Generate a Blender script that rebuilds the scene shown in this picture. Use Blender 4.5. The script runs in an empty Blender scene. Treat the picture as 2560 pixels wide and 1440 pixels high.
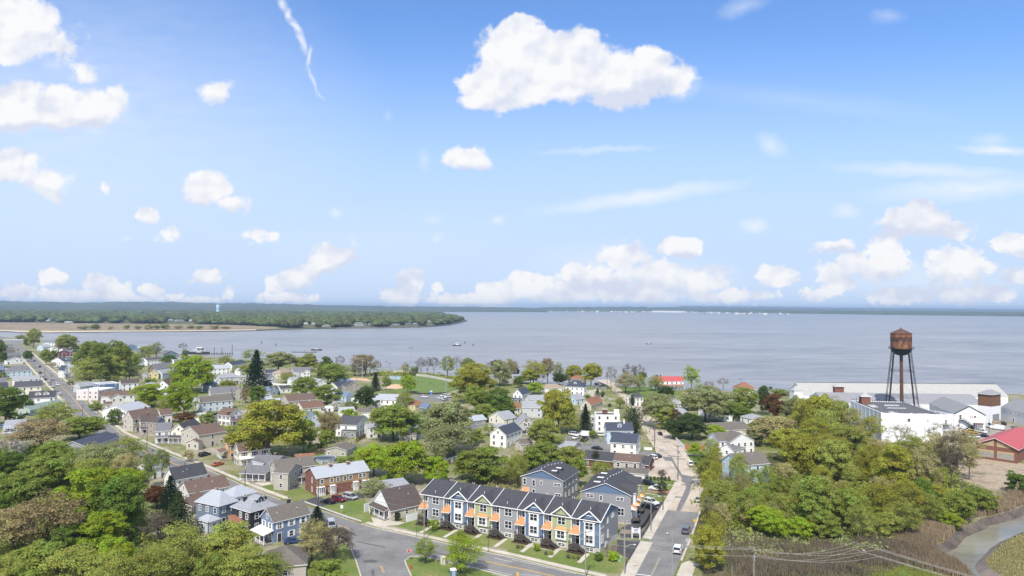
import bpy, bmesh, math, random
import numpy as np
from mathutils import Vector, Matrix, noise as mnoise
from mathutils.geometry import tessellate_polygon
R = math.radians
S = bpy.context.scene
COL = S.collection
random.seed(7)
# ------------------------------------------------------------------ camera
CAMH = 60.0; FPX = 1707.0; PITCH = math.atan(47/1707.0); ROLL = 0.0052
fw = Vector((0, math.cos(PITCH), math.sin(PITCH)))
_r = Vector((1, 0, 0)); _u = Vector((0, -math.sin(PITCH), math.cos(PITCH)))
xc = _r*math.cos(ROLL) + _u*math.sin(ROLL)
yc = -_r*math.sin(ROLL) + _u*math.cos(ROLL)
cam_d = bpy.data.cameras.new('camera'); cam = bpy.data.objects.new('camera', cam_d); COL.objects.link(cam)
cam_d.lens = 36*FPX/2560; cam_d.sensor_width = 36; cam_d.clip_start = 0.5; cam_d.clip_end = 90000
cam.matrix_world = Matrix(((xc.x, yc.x, -fw.x, 0), (xc.y, yc.y, -fw.y, 0), (xc.z, yc.z, -fw.z, CAMH), (0, 0, 0, 1)))
S.camera = cam
# ------------------------------------------------------------------ colour management and sun
S.view_settings.view_transform = 'Standard'; S.view_settings.look = 'None'
S.view_settings.gamma = 1.0; S.view_settings.exposure = 0.33; S.view_settings.use_curve_mapping = False
S.cycles.max_bounces = 6; S.cycles.diffuse_bounces = 3; S.cycles.glossy_bounces = 2
S.cycles.transmission_bounces = 3; S.cycles.volume_bounces = 0; S.cycles.transparent_max_bounces = 4
S.cycles.sample_clamp_indirect = 5.0
SUN_EL = R(52); SUN_AZ = math.atan2(-0.22, -0.975)
sun_dir = Vector((math.sin(SUN_AZ)*math.cos(SUN_EL), math.cos(SUN_AZ)*math.cos(SUN_EL), math.sin(SUN_EL)))
sd = bpy.data.lights.new('sun', 'SUN'); so = bpy.data.objects.new('sun', sd); COL.objects.link(so)
sd.energy = 4.3; sd.angle = R(0.6); sd.color = (1.0, 0.945, 0.865)
so.rotation_euler = sun_dir.to_track_quat('Z', 'Y').to_euler(); so.location = (0, -50, 200)
# ------------------------------------------------------------------ sky: blue air plus the clouds of the day, fixed in direction
W = bpy.data.worlds.new('World'); S.world = W; W.use_nodes = True
nt = W.node_tree; nt.nodes.clear()
def nd(t, **k):
    n = nt.nodes.new(t)
    for a, b in k.items(): setattr(n, a, b)
    return n
def lk(a, b): nt.links.new(a, b)
def ma(op, a, b=None, c=None, clamp=False):
    n = nd('ShaderNodeMath', operation=op, use_clamp=clamp)
    for i, v in enumerate((a, b, c)):
        if v is None: continue
        if isinstance(v, (int, float)): n.inputs[i].default_value = v
        else: lk(v, n.inputs[i])
    return n.outputs[0]
def vm(op, a, b=None, c=None):
    n = nd('ShaderNodeVectorMath', operation=op)
    for i, v in enumerate((a, b, c)):
        if v is None: continue
        if isinstance(v, tuple): n.inputs[i].default_value = v
        else: lk(v, n.inputs[i])
    return n
def uv_of(px, py):
    d = fw + xc*((px-1280)/FPX) + yc*((720-py)/FPX)
    return d.x/d.y, d.z/d.y
sky = nd('ShaderNodeTexSky', sky_type='NISHITA', sun_disc=False)
sky.sun_elevation = SUN_EL; sky.sun_rotation = SUN_AZ; sky.air_density = 1.0; sky.dust_density = 0.6; sky.ozone_density = 2.0
tc = nd('ShaderNodeTexCoord')
sep = nd('ShaderNodeSeparateXYZ'); lk(tc.outputs['Generated'], sep.inputs[0])
yy = ma('MAXIMUM', sep.outputs[1], 0.03)
uu = ma('DIVIDE', sep.outputs[0], yy); vv = ma('DIVIDE', sep.outputs[2], yy)
cmb = nd('ShaderNodeCombineXYZ'); lk(uu, cmb.inputs[0]); lk(vv, cmb.inputs[1])
UV = cmb.outputs[0]
def noise(vec, scale, detail, rough, lac=2.0):
    n = nd('ShaderNodeTexNoise'); n.inputs['Scale'].default_value = scale; n.inputs['Detail'].default_value = detail
    n.inputs['Roughness'].default_value = rough; n.inputs['Lacunarity'].default_value = lac
    lk(vec, n.inputs['Vector']); return n
w1 = vm('MULTIPLY_ADD', vm('SUBTRACT', noise(UV, 9, 2, 0.5).outputs['Color'], (0.5, 0.5, 0.5)).outputs[0], (0.03, 0.02, 0), UV).outputs[0]
w2 = vm('MULTIPLY_ADD', vm('SUBTRACT', noise(UV, 38, 3, 0.55).outputs['Color'], (0.5, 0.5, 0.5)).outputs[0], (0.017, 0.013, 0), w1).outputs[0]
def field(ells, vec):
    acc = None
    for (px, py, rx, ry, amp, rot) in ells:
        u, v = uv_of(px, py)
        p = vm('SUBTRACT', vec, (u, v, 0)).outputs[0]
        if rot:
            n = nd('ShaderNodeVectorRotate', rotation_type='Z_AXIS'); lk(p, n.inputs['Vector']); n.inputs['Angle'].default_value = R(rot); p = n.outputs[0]
        l = vm('LENGTH', vm('MULTIPLY', p, (FPX/rx, FPX/ry, 0)).outputs[0]).outputs['Value']
        g = ma('MULTIPLY_ADD', l, -amp, amp)
        acc = g if acc is None else ma('SMOOTH_MAX', acc, g, 0.12)
    return acc
# cumulus: (centre px, centre py, radius x, radius y, fullness, tilt) turned into directions
CUM = [(1300,130,115,95,1.5,0),(1305,75,55,45,1.3,0),(1235,215,105,80,1.5,0),(1400,165,190,105,1.6,0),(1455,105,60,50,1.2,0),(1560,195,150,80,1.4,0),(1625,160,65,60,1.1,0),(1680,200,75,50,0.8,0),(1330,225,130,50,1.1,0),
 (30,70,150,100,1.3,0),(210,745,200,22,0.5,0),(480,745,120,20,0.5,0),(1150,748,120,20,0.5,0),(720,742,110,22,0.5,0),(150,110,70,70,0.55,0),(30,270,150,75,1.5,0),(185,270,150,65,1.5,0),(290,235,45,50,0.6,0),(60,225,60,40,1.1,0),(200,175,55,35,0.5,35),
 (40,420,90,55,1.0,0),(120,455,70,40,0.9,0),(135,490,30,22,0.6,0),(265,470,14,22,0.45,0),
 (545,228,62,34,0.55,-25),(515,470,72,56,1.25,0),(570,505,55,22,0.7,0),(620,495,14,35,0.35,15),(368,540,42,28,0.9,0),(425,585,34,26,0.6,-20),(640,590,44,28,0.55,0),(685,588,22,18,0.5,0),
 (1160,398,68,34,0.95,0),(1195,410,52,20,0.7,0),
 (800,650,62,42,1.1,-30),(740,690,62,36,1.0,-10),(860,640,36,26,0.8,0),(690,705,40,25,0.8,0),(1035,705,34,36,1.0,0),(1010,740,75,26,0.9,0),(1100,720,22,26,0.6,0),
 (520,695,52,26,0.75,0),(135,692,44,30,0.9,0),(275,722,62,26,0.7,0),(378,720,40,24,0.8,0),(40,735,70,30,0.7,0),(575,738,24,20,0.6,0),(170,735,100,20,0.55,0),
 (1560,645,70,50,0.7,0),(1480,695,70,50,0.8,0),(1650,690,85,50,0.75,0),(1760,690,75,45,0.7,0),(2215,640,66,60,0.8,0),(2390,655,105,50,0.7,0),(2080,690,60,36,0.7,0),(820,640,60,40,0.9,0),(1030,700,44,46,0.9,0),(240,700,60,30,0.5,0),(1240,735,60,36,1.1,0),(1300,710,55,40,1.2,0),(1350,720,70,46,1.2,0),(1425,680,44,26,0.9,-25),(1440,725,110,40,0.8,0),(1600,735,130,34,0.75,0),(1520,700,120,40,0.55,0),
 (1700,617,62,30,0.95,0),(1580,645,50,36,0.6,0),(1610,685,60,26,0.75,0),(1760,705,62,34,0.8,0),(1945,690,56,32,1.1,0),(1900,735,60,20,0.6,0),(1820,735,150,26,0.5,0),
 (2290,555,130,52,1.2,0),(2310,530,60,36,1.0,0),(2380,570,60,34,0.8,0),(2085,620,80,24,0.6,0),(2215,622,36,30,1.0,-15),(2130,655,52,26,1.1,-20),(2100,718,50,22,0.9,0),(2200,670,90,44,0.65,0),(2265,660,36,44,0.55,0),(2250,740,120,30,0.7,0),(2380,680,120,40,0.5,0),(2470,665,40,22,0.6,0),(2540,605,85,34,0.75,0),(2540,690,60,30,0.6,0),(2420,735,150,30,0.6,0),(2050,735,80,24,0.5,0)]
# undersides and hollows
SHADE = [(1290,275,170,34,0.9,0),(1540,248,190,40,1.1,0),(1660,225,80,40,0.8,0),(1440,215,120,50,0.45,0),(40,325,180,30,0.9,0),(240,315,110,30,0.7,0),(110,265,60,40,0.4,0),(60,470,120,18,0.7,0),(510,518,80,22,0.8,0),(1170,422,80,16,0.9,0),(370,565,45,14,0.8,0),(830,680,70,22,1.2,-20),(740,718,70,20,0.9,0),(1050,735,50,30,0.8,0),(150,712,40,18,0.9,0),(1560,720,240,34,0.9,0),(1700,640,70,14,0.8,0),(1975,700,40,26,0.8,0),(2290,590,140,26,1.0,0),(2340,720,260,44,0.9,0),(2210,690,90,24,0.7,0),(2090,632,70,12,0.7,0),(2540,625,80,16,0.7,0),(520,715,60,16,0.8,0)]
# faint and wispy cloud
SOFT = [(130,165,80,42,0.5,20),(205,160,42,60,0.42,30),(305,255,36,60,0.5,0),(230,325,80,26,0.45,0),(150,470,60,40,0.45,0),(1700,215,60,44,0.5,0),(600,500,44,30,0.4,0),(150,280,850,480,0.36,0),(900,620,700,120,0.14,0),(706,6,16,34,0.7,-30),(722,34,13,30,0.8,-15),(738,66,11,36,0.8,-25),(752,105,13,45,0.75,-18),(770,145,10,42,0.7,8),(782,200,6,50,0.6,-25),(803,232,5,22,0.4,-35),
 (1890,566,52,24,0.62,0),(2110,528,40,26,0.5,0),(1930,366,48,34,0.42,25),(835,536,24,20,0.5,0),(1240,556,28,18,0.45,0),(1098,596,20,20,0.42,0),(1080,556,36,18,0.3,0),(1060,398,22,40,0.25,0),(970,290,16,20,0.2,0),
 (320,596,34,12,0.35,-15),(1860,15,90,26,0.3,-12),(2220,44,52,26,0.25,0),(1600,494,310,26,0.66,-8),(2330,425,300,26,0.5,3),(2500,372,120,17,0.7,4),(2420,470,300,36,0.55,-4),(2000,250,460,40,0.12,6),(2480,350,60,26,0.3,0),(1500,372,190,12,0.36,-4),(880,605,26,30,0.35,0),(1480,660,220,70,0.30,0),(2300,700,330,60,0.35,0),(1700,700,200,70,0.30,0)]
n3 = noise(w1, 26, 6, 0.52).outputs['Fac']
n4 = noise(w1, 90, 4, 0.55).outputs['Fac']
fb = ma('ADD', ma('MULTIPLY', ma('SUBTRACT', n3, 0.5), 1.25), ma('MULTIPLY', ma('SUBTRACT', n4, 0.5), 0.34))
CUM = [(a, b, c, d, e*(1.35 if b > 590 else 1.0), g) for (a, b, c, d, e, g) in CUM]
low = nd('ShaderNodeMapRange'); lk(vv, low.inputs[0]); low.inputs[1].default_value = 0.16; low.inputs[2].default_value = 0.06; low.inputs[3].default_value = 0.0; low.inputs[4].default_value = 0.75
fb2 = ma('ADD', fb, ma('MULTIPLY', ma('SUBTRACT', n4, 0.5), low.outputs[0]))
fc = ma('ADD', field(CUM, w2), fb2)
mr = nd('ShaderNodeMapRange', interpolation_type='SMOOTHERSTEP'); lk(fc, mr.inputs[0]); mr.inputs[1].default_value = 0.02; mr.inputs[2].default_value = 0.42
a1 = mr.outputs[0]
# wisps are drawn out by a stretched noise
st = vm('MULTIPLY', w2, (14, 60, 0)).outputs[0]
n5 = noise(st, 1.0, 5, 0.6).outputs['Fac']
fs = ma('MAXIMUM', field(SOFT, w2), 0.0)
a2 = ma('MULTIPLY', ma('MINIMUM', ma('MULTIPLY', fs, ma('ADD', 0.55, n5)), 0.75), 1.15)
# billows: side towards the sun brighter than the side away from it
sh = vm('ADD', w1, (0.006, -0.012, 0)).outputs[0]
n3c = noise(w1, 16, 3, 0.45).outputs['Fac']
n3b = noise(sh, 16, 3, 0.45).outputs['Fac']
rel = ma('MULTIPLY', ma('SUBTRACT', n3c, n3b), 1.5)
dp = ma('MULTIPLY', ma('SUBTRACT', fc, 0.6), 0.09)
dk = ma('MINIMUM', ma('MAXIMUM', field(SHADE, w2), 0.0), 1.0)
br = ma('ADD', ma('MULTIPLY_ADD', dk, -0.34, 0.95), ma('ADD', rel, dp))
brc = nd('ShaderNodeMapRange'); lk(br, brc.inputs[0]); brc.inputs[1].default_value = 0.72; brc.inputs[2].default_value = 1.02
ccol = nd('ShaderNodeMix', data_type='RGBA'); lk(brc.outputs[0], ccol.inputs[0])
ccol.inputs[6].default_value = (0.56, 0.60, 0.71, 1); ccol.inputs[7].default_value = (0.77, 0.772, 0.785, 1)
# clear air: the physical sky, held to the photograph's exposure
skm = nd('ShaderNodeMix', data_type='RGBA', blend_type='MULTIPLY'); skm.inputs[0].default_value = 1.0
lk(sky.outputs[0], skm.inputs[6]); skm.inputs[7].default_value = (0.106, 0.136, 0.176, 1)
hz = nd('ShaderNodeMapRange', interpolation_type='SMOOTHSTEP'); lk(vv, hz.inputs[0])
hz.inputs[1].default_value = 0.44; hz.inputs[2].default_value = 0.06; hz.inputs[3].default_value = 0.0; hz.inputs[4].default_value = 0.92
m3 = nd('ShaderNodeMix', data_type='RGBA'); lk(hz.outputs[0], m3.inputs[0]); lk(skm.outputs[2], m3.inputs[6]); m3.inputs[7].default_value = (0.475, 0.585, 0.775, 1)
m2 = nd('ShaderNodeMix', data_type='RGBA'); lk(a2, m2.inputs[0]); lk(m3.outputs[2], m2.inputs[6]); m2.inputs[7].default_value = (0.74, 0.765, 0.81, 1)
m1 = nd('ShaderNodeMix', data_type='RGBA'); lk(a1, m1.inputs[0]); lk(m2.outputs[2], m1.inputs[6]); lk(ccol.outputs[2], m1.inputs[7])
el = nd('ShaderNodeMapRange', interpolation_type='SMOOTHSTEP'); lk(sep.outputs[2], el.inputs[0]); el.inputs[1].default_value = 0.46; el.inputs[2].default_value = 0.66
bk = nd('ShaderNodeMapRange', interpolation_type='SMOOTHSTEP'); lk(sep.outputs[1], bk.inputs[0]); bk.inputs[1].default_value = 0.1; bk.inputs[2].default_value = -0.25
ov = ma('MULTIPLY', ma('MAXIMUM', el.outputs[0], bk.outputs[0]), 0.5)  # unseen white cloud added overhead and behind the camera to whiten the fill light
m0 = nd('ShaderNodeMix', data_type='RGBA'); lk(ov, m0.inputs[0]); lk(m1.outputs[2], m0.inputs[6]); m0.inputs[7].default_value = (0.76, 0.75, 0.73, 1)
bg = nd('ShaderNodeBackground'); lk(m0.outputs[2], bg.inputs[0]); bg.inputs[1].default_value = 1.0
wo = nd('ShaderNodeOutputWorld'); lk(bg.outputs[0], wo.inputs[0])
W.cycles.sampling_method = 'MANUAL'; W.cycles.sample_map_resolution = 512
# ------------------------------------------------------------------ helpers
def G(px, py, z=0.0):
    d = fw + xc*((px-1280)/FPX) + yc*((720-py)/FPX)
    t = (z-CAMH)/d.z
    return Vector((d.x*t, d.y*t, z))
def depth_z(px, py, Y):
    d = fw + xc*((px-1280)/FPX) + yc*((720-py)/FPX)
    return CAMH + d.z*Y/d.y
TO = [0, 0]
def T(x, y): TO[0] = x; TO[1] = y
def tp(p): return (TO[0]+p[0]/4.0, TO[1]+p[1]/4.0)
def GT(p, z=0.0): q = tp(p); return G(q[0], q[1], z)
def tag(o, label=None, cat=None, group=None, kind=None):
    if label: o['label'] = label
    if cat: o['category'] = cat
    if group: o['group'] = group
    if kind: o['kind'] = kind
    return o
def thing(name, label, cat, loc=(0, 0, 0), rz=0.0, group=None):
    o = bpy.data.objects.new(name, None); COL.objects.link(o); o.empty_display_size = 0.5
    o.location = loc; o.rotation_euler = (0, 0, rz)
    return tag(o, label, cat, group)
def inst(name, me, parent=None, loc=(0, 0, 0), rot=(0, 0, 0), scale=None):
    o = bpy.data.objects.new(name, me); COL.objects.link(o)
    o.location = loc; o.rotation_euler = rot
    if scale is not None: o.scale = scale
    if parent is not None: o.parent = parent
    return o
def copy_tree(o, parent=None):
    c = o.copy(); COL.objects.link(c); c.parent = parent
    for ch in o.children: copy_tree(ch, c)
    return c
class MB:
    def __init__(s): s.v = []; s.f = []; s.m = []
    def poly(s, pts, mat=0):
        b = len(s.v); s.v += [tuple(p) for p in pts]; s.f.append(tuple(range(b, b+len(pts)))); s.m.append(mat)
    def box(s, x0, y0, z0, x1, y1, z1, mat=0, bottom=True):
        b = len(s.v)
        s.v += [(x0, y0, z0), (x1, y0, z0), (x1, y1, z0), (x0, y1, z0), (x0, y0, z1), (x1, y0, z1), (x1, y1, z1), (x0, y1, z1)]
        F = [(0, 1, 5, 4), (1, 2, 6, 5), (2, 3, 7, 6), (3, 0, 4, 7), (4, 5, 6, 7)] + ([(3, 2, 1, 0)] if bottom else [])
        s.f += [tuple(b+i for i in q) for q in F]; s.m += [mat]*len(F)
    def bar(s, p0, p1, w, h, mat=0):
        p0 = Vector(p0); p1 = Vector(p1); d = (p1-p0).normalized()
        a = d.cross(Vector((0, 0, 1)))
        a = a.normalized() if a.length > 1e-4 else Vector((1, 0, 0))
        c = a.cross(d)
        b = len(s.v)
        for p in (p0, p1):
            for i, j in ((-1, -1), (1, -1), (1, 1), (-1, 1)): s.v.append(tuple(p + a*(i*w/2) + c*(j*h/2)))
        F = [(0, 1, 5, 4), (1, 2, 6, 5), (2, 3, 7, 6), (3, 0, 4, 7), (3, 2, 1, 0), (4, 5, 6, 7)]
        s.f += [tuple(b+i for i in q) for q in F]; s.m += [mat]*6
    def tube(s, pts, rads, n=6, mat=0, cap=True):
        pts = [Vector(p) for p in pts]; b = len(s.v); k = len(pts)
        for i, p in enumerate(pts):
            d = (pts[min(i+1, k-1)] - pts[max(i-1, 0)])
            d = d.normalized() if d.length > 1e-9 else Vector((0, 0, 1))
            a = d.cross(Vector((0.0, 1.0, 0.0)) if abs(d.y) < 0.9 else Vector((1.0, 0, 0))).normalized(); c = d.cross(a)
            r = rads[i] if hasattr(rads, '__len__') else rads
            for j in range(n):
                t = 2*math.pi*j/n; s.v.append(tuple(p + a*(r*math.cos(t)) + c*(r*math.sin(t))))
        for i in range(k-1):
            for j in range(n):
                j2 = (j+1) % n; s.f.append((b+i*n+j, b+i*n+j2, b+(i+1)*n+j2, b+(i+1)*n+j)); s.m.append(mat)
        if cap:
            s.f.append(tuple(b+j for j in reversed(range(n)))); s.m.append(mat)
            s.f.append(tuple(b+(k-1)*n+j for j in range(n))); s.m.append(mat)
    def lathe(s, prof, n=24, mat=0, cx=0, cy=0):
        b = len(s.v)
        for (r, z) in prof:
            for j in range(n):
                t = 2*math.pi*j/n; s.v.append((cx+r*math.cos(t), cy+r*math.sin(t), z))
        for i in range(len(prof)-1):
            for j in range(n):
                j2 = (j+1) % n; s.f.append((b+i*n+j, b+i*n+j2, b+(i+1)*n+j2, b+(i+1)*n+j)); s.m.append(mat)
    def mesh(s, name, mats, smooth=False):
        me = bpy.data.meshes.new(name); me.from_pydata(s.v, [], s.f)
        for m in mats: me.materials.append(m)
        if len(mats) > 1: me.polygons.foreach_set('material_index', s.m)
        if smooth: me.polygons.foreach_set('use_smooth', [True]*len(s.f))
        me.update(); return me
    def build(s, name, mats, parent=None, loc=(0, 0, 0), rot=(0, 0, 0), smooth=False):
        if not isinstance(mats, (list, tuple)): mats = [mats]
        return inst(name, s.mesh(name, mats, smooth), parent, loc, rot)
# ------------------------------------------------------------------ materials
MATS = {}
def mat(name, rgb, rough=0.8, var=0.12, scale=0.6, metal=0.0, spec=0.3, bump=0.0, bscale=8.0, stretch=None, fine=0.0):
    if name in MATS: return MATS[name]
    m = bpy.data.materials.new(name); m.use_nodes = True; t = m.node_tree; p = t.nodes['Principled BSDF']
    p.inputs['Base Color'].default_value = (*rgb, 1); p.inputs['Roughness'].default_value = rough
    p.inputs['Metallic'].default_value = metal; p.inputs['Specular IOR Level'].default_value = spec
    if var or bump:
        c = t.nodes.new('ShaderNodeTexCoord'); co = c.outputs['Object']
        if stretch:
            mp = t.nodes.new('ShaderNodeMapping'); mp.inputs['Scale'].default_value = stretch; t.links.new(co, mp.inputs[0]); co = mp.outputs[0]
        n = t.nodes.new('ShaderNodeTexNoise'); n.inputs['Scale'].default_value = scale; n.inputs['Detail'].default_value = 6; n.inputs['Roughness'].default_value = 0.65
        t.links.new(co, n.inputs['Vector'])
        r = t.nodes.new('ShaderNodeMapRange'); r.inputs[1].default_value = 0.3; r.inputs[2].default_value = 0.7
        r.inputs[3].default_value = 1-var; r.inputs[4].default_value = 1+var; t.links.new(n.outputs['Fac'], r.inputs[0])
        h = t.nodes.new('ShaderNodeHueSaturation'); h.inputs['Color'].default_value = (*rgb, 1); t.links.new(r.outputs[0], h.inputs['Value'])
        t.links.new(h.outputs[0], p.inputs['Base Color'])
        if bump:
            n2 = t.nodes.new('ShaderNodeTexNoise'); n2.inputs['Scale'].default_value = bscale; n2.inputs['Detail'].default_value = 4; t.links.new(co, n2.inputs['Vector'])
            b = t.nodes.new('ShaderNodeBump'); b.inputs['Strength'].default_value = bump; b.inputs['Distance'].default_value = 0.1
            t.links.new(n2.outputs['Fac'], b.inputs['Height']); t.links.new(b.outputs[0], p.inputs['Normal'])
    MATS[name] = m; return m
def blend(name, cols, scale, rough=0.9, detail=8, lo=0.35, hi=0.65, bump=0.0, bscale=2.0, scale2=None, var=0.25, nrough=0.65):
    """several ground colours mixed by noise"""
    if name in MATS: return MATS[name]
    m = bpy.data.materials.new(name); m.use_nodes = True; t = m.node_tree; p = t.nodes['Principled BSDF']
    p.inputs['Roughness'].default_value = rough; p.inputs['Specular IOR Level'].default_value = 0.2
    c = t.nodes.new('ShaderNodeTexCoord')
    n = t.nodes.new('ShaderNodeTexNoise'); n.inputs['Scale'].default_value = scale; n.inputs['Detail'].default_value = detail; n.inputs['Roughness'].default_value = nrough
    t.links.new(c.outputs['Object'], n.inputs['Vector'])
    cr = t.nodes.new('ShaderNodeValToRGB'); el = cr.color_ramp.elements
    k = len(cols)
    el[0].position = lo; el[0].color = (*cols[0], 1); el[1].position = hi; el[1].color = (*cols[-1], 1)
    for i in range(1, k-1):
        e = el.new(lo+(hi-lo)*i/(k-1)); e.color = (*cols[i], 1)
    t.links.new(n.outputs['Fac'], cr.inputs[0])
    n2 = t.nodes.new('ShaderNodeTexNoise'); n2.inputs['Scale'].default_value = scale2 or scale*14; n2.inputs['Detail'].default_value = 5
    t.links.new(c.outputs['Object'], n2.inputs['Vector'])
    r = t.nodes.new('ShaderNodeMapRange'); r.inputs[1].default_value = 0.3; r.inputs[2].default_value = 0.7; r.inputs[3].default_value = 1-var; r.inputs[4].default_value = 1+var
    t.links.new(n2.outputs['Fac'], r.inputs[0])
    h = t.nodes.new('ShaderNodeHueSaturation'); t.links.new(cr.outputs[0], h.inputs['Color']); t.links.new(r.outputs[0], h.inputs['Value'])
    t.links.new(h.outputs[0], p.inputs['Base Color'])
    if bump:
        b = t.nodes.new('ShaderNodeBump'); b.inputs['Strength'].default_value = bump; b.inputs['Distance'].default_value = 0.3
        t.links.new(n2.outputs['Fac'], b.inputs['Height']); t.links.new(b.outputs[0], p.inputs['Normal'])
    MATS[name] = m; return m
WALL = dict(white=(.76, .76, .74), offwhite=(.68, .67, .63), cream=(.70, .66, .54), beige=(.50, .46, .38), greige=(.42, .39, .34), tan=(.46, .36, .24), orange=(.56, .36, .19),
    yellow=(.62, .52, .26), gray=(.30, .30, .31), ltgray=(.48, .49, .50), dkgray=(.13, .13, .14), charcoal=(.035, .038, .045), slate=(.16, .20, .27), blue=(.17, .22, .325), navyblue=(.10, .17, .31), ltblue=(.47, .58, .64), paleblue=(.52, .57, .61),
    sage=(.36, .40, .22), maroon=(.14, .05, .05), brown=(.16, .11, .08), taupe=(.29, .25, .21), brick=(.20, .088, .062), dkbrick=(.135, .062, .048), pinkwhite=(.66, .60, .57), seagreen=(.34, .42, .38), siding=(.30, .19, .10))
ROOF = dict(gr=(.15, .15, .16), dg=(.07, .071, .08), ch=(.055, .056, .064), br=(.128, .088, .07), lg=(.27, .28, .305), lm=(.35, .37, .405), bl=(.13, .18, .27), navy=(.05, .06, .085), rust=(.24, .115, .07), red=(.40, .085, .085), tanr=(.30, .23, .17), taupe=(.135, .12, .105), rb=(.16, .095, .07), white=(.60, .60, .60), sage=(.21, .27, .24), metal=(.60, .60, .58), met2=(.45, .46, .48), brownblack=(.085, .068, .062), blue=(.05, .10, .24))
def wallm(n): return mat('wall_'+n, WALL[n], 0.75, 0.07, 0.35, bump=0.15, bscale=6, stretch=(0.15, 0.15, 5)) if n not in ('brick', 'dkbrick') else mat('wall_'+n, WALL[n], 0.85, 0.28, 2.2)
def roofm(n): return mat('roof_'+n, ROOF[n], 0.9 if n not in ('metal', 'lm', 'met2', 'red') else 0.55, 0.22 if n not in ('metal', 'met2', 'lm') else 0.10, 1.3, bump=0.2, bscale=5, stretch=(1, 1, 2))
TRIM = mat('white_trim', (.80, .80, .79), 0.5, 0.04, 1.0)
GLASS = mat('window_glass', (.018, .022, .03), 0.12, 0.3, 0.8, spec=0.6)
GLASSL = mat('window_glass_pale', (.10, .12, .15), 0.12, 0.4, 0.8, spec=0.6)
DARKW = mat('dark_wood', (.055, .045, .04), 0.8, 0.2, 2)
BLACK = mat('black_paint', (.018, .018, .02), 0.5, 0.2, 2)
CONC = blend('concrete_slabs', [(.40, .36, .30), (.52, .48, .41)], 0.25, 0.9, var=0.12)
FOUND = mat('foundation_parging', (.46, .44, .38), 0.9, 0.15, 0.8)
# ================================================================== SETTING: water, land, roads
def sheet(name, pts, z, m, kind='structure', world=False):
    P = [Vector((p.x, p.y, 0)) for p in pts] if world else [G(*p) for p in pts]
    tri = tessellate_polygon([P])
    b = MB(); b.v = [(p.x, p.y, z) for p in P]
    for t in tri:
        a, c, d = (P[i] for i in t)
        if (c-a).cross(d-a).z < 0: t = (t[0], t[2], t[1])
        b.f.append(tuple(t)); b.m.append(0)
    o = b.build(name, m); o['kind'] = kind; return o
def offs(line, w):
    """polyline of Vectors shifted sideways by w (left positive)"""
    out = []
    for i, p in enumerate(line):
        a = line[max(i-1, 0)]; c = line[min(i+1, len(line)-1)]; d = (c-a).normalized()
        out.append(Vector((p.x - d.y*w, p.y + d.x*w, p.z)))
    return out
def strip(name, line, w0, w1, z, m, h=None, kind='structure'):
    """ribbon between side offsets w0 and w1 of a ground polyline; h gives it a kerb face down to the ground"""
    A = offs(line, w0); B = offs(line, w1); b = MB()
    for i in range(len(line)-1):
        q = [(A[i].x, A[i].y, z), (A[i+1].x, A[i+1].y, z), (B[i+1].x, B[i+1].y, z), (B[i].x, B[i].y, z)]
        b.poly(q)
        if h:
            for E in (A, B):
                b.poly([(E[i].x, E[i].y, z-h), (E[i+1].x, E[i+1].y, z-h), (E[i+1].x, E[i+1].y, z), (E[i].x, E[i].y, z)])
    if h:
        for i in (0, len(line)-1):
            b.poly([(A[i].x, A[i].y, z-h), (B[i].x, B[i].y, z-h), (B[i].x, B[i].y, z), (A[i].x, A[i].y, z)])
    o = b.build(name, m)
    if kind: o['kind'] = kind
    return o
def water_mat(name, base, rough, s1, bump, big=0.03):
    m = bpy.data.materials.new(name); m.use_nodes = True; t = m.node_tree; p = t.nodes['Principled BSDF']
    p.inputs['Roughness'].default_value = rough; p.inputs['IOR'].default_value = 1.33
    c = t.nodes.new('ShaderNodeTexCoord'); mp = t.nodes.new('ShaderNodeMapping'); mp.inputs['Scale'].default_value = (0.35, 1, 1); mp.inputs['Rotation'].default_value = (0, 0, 0.3)
    t.links.new(c.outputs['Object'], mp.inputs[0])
    def nz(sc, det, ro=.6):
        n = t.nodes.new('ShaderNodeTexNoise'); n.inputs['Scale'].default_value = sc; n.inputs['Detail'].default_value = det; n.inputs['Roughness'].default_value = ro; t.links.new(mp.outputs[0], n.inputs['Vector']); return n.outputs['Fac']
    prev = None
    for sc, st, di in ((s1, bump, .4), (big, bump*.8, 2.5)):
        b = t.nodes.new('ShaderNodeBump'); b.inputs['Strength'].default_value = st; b.inputs['Distance'].default_value = di
        t.links.new(nz(sc, 6), b.inputs['Height'])
        if prev: t.links.new(prev, b.inputs['Normal'])
        prev = b.outputs[0]
    t.links.new(prev, p.inputs['Normal'])
    a1 = t.nodes.new('ShaderNodeMath'); a1.operation = 'MULTIPLY_ADD'; t.links.new(nz(.0045, 6, .7), a1.inputs[0]); a1.inputs[1].default_value = .9; t.links.new(nz(.05, 5, .75), a1.inputs[2])
    r = t.nodes.new('ShaderNodeMapRange'); r.inputs[1].default_value = .65; r.inputs[2].default_value = 1.25; r.inputs[3].default_value = .5; r.inputs[4].default_value = 1.5; t.links.new(a1.outputs[0], r.inputs[0])
    h = t.nodes.new('ShaderNodeHueSaturation'); h.inputs['Color'].default_value = (*base, 1); t.links.new(r.outputs[0], h.inputs['Value']); t.links.new(h.outputs[0], p.inputs['Base Color']); return m
WZ = -1.5
bm = MB(); bm.poly([(-40000, 40, WZ), (40000, 40, WZ), (40000, 60000, WZ), (-40000, 60000, WZ)])
bm.build('bay_water', water_mat('bay_water', (.222, .212, .198), .28, .35, .9))['kind'] = 'structure'
GRASS = blend('grass', [(.075, .13, .022), (.11, .165, .035), (.16, .165, .06)], .06, var=.3, scale2=1.3, bump=.3)
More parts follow.
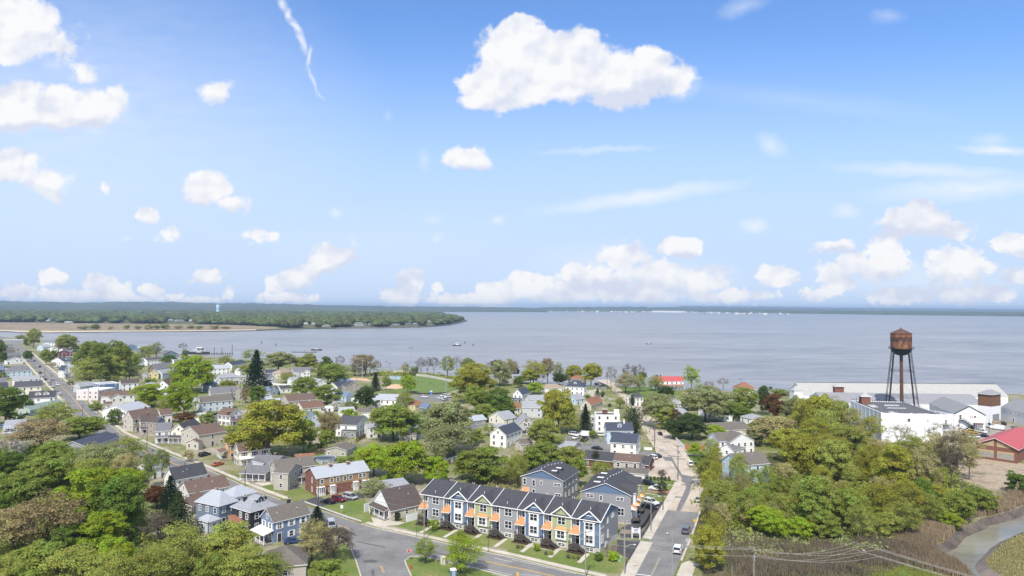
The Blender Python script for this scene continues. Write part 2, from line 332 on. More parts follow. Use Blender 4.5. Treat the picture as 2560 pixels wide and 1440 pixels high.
LAWN = blend('lawn_grass', [(.10, .15, .032), (.135, .175, .045), (.20, .205, .075)], .09, var=.22, scale2=1.6, bump=.3)
TOWN = blend('town_ground', [(.11, .145, .04), (.17, .18, .07), (.27, .24, .17), (.36, .33, .27)], .045, var=.25, scale2=.9, lo=.34, hi=.70)
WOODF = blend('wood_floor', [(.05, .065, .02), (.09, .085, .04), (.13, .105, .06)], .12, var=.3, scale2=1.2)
MUD = blend('mud', [(.075, .06, .05), (.14, .115, .095)], .2, .7, var=.3, scale2=1.5, bump=.4)
SAND = blend('sand', [(.45, .38, .28), (.55, .47, .35)], .05, var=.12)
MARSH = blend('marsh', [(.20, .155, .10), (.27, .205, .135), (.16, .15, .07)], .006, var=.3, scale2=.06)
ASPH = blend('asphalt', [(.135, .133, .131), (.19, .187, .183), (.245, .24, .228)], .13, .9, var=.16, scale2=2.5, lo=.3, hi=.75)
ASPHD = blend('asphalt_new', [(.055, .056, .062), (.085, .085, .09)], .3, .9, var=.15, scale2=3)
MILL = blend('milled_road', [(.36, .30, .24), (.45, .385, .315), (.50, .435, .365)], .12, .95, var=.14, scale2=1.8)
PATCH = blend('asphalt_patch', [(.14, .14, .145), (.19, .185, .18)], .4, .9, var=.12, scale2=3)
DIRT = blend('dirt', [(.26, .20, .145), (.36, .29, .215), (.17, .145, .10)], .09, .95, var=.22, scale2=1.1, bump=.4)
INF = blend('infield_clay', [(.52, .34, .20), (.60, .42, .27)], .08, var=.1)
YEL = mat('yellow_paint', (.55, .33, .06), .7, .2, 1.5); WHT = mat('white_road_paint', (.60, .60, .57), .7, .25, 1.5)
# --- land: one sheet with its shoreline, and a sloping bank all along the water
shore = [(-500, 828), (-60, 838), (60, 846), (150, 852), (230, 864), (320, 874), (480, 888), (640, 902), (800, 916), (880, 928), (960, 932), (1000, 927), (1060, 932), (1110, 937), (1160, 946),
         (1280, 952), (1400, 962), (1500, 971), (1560, 973), (1650, 974), (1750, 976), (1850, 977), (1960, 981), (2100, 978), (2300, 977), (2500, 984), (2640, 988), (2900, 992)]
T(1920, 1080)
bank1 = [tp(p) for p in [(3100, 640), (2560, 735), (2480, 770), (2350, 812), (2230, 845), (2130, 862), (2080, 905), (1960, 945), (1880, 985), (1790, 1080), (1700, 1125), (1660, 1160), (1690, 1215), (1800, 1285), (1900, 1345), (1990, 1400), (2060, 1460), (2150, 1560), (2300, 1800)]]
bank2 = [tp(p) for p in [(2600, 1800), (2420, 1500), (2330, 1430), (2210, 1365), (2175, 1310), (2190, 1270), (2250, 1205), (2330, 1120), (2420, 1060), (2500, 1030), (2580, 990), (3100, 900)]]
def sh(p): return G(p[0], p[1], 0)
L1 = [sh(p) for p in shore] + [Vector((700, 520, 0)), Vector((560, 200, 0))] + [sh(p) for p in bank1] + [Vector((60, 60, 0)), Vector((-900, 60, 0)), Vector((-2500, 900, 0))]
sheet('ground', L1, 0.0, TOWN, world=True)
def bank(name, pts, m, out=3.0, zb=WZ-.6, side=1):
    A = [sh(p) for p in pts]; B = offs(A, out*side); b = MB()
    for i in range(len(A)-1):
        b.poly([(A[i].x, A[i].y, 0), (A[i+1].x, A[i+1].y, 0), (B[i+1].x, B[i+1].y, zb), (B[i].x, B[i].y, zb)])
    o = b.build(name, m); o['kind'] = 'structure'
bank('shore_bank', shore, MUD, 3.5)
bank('creek_bank', bank1, MUD, 3.0, side=1)
sheet('mudflat', [sh(p) for p in bank2] + [Vector((200, 120, 0)), Vector((130, 60, 0))], -.15, blend('mudflat', [(.17, .14, .09), (.15, .14, .06), (.10, .09, .06)], .25, var=.3, scale2=2.0), world=True)
bank('mudflat_bank', bank2, blend('mud_wet', [(.16, .13, .115), (.22, .185, .165)], .4, .6, var=.2), 3.0, side=1)
CR = [Vector((40, 55, 0)), Vector((260, 55, 0)), Vector((560, 190, 0)), Vector((420, 330, 0)), Vector((100, 215, 0))]
sheet('creek_water', CR, WZ+.02, water_mat('creek_water', (.20, .19, .15), .10, .8, .22), world=True)
# --- far land across the water
farA = [(-900, 815), (-60, 822), (20, 826), (45, 830), (120, 831), (300, 829), (450, 828), (560, 827), (640, 825.5), (740, 822), (840, 820.5), (940, 819.5), (1040, 817.5), (1080, 815.5), (1120, 812), (1150, 806.5), (1166, 802), (1158, 799), (1135, 794), (1122, 789), (1114, 783.5), (1108, 780.5)]
Pf = [G(*p) for p in farA]
PEN = blend('far_ground', [(.07, .09, .03), (.13, .12, .06)], .01, var=.2)
sheet('far_peninsula', Pf + [Vector((-900, 9000, 0)), Vector((-30000, 12000, 0)), Vector((-9000, 1500, 0))], -.5, PEN, world=True)
marsh = [(-900, 813), (-60, 820), (20, 824), (60, 826), (300, 826), (450, 825.5), (560, 824.5), (640, 823), (700, 821), (690, 817), (640, 814.5), (560, 811.5), (400, 809.5), (200, 808), (60, 806), (-300, 803)]
sheet('marsh', marsh, -.4, MARSH)
sheet('sandspit', [(-40, 827), (20, 827.5), (45, 829.8), (120, 830.8), (300, 828.8), (450, 827.8), (640, 825.3), (640, 823.2), (450, 825.6), (300, 826.2), (60, 826.2), (-40, 822)], -.35, SAND)
# seawall round the point
swl = [G(*p) for p in farA[10:19]]
b = MB(); o2 = offs(swl, -4)
for i in range(len(swl)-1):
    a, c, d, e = swl[i], swl[i+1], o2[i+1], o2[i]
    b.poly([(a.x, a.y, 2.2), (c.x, c.y, 2.2), (d.x, d.y, 2.2), (e.x, e.y, 2.2)]); b.poly([(a.x, a.y, -2), (c.x, c.y, -2), (c.x, c.y, 2.2), (a.x, a.y, 2.2)]); b.poly([(e.x, e.y, 2.2), (d.x, d.y, 2.2), (d.x, d.y, -2), (e.x, e.y, -2)])
tag(b.build('seawall', mat('seawall_stone', (.17, .16, .15), .9, .3, .1)), 'long grey stone seawall curving round the wooded point', 'seawall')
# far shores: low wooded ridges
def ridge(name, pts, depth, m, seed, amp=.25, step=None):
    """pts: (px, waterline py, height m); a rolling ridge standing on the far shore"""
    rg = random.Random(seed); A = []
    for (p, q) in zip(pts[:-1], pts[1:]):
        n = max(2, int(abs(q[0]-p[0])/4))
        for i in range(n):
            t = i/n; x = p[0]+(q[0]-p[0])*t; y = p[1]+(q[1]-p[1])*t; h = p[2]+(q[2]-p[2])*t
            g = G(x, y, 0); nz = mnoise.noise(Vector((x*.05+seed, 0, 0)))*.6+mnoise.noise(Vector((x*.21+seed, 3, 0)))*.3+mnoise.noise(Vector((x*.7, 9, seed)))*.15
            A.append((g, h*(1+amp*nz)))
    b = MB(); prof = [(0, -.02), (.004, .30), (.04, .42), (.15, .55), (.35, .75), (.6, .95), (.8, 1.0), (1.0, .9)]
    k = len(prof)
    for g, h in A:
        d = Vector((g.x, g.y, 0)).normalized()
        for (t, f) in prof:
            p = g + d*(depth*t); jz = 1+.10*mnoise.noise(Vector((p.x*.004, p.y*.004, seed)))
            b.v.append((p.x, p.y, WZ + max(f*h*jz, 0)))
    for i in range(len(A)-1):
        for j in range(k-1):
            b.f.append((i*k+j, (i+1)*k+j, (i+1)*k+j+1, i*k+j+1)); b.m.append(0)
    o = b.build(name, m, smooth=True); o['kind'] = 'structure'
FARW = blend('far_woods', [(.035, .055, .02), (.06, .08, .03), (.09, .095, .045)], .004, var=.45, scale2=.012, nrough=.8)
HILL = mat('far_hill', (.06, .075, .035), .95, .3, .0015)
ridge('far_hills', [(-400, 777, 90), (0, 777, 98), (110, 777, 92), (200, 777, 84), (330, 777, 104), (420, 777, 98), (520, 777, 92), (640, 778, 90), (760, 778.3, 80), (900, 778.6, 68), (1000, 778.8, 58), (1120, 779.3, 62), (1250, 779.7, 54), (1340, 780, 50), (1366, 780.2, 22), (1372, 780.3, 2)], 2500, HILL, 3, .16)
ridge('far_shore', [(1330, 777.6, 30), (1360, 777.7, 62), (1460, 778.3, 66), (1540, 778.8, 74), (1620, 779.3, 72), (1670, 779.8, 64), (1760, 780.5, 52), (1860, 781.6, 54), (1960, 783, 48), (2060, 784.5, 44), (2160, 786, 40), (2280, 787.6, 37), (2400, 789, 36), (2560, 790.7, 37), (2900, 794, 40)], 2600, FARW, 8, .2)
ridge('far_ridge', [(1580, 774.1, 2), (1660, 774.4, 70), (1720, 774.6, 118), (1900, 775.6, 110), (2060, 776.3, 92), (2200, 777.3, 86), (2560, 779.2, 70), (2900, 781, 70)], 3000, HILL, 15, .12)
# --- roads
T(0, 740)
rl = [tp(p) for p in [(-40, 380), (60, 430), (180, 470), (300, 570), (420, 680), (560, 800), (690, 900), (800, 1000), (900, 1110), (1010, 1215), (1100, 1295), (1200, 1375)]]
T(0, 1080)
rl += [tp(p) for p in [(1430, 120), (1650, 215), (2050, 370), (2400, 525)]]
T(640, 1080)
rl += [tp(p) for p in [(0, 590), (240, 680), (470, 745)]]
RL = [G(*p) for p in rl]
NEAR = [tp(p) for p in [(640, 785), (850, 862), (1050, 925), (1200, 968), (1900, 1120), (2560, 1262)]] 
T(1280, 1080)
NEAR += [tp(p) for p in [(400, 1358), (700, 1428), (900, 1475)]]
ULINE = RL + [G(*p) for p in NEAR]
T(640, 1080)
low = [tp(p) for p in [(520, 830), (690, 950), (800, 1040), (900, 1118), (955, 1185), (1000, 1290), (1046, 1440), (1090, 1640)]]
low2 = [tp(p) for p in [(1600, 1640), (1552, 1440), (1500, 1330), (1490, 1290), (1545, 1245), (1700, 1252), (2000, 1318), (2270, 1385), (2560, 1455), (3300, 1640)]]
T(1280, 1080)
wl = offs(RL, -9.3)
poly = ULINE + [G(*tp((1700, 1640)))] + [G(*p) for p in reversed(low2)] + [G(*p) for p in reversed(low)] + [wl[i] for i in reversed(range(len(wl)-1))]
DP = blend('tar_patch', [(.085, .085, .088), (.13, .128, .125)], .5, .9, var=.15, scale2=3)
T(640, 1080)
for q in ([(1060, 1285), (1150, 1275), (1235, 1290), (1200, 1310), (1080, 1308)], [(1000, 1090), (1150, 1120), (1300, 1150), (1298, 1160), (1140, 1130), (995, 1098)], [(1700, 1180), (1960, 1240), (1955, 1250), (1695, 1190)], [(900, 985), (960, 1000), (1020, 1040), (1000, 1045), (930, 1010)], [(1150, 1380), (1180, 1380), (1190, 1440), (1155, 1440)]): sheet('tar_patch', [tp(a) for a in q], .0345, DP)
sheet('main_road', poly, .03, ASPH, world=True)
strip('road_centre_line', offs(RL[4:10], -4.6), -.16, .16, .036, YEL)
strip('road_centre_line', offs(RL[12:18], -4.6), -.16, .16, .036, YEL)
def ln(name, pts, w, m=YEL, z=.036): return strip(name, [GT(p) for p in pts], -w/2, w/2, z, m)
T(640, 1080)
ln('road_centre_line', [(820, 932), (930, 966)], .22); ln('road_centre_line', [(2280, 1287), (2560, 1348)], .18); ln('road_centre_line', [(2280, 1293), (2560, 1354)], .18)
ln('road_centre_line', [(1245, 1345), (1275, 1410)], .13); ln('road_centre_line', [(1255, 1340), (1285, 1408)], .13); ln('road_edge_line', [(2265, 1362), (2560, 1432)], .14, WHT)
ln('road_edge_line', [(2380, 1262), (2560, 1300)], .14, WHT)
T(1280, 1080)
ln('road_centre_line', [(0, 1346), (440, 1444)], .18); ln('road_centre_line', [(0, 1352), (420, 1446)], .18); ln('road_edge_line', [(0, 1276), (640, 1420)], .14, WHT); ln('road_edge_line', [(-200, 1420), (0, 1464)], .14, WHT)
rb_l = [(1060, 1640), (1170, 1432), (1270, 1250), (1385, 1060), (1440, 960), (1545, 782)]
rb_r = [(1868, 806), (1800, 1010), (1745, 1140), (1690, 1275), (1612, 1440), (1520, 1640)]
sheet('side_road', [tp(p) for p in rb_l+rb_r], .034, ASPH)
PAL = mat('worn_yellow_paint', (.40, .37, .25), .8, .2, 1.5); ln('road_centre_line', [(1470, 1258), (1390, 1430)], .11, PAL, .04); ln('road_centre_line', [(1482, 1260), (1404, 1430)], .11, PAL, .04); ln('stop_line', [(1180, 1415), (1392, 1440)], .4, WHT, .04)
tan = [(1545, 782), (1600, 690), (1650, 600), (1690, 525), (1640, 490), (1560, 470), (1340, 440), (1350, 350), (1420, 285), (1450, 245), (1440, 195), (1400, 120), (1320, 0), (1240, -130), (1170, -250), (1110, -320), (1050, -385), (1000, -425), (950, -470), (870, -505), (850, -520), (960, -525), (1020, -490), (1085, -430), (1170, -350), (1290, -270), (1400, -150), (1560, 0), (1640, 85), (1725, 185), (1800, 300), (1862, 380), (1940, 470), (1960, 560), (1920, 640), (1868, 806)]
sheet('milled_road', [tp(p) for p in tan], .03, MILL)
pch = [(1500, 248), (1600, 250), (1625, 300), (1700, 425), (1800, 445), (1930, 448), (1930, 462), (1800, 470), (1830, 505), (1800, 520), (1790, 560), (1750, 660), (1700, 745), (1680, 795), (1640, 795), (1665, 720), (1700, 650), (1740, 560), (1735, 520), (1690, 490), (1700, 470), (1640, 370), (1600, 295), (1530, 285)]
sheet('asphalt_patch', [tp(p) for p in pch], .036, PATCH)
for q in ([(1618, 643), (1700, 648), (1700, 660), (1612, 655)], [(1795, 480), (1925, 482), (1925, 492), (1795, 490)], [(1700, 521), (1740, 524), (1738, 534), (1690, 531)], [(1560, 640), (1580, 640), (1562, 690), (1548, 688)], [(1560, 232), (1690, 245), (1690, 252), (1560, 242)], [(1640, 262), (1735, 268), (1735, 278), (1640, 272)], [(1470, 170), (1520, 170), (1520, 176), (1470, 176)], [(1470, 185), (1520, 186), (1520, 194), (1470, 192)], [(1510, 97), (1580, 100), (1580, 106), (1510, 104)], [(1580, 358), (1640, 358), (1640, 364), (1580, 363)], [(1660, 195), (1664, 195), (1700, 240), (1692, 240)]):
    sheet('asphalt_patch', [tp(p) for p in q], .038, PATCH)
ln('road_seam', [(1440, 150), (1560, 225), (1600, 255)], .25, PATCH, .04); ln('road_seam', [(1380, 0), (1450, 60), (1560, 160)], .2, PATCH, .04); ln('road_seam', [(1690, 785), (1760, 640), (1820, 525)], .2, PATCH, .04)
# --- kerbed pavements
sw = [tp(p) for p in [(1125, 1440), (1220, 1270), (1330, 1085)]]
sheet('parking_entrance', [tp(p) for p in [(1050, 1075), (1300, 1090), (1345, 1080), (1225, 1290), (1190, 1280), (1045, 1200)]], .03, ASPHD)
strip('pavement', [GT(p) for p in [(1128, 1445), (1225, 1275), (1325, 1095)]], -2.1, 1.0, .06, CONC, .05)
strip('pavement', [GT(p) for p in [(1340, 1068), (1410, 950), (1500, 790), (1560, 690), (1640, 545), (1655, 505)]], -1.4, 1.0, .12, CONC, .12)
strip('pavement', [GT(p) for p in [(1640, 1440), (1690, 1320), (1760, 1290)]], -3.4, -.1, .12, CONC, .12)
strip('kerb', [GT(p) for p in [(1380, 1075), (1425, 1000), (1545, 790), (1600, 695), (1672, 560), (1690, 490)]], -.2, .2, .14, CONC, .13)
strip('kerb', [GT(p) for p in [(1690, 1285), (1748, 1145), (1805, 1010), (1870, 815), (1935, 640)]], -.35, .15, .14, CONC, .13)
T(640, 1080)
SWL = [G(*p) for p in NEAR[1:]]
strip('pavement', offs(SWL[1:], 2.0), -.75, .75, .12, CONC, .12)
strip('kerb', offs(SWL[1:], .15), -.12, .12, .13, CONC, .12)
strip('pavement', offs(RL[3:-1], 2.4), -.8, .8, .12, CONC, .12)
strip('kerb', offs(RL[3:-1], .15), -.12, .12, .13, CONC, .12)
strip('pavement', offs(RL[3:11], -11.6), -.9, .9, .12, CONC, .12)
strip('kerb', [G(*p) for p in low[2:]], -.15, .15, .13, CONC, .12); strip('kerb', [G(*p) for p in low2[:-1]], -.15, .15, .13, CONC, .12)
# --- lawns, lots and beds
_lz = [0]
def LW(pts, z=.012, m=None, n='lawn'):
    _lz[0] += 1
    return sheet(n, [tp(p) for p in pts], z*.5 + _lz[0]*.0004, m or LAWN)
T(640, 1080)
LW([(700, 700), (1000, 690), (1085, 660), (1130, 790), (1300, 900), (1180, 935), (1060, 905), (860, 830), (640, 770)])
LW([(280, 600), (450, 560), (600, 640), (720, 640), (600, 680), (430, 690)]); LW([(60, 545), (200, 500), (280, 590), (150, 590)])
LW([(870, 1120), (960, 1195), (1043, 1440), (700, 1600), (500, 1400), (560, 1200)]); LW([(1500, 1290), (1550, 1252), (1700, 1262), (2270, 1392), (2900, 1550), (1600, 1640), (1560, 1440)])
LW([(400, 180), (800, 120), (1050, 120), (1050, 330), (800, 290), (600, 230), (420, 230)]); LW([(1280, 920), (1600, 890), (2600, 1100), (2600, 1190), (1900, 1065), (1640, 1000)])
LW([(480, 690), (620, 640), (740, 690), (1030, 600), (1090, 655), (800, 720), (690, 735), (640, 755)], .016, ASPHD, 'parking_lot')
LW([(1150, 850), (1300, 880), (1500, 905), (1420, 930), (1240, 945), (1180, 930)], .018, CONC, 'patio')
LW([(450, 560), (300, 585), (240, 560), (400, 540)], .016, ASPHD, 'driveway'); LW([(0, 440), (110, 490), (170, 520), (60, 540), (-40, 510)], .016, CONC, 'driveway')
T(1280, 1080)
LW([(-40, 1100), (320, 1180), (1000, 1200), (1200, 1200), (1080, 1420), (700, 1370), (-40, 1210)]); LW([(1340, 470), (1560, 470), (1640, 500), (1560, 625), (1330, 590)], .014)
LW([(1330, 600), (1550, 630), (1500, 760), (1330, 700)], .014); LW([(1320, 690), (1500, 700), (1540, 720), (1500, 770), (1360, 1000), (1300, 1060), (1080, 1060), (1090, 960), (1200, 900)], .02, ASPHD, 'parking_lot')
LW([(1430, 990), (1540, 795), (1530, 790), (1400, 1010), (1350, 1070), (1385, 1062)], .05); LW([(1370, 555), (1600, 590), (1560, 620), (1350, 590)], .02, mat('brick_paving', (.34, .17, .12), .9, .2, 2), 'driveway')
ln('garden_path', [(1330, 515), (1640, 535)], .7, CONC, .024); ln('garden_path', [(1330, 612), (1590, 652)], .7, CONC, .024)
LW([(690, 130), (960, 130), (1430, 205), (1440, 240), (1290, 230), (690, 185)], .016, ASPH, 'parking_lot'); LW([(450, 60), (720, 20), (900, 60), (960, 130), (690, 130)], .014, ASPH, 'parking_lot')
LW([(1730, 190), (1760, 250), (1900, 480), (2000, 430), (1920, 200)], .014); LW([(1740, 215), (1860, 190), (2000, 240), (1880, 260)], .02, ASPH, 'driveway')
T(640, 740)
LW([(1320, 850), (1480, 815), (1600, 795), (1800, 830), (1990, 862), (1990, 930), (1900, 985), (1600, 975), (1290, 950)], .014, blend('ballfield_grass', [(.11, .165, .042), (.14, .19, .055)], .12, var=.12), 'ballfield')
LW([(1295, 915), (1330, 890), (1400, 880), (1470, 893), (1500, 908), (1460, 922), (1380, 932), (1310, 938)], .02, INF, 'infield')
LW([(930, 815), (1090, 820), (1160, 850), (1100, 850), (940, 835)], .02, INF, 'infield'); LW([(1560, 990), (1900, 985), (1960, 1030), (1900, 1060), (1580, 1050)], .016, ASPH, 'parking_lot')
LW([(1330, 790), (1450, 800), (1440, 835), (1340, 832)], .02, mat('court_blue', (.30, .38, .47), .8, .1, .2), 'sports_court'); LW([(800, 830), (900, 820), (1000, 850), (880, 880), (800, 860)], .018, mat('court_blue2', (.16, .27, .42), .8, .1, .2), 'sports_court')
LW([(1150, 760), (1480, 745), (1600, 775), (1500, 795), (1160, 790)], .01, SAND, 'beach')
T(1280, 740)
LW([(1010, 920), (1400, 905), (1700, 945), (1680, 990), (1480, 1000), (1180, 1040), (1090, 1010)], .014, GRASS); LW([(720, 950), (860, 930), (940, 1010), (740, 1000)], .014, CONC, 'driveway')
T(1920, 1080)
LW([(1400, 150), (1750, 180), (2080, 200), (2600, 330), (2900, 500), (2560, 560), (2250, 590), (1950, 480), (1700, 330)], .012, DIRT, 'dirt_lot')
LW([(2100, -40), (2420, -80), (2900, 60), (2900, 200), (2560, 60), (2420, 80), (2100, 80)], .014, blend('yard_gravel', [(.24, .215, .19), (.32, .285, .25)], .2, var=.15), 'gravel_yard')
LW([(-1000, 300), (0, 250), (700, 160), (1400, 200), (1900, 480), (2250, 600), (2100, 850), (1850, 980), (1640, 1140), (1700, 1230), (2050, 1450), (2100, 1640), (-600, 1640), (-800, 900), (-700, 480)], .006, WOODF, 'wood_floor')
LW([(1180, 1440), (1230, 1390), (1300, 1372), (1360, 1335), (1440, 1330), (1500, 1345), (1600, 1340), (1720, 1375), (1830, 1390), (1930, 1430), (2020, 1450), (2030, 1500), (1100, 1500)], .014, GRASS); LW([(-300, 1330), (-180, 1100), (0, 1060), (300, 1060), (100, 1200), (-100, 1440)], .010, DIRT, 'dirt_lot')
T(0, 1080)
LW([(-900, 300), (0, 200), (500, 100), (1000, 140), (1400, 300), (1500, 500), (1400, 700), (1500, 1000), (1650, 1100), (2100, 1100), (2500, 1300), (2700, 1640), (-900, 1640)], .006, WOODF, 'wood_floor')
LW([(1380, 130), (1700, 190), (1900, 330), (1620, 340), (1400, 250)], .012, GRASS); LW([(1330, 540), (1620, 530), (1620, 620), (1330, 600)], .014, DIRT, 'dirt_lot')
# ================================================================== BUILDINGS: one builder for frame houses
CAM2 = Vector((0, 0, CAMH))
_wm = {}
def win_mesh(w, h, near, frame, glass, double):
    k = (round(w, 2), round(h, 2), near, frame.name, glass.name, double)
    if k in _wm: return _wm[k]
    b = MB(); f = .12; d = .09
    for (x0, z0, x1, z1) in ((-w/2-f, -h/2-f, -w/2, h/2+f), (w/2, -h/2-f, w/2+f, h/2+f), (-w/2, h/2, w/2, h/2+f), (-w/2, -h/2-f, w/2, -h/2)):
        b.box(x0, -d, z0, x1, .02, z1, 0)
    b.box(-w/2, -d+.03, -.035, w/2, .015, .035, 0)
    if double: b.box(-.06, -d+.01, -h/2, .06, .015, h/2, 0)
    g = MB(); g.poly([(-w/2, -.03, -h/2), (w/2, -.03, -h/2), (w/2, -.03, h/2), (-w/2, -.03, h/2)], 0 if near else 1)
    if near: r = (b.mesh('window', [frame]), g.mesh('pane', [glass]))
    else:
        b.v += []; o = len(b.v); b.v += g.v; b.f.append(tuple(o+i for i in range(4))); b.m.append(1)
        r = (b.mesh('window', [frame, glass]), None)
    _wm[k] = r; return r
def window(root, x, y, z, rz, w=.95, h=1.45, near=False, frame=None, glass=None, double=False, name='window', shut=None):
    me, pn = win_mesh(w, h, near, frame or TRIM, glass or GLASS, double)
    o = inst(name, me, root, (x, y, z), (0, 0, rz))
    if pn: inst('pane', pn, o)
    if shut:
        for s in (-1, 1):
            b = MB(); x0 = s*(w/2+.16); x1 = s*(w/2+.55); b.box(min(x0, x1), -.07, -h/2-.05, max(x0, x1), .01, h/2+.05)
            b.build('shutter', shut, o)
    return o
def door(root, x, y, rz, z0=.25, w=1.0, h=2.1, m=None, name='door'):
    b = MB(); f = .1
    b.box(-w/2-f, -.08, 0, -w/2, .02, h+f, 1); b.box(w/2, -.08, 0, w/2+f, .02, h+f, 1); b.box(-w/2, -.08, h, w/2, .02, h+f, 1)
    b.box(-w/2, -.04, 0, w/2, .02, h, 0)
    return b.build(name, [m or mat('door_dark', (.05, .045, .05), .5, .1, 1), TRIM], root, (x, y, z0), (0, 0, rz))
def roof_mb(kind, L, D, e, r, oh=.35, t=.16):
    """roof over a box L (x) by D (y), eave e, rise r; mats: 0 shingles, 1 fascia and soffit"""
    b = MB()
    if kind == 't':
        q = roof_mb('g', D, L, e, r, oh, t); q.v = [(-y, x, z) for (x, y, z) in q.v]; return q
    if kind == 'g':
        s = r/(D/2); X = L/2+oh; Y = D/2+oh; ze = e-oh*s; zr = e+r
        P = lambda x, y, z: (x, y, z)
        for sg in (-1, 1):
            b.poly([P(-X, sg*Y, ze+t), P(X, sg*Y, ze+t), P(X, 0, zr+t), P(-X, 0, zr+t)][::(1 if sg < 0 else -1)], 0)
            b.poly([P(-X, sg*Y, ze), P(X, sg*Y, ze), P(X, 0, zr), P(-X, 0, zr)][::(-1 if sg < 0 else 1)], 1)
            b.poly([P(-X, sg*Y, ze), P(X, sg*Y, ze), P(X, sg*Y, ze+t), P(-X, sg*Y, ze+t)], 1)
            for xx in (-X, X): b.poly([P(xx, sg*Y, ze), P(xx, 0, zr), P(xx, 0, zr+t), P(xx, sg*Y, ze+t)], 1)
    elif kind == 'h':
        X = L/2+oh; Y = D/2+oh; k = r/(min(L, D)/2); ze = e-oh*.1; zr = e+r
        if L >= D: rx, ry = (L-D)/2, 0
        else: rx, ry = 0, (D-L)/2
        c = [(-X, -Y), (X, -Y), (X, Y), (-X, Y)]; rd = [(-rx, -ry), (rx, ry)]
        T_ = lambda p, z: (p[0], p[1], z)
        if L >= D: Q = [[c[0], c[1], rd[1], rd[0]], [c[1], c[2], rd[1]], [c[2], c[3], rd[0], rd[1]], [c[3], c[0], rd[0]]]
        else: Q = [[c[0], c[1], rd[0]], [c[1], c[2], rd[1], rd[0]], [c[2], c[3], rd[1]], [c[3], c[0], rd[0], rd[1]]]
        for q in Q: b.poly([T_(p, ze+t if p in c else zr+t) for p in q], 0)
        for i in range(4): b.poly([T_(c[i], ze), T_(c[(i+1) % 4], ze), T_(c[(i+1) % 4], ze+t), T_(c[i], ze+t)], 1)
        b.poly([T_(p, ze) for p in reversed(c)], 1)
    elif kind == 'f':
        b.poly([(-L/2+.25, -D/2+.25, e-.25), (L/2-.25, -D/2+.25, e-.25), (L/2-.25, D/2-.25, e-.25), (-L/2+.25, D/2-.25, e-.25)], 0)
        w = .3
        for (x0, y0, x1, y1) in ((-L/2-.05, -D/2-.05, L/2+.05, -D/2+w), (-L/2-.05, D/2-w, L/2+.05, D/2+.05), (-L/2-.05, -D/2+w, -L/2+w, D/2-w), (L/2-w, -D/2+w, L/2+.05, D/2-w)):
            b.box(x0, y0, e-.3, x1, y1, e+.12, 1)
    elif kind == 's':
        Y = D/2+oh; X = L/2+oh*.6; s = r/D
        za = e-oh*s; zb = e+r+oh*s
        b.poly([(-X, -Y, za+t), (X, -Y, za+t), (X, Y, zb+t), (-X, Y, zb+t)], 0); b.poly([(-X, Y, zb), (X, Y, zb), (X, -Y, za), (-X, -Y, za)], 1)
        b.poly([(-X, -Y, za), (X, -Y, za), (X, -Y, za+t), (-X, -Y, za+t)], 1)
        for xx in (-X, X): b.poly([(xx, -Y, za), (xx, Y, zb), (xx, Y, zb+t), (xx, -Y, za+t)], 1)
    return b
def wall_mb(kind, L, D, e, r, z0=0, gable=0, found=.35):
    """walls; mats 0 siding, 1 gable siding, 2 foundation"""
    b = MB(); x, y = L/2, D/2
    zf = z0+found if found else z0
    c = [(-x, -y), (x, -y), (x, y), (-x, y)]
    for i in range(4):
        p, q = c[i], c[(i+1) % 4]
        b.poly([(*p, zf), (*q, zf), (*q, e), (*p, e)], 0)
        if found: b.poly([(*p, z0), (*q, z0), (*q, zf), (*p, zf)], 2)
    if kind == 'g':
        for xx in (-x, x): b.poly([(xx, -y, e), (xx, y, e), (xx, 0, e+r-.02)][::(-1 if xx < 0 else 1)], 1 if gable else 0)
    if kind == 't':
        for yy in (-y, y): b.poly([(-x, yy, e), (x, yy, e), (0, yy, e+r-.02)][::(1 if yy < 0 else -1)], 1 if gable else 0)
    if kind == 's':
        b.poly([(-x, y, e), (x, y, e), (x, y, e+r), (-x, y, e+r)], 0)
        for xx in (-x, x): b.poly([(xx, -y, e), (xx, y, e), (xx, y, e+r)], 0)
    return b
def frame_of(A, B, C, e):
    """A near corner, B other end of the wall facing us, C far corner (or a depth): all at eave height"""
    a = GT(A, e); bb = GT(B, e); a.z = bb.z = 0
    L = (bb-a).length; ux = (bb-a).normalized(); n = Vector((-ux.y, ux.x, 0))
    if isinstance(C, tuple):
        c = GT(C, e); c.z = 0; d = (c-a).dot(n); D = max(abs(d), 3.0); s = 1 if d >= 0 else -1
    else:
        D = C; s = 1 if n.dot(a) > 0 else -1
    flip = s < 0
    if flip: ux = -ux; n = -n
    ctr = (a+bb)/2 + n*(D/2)
    return ctr, math.atan2(ux.y, ux.x), L, D, flip
class Hs: pass
HOUSES = []
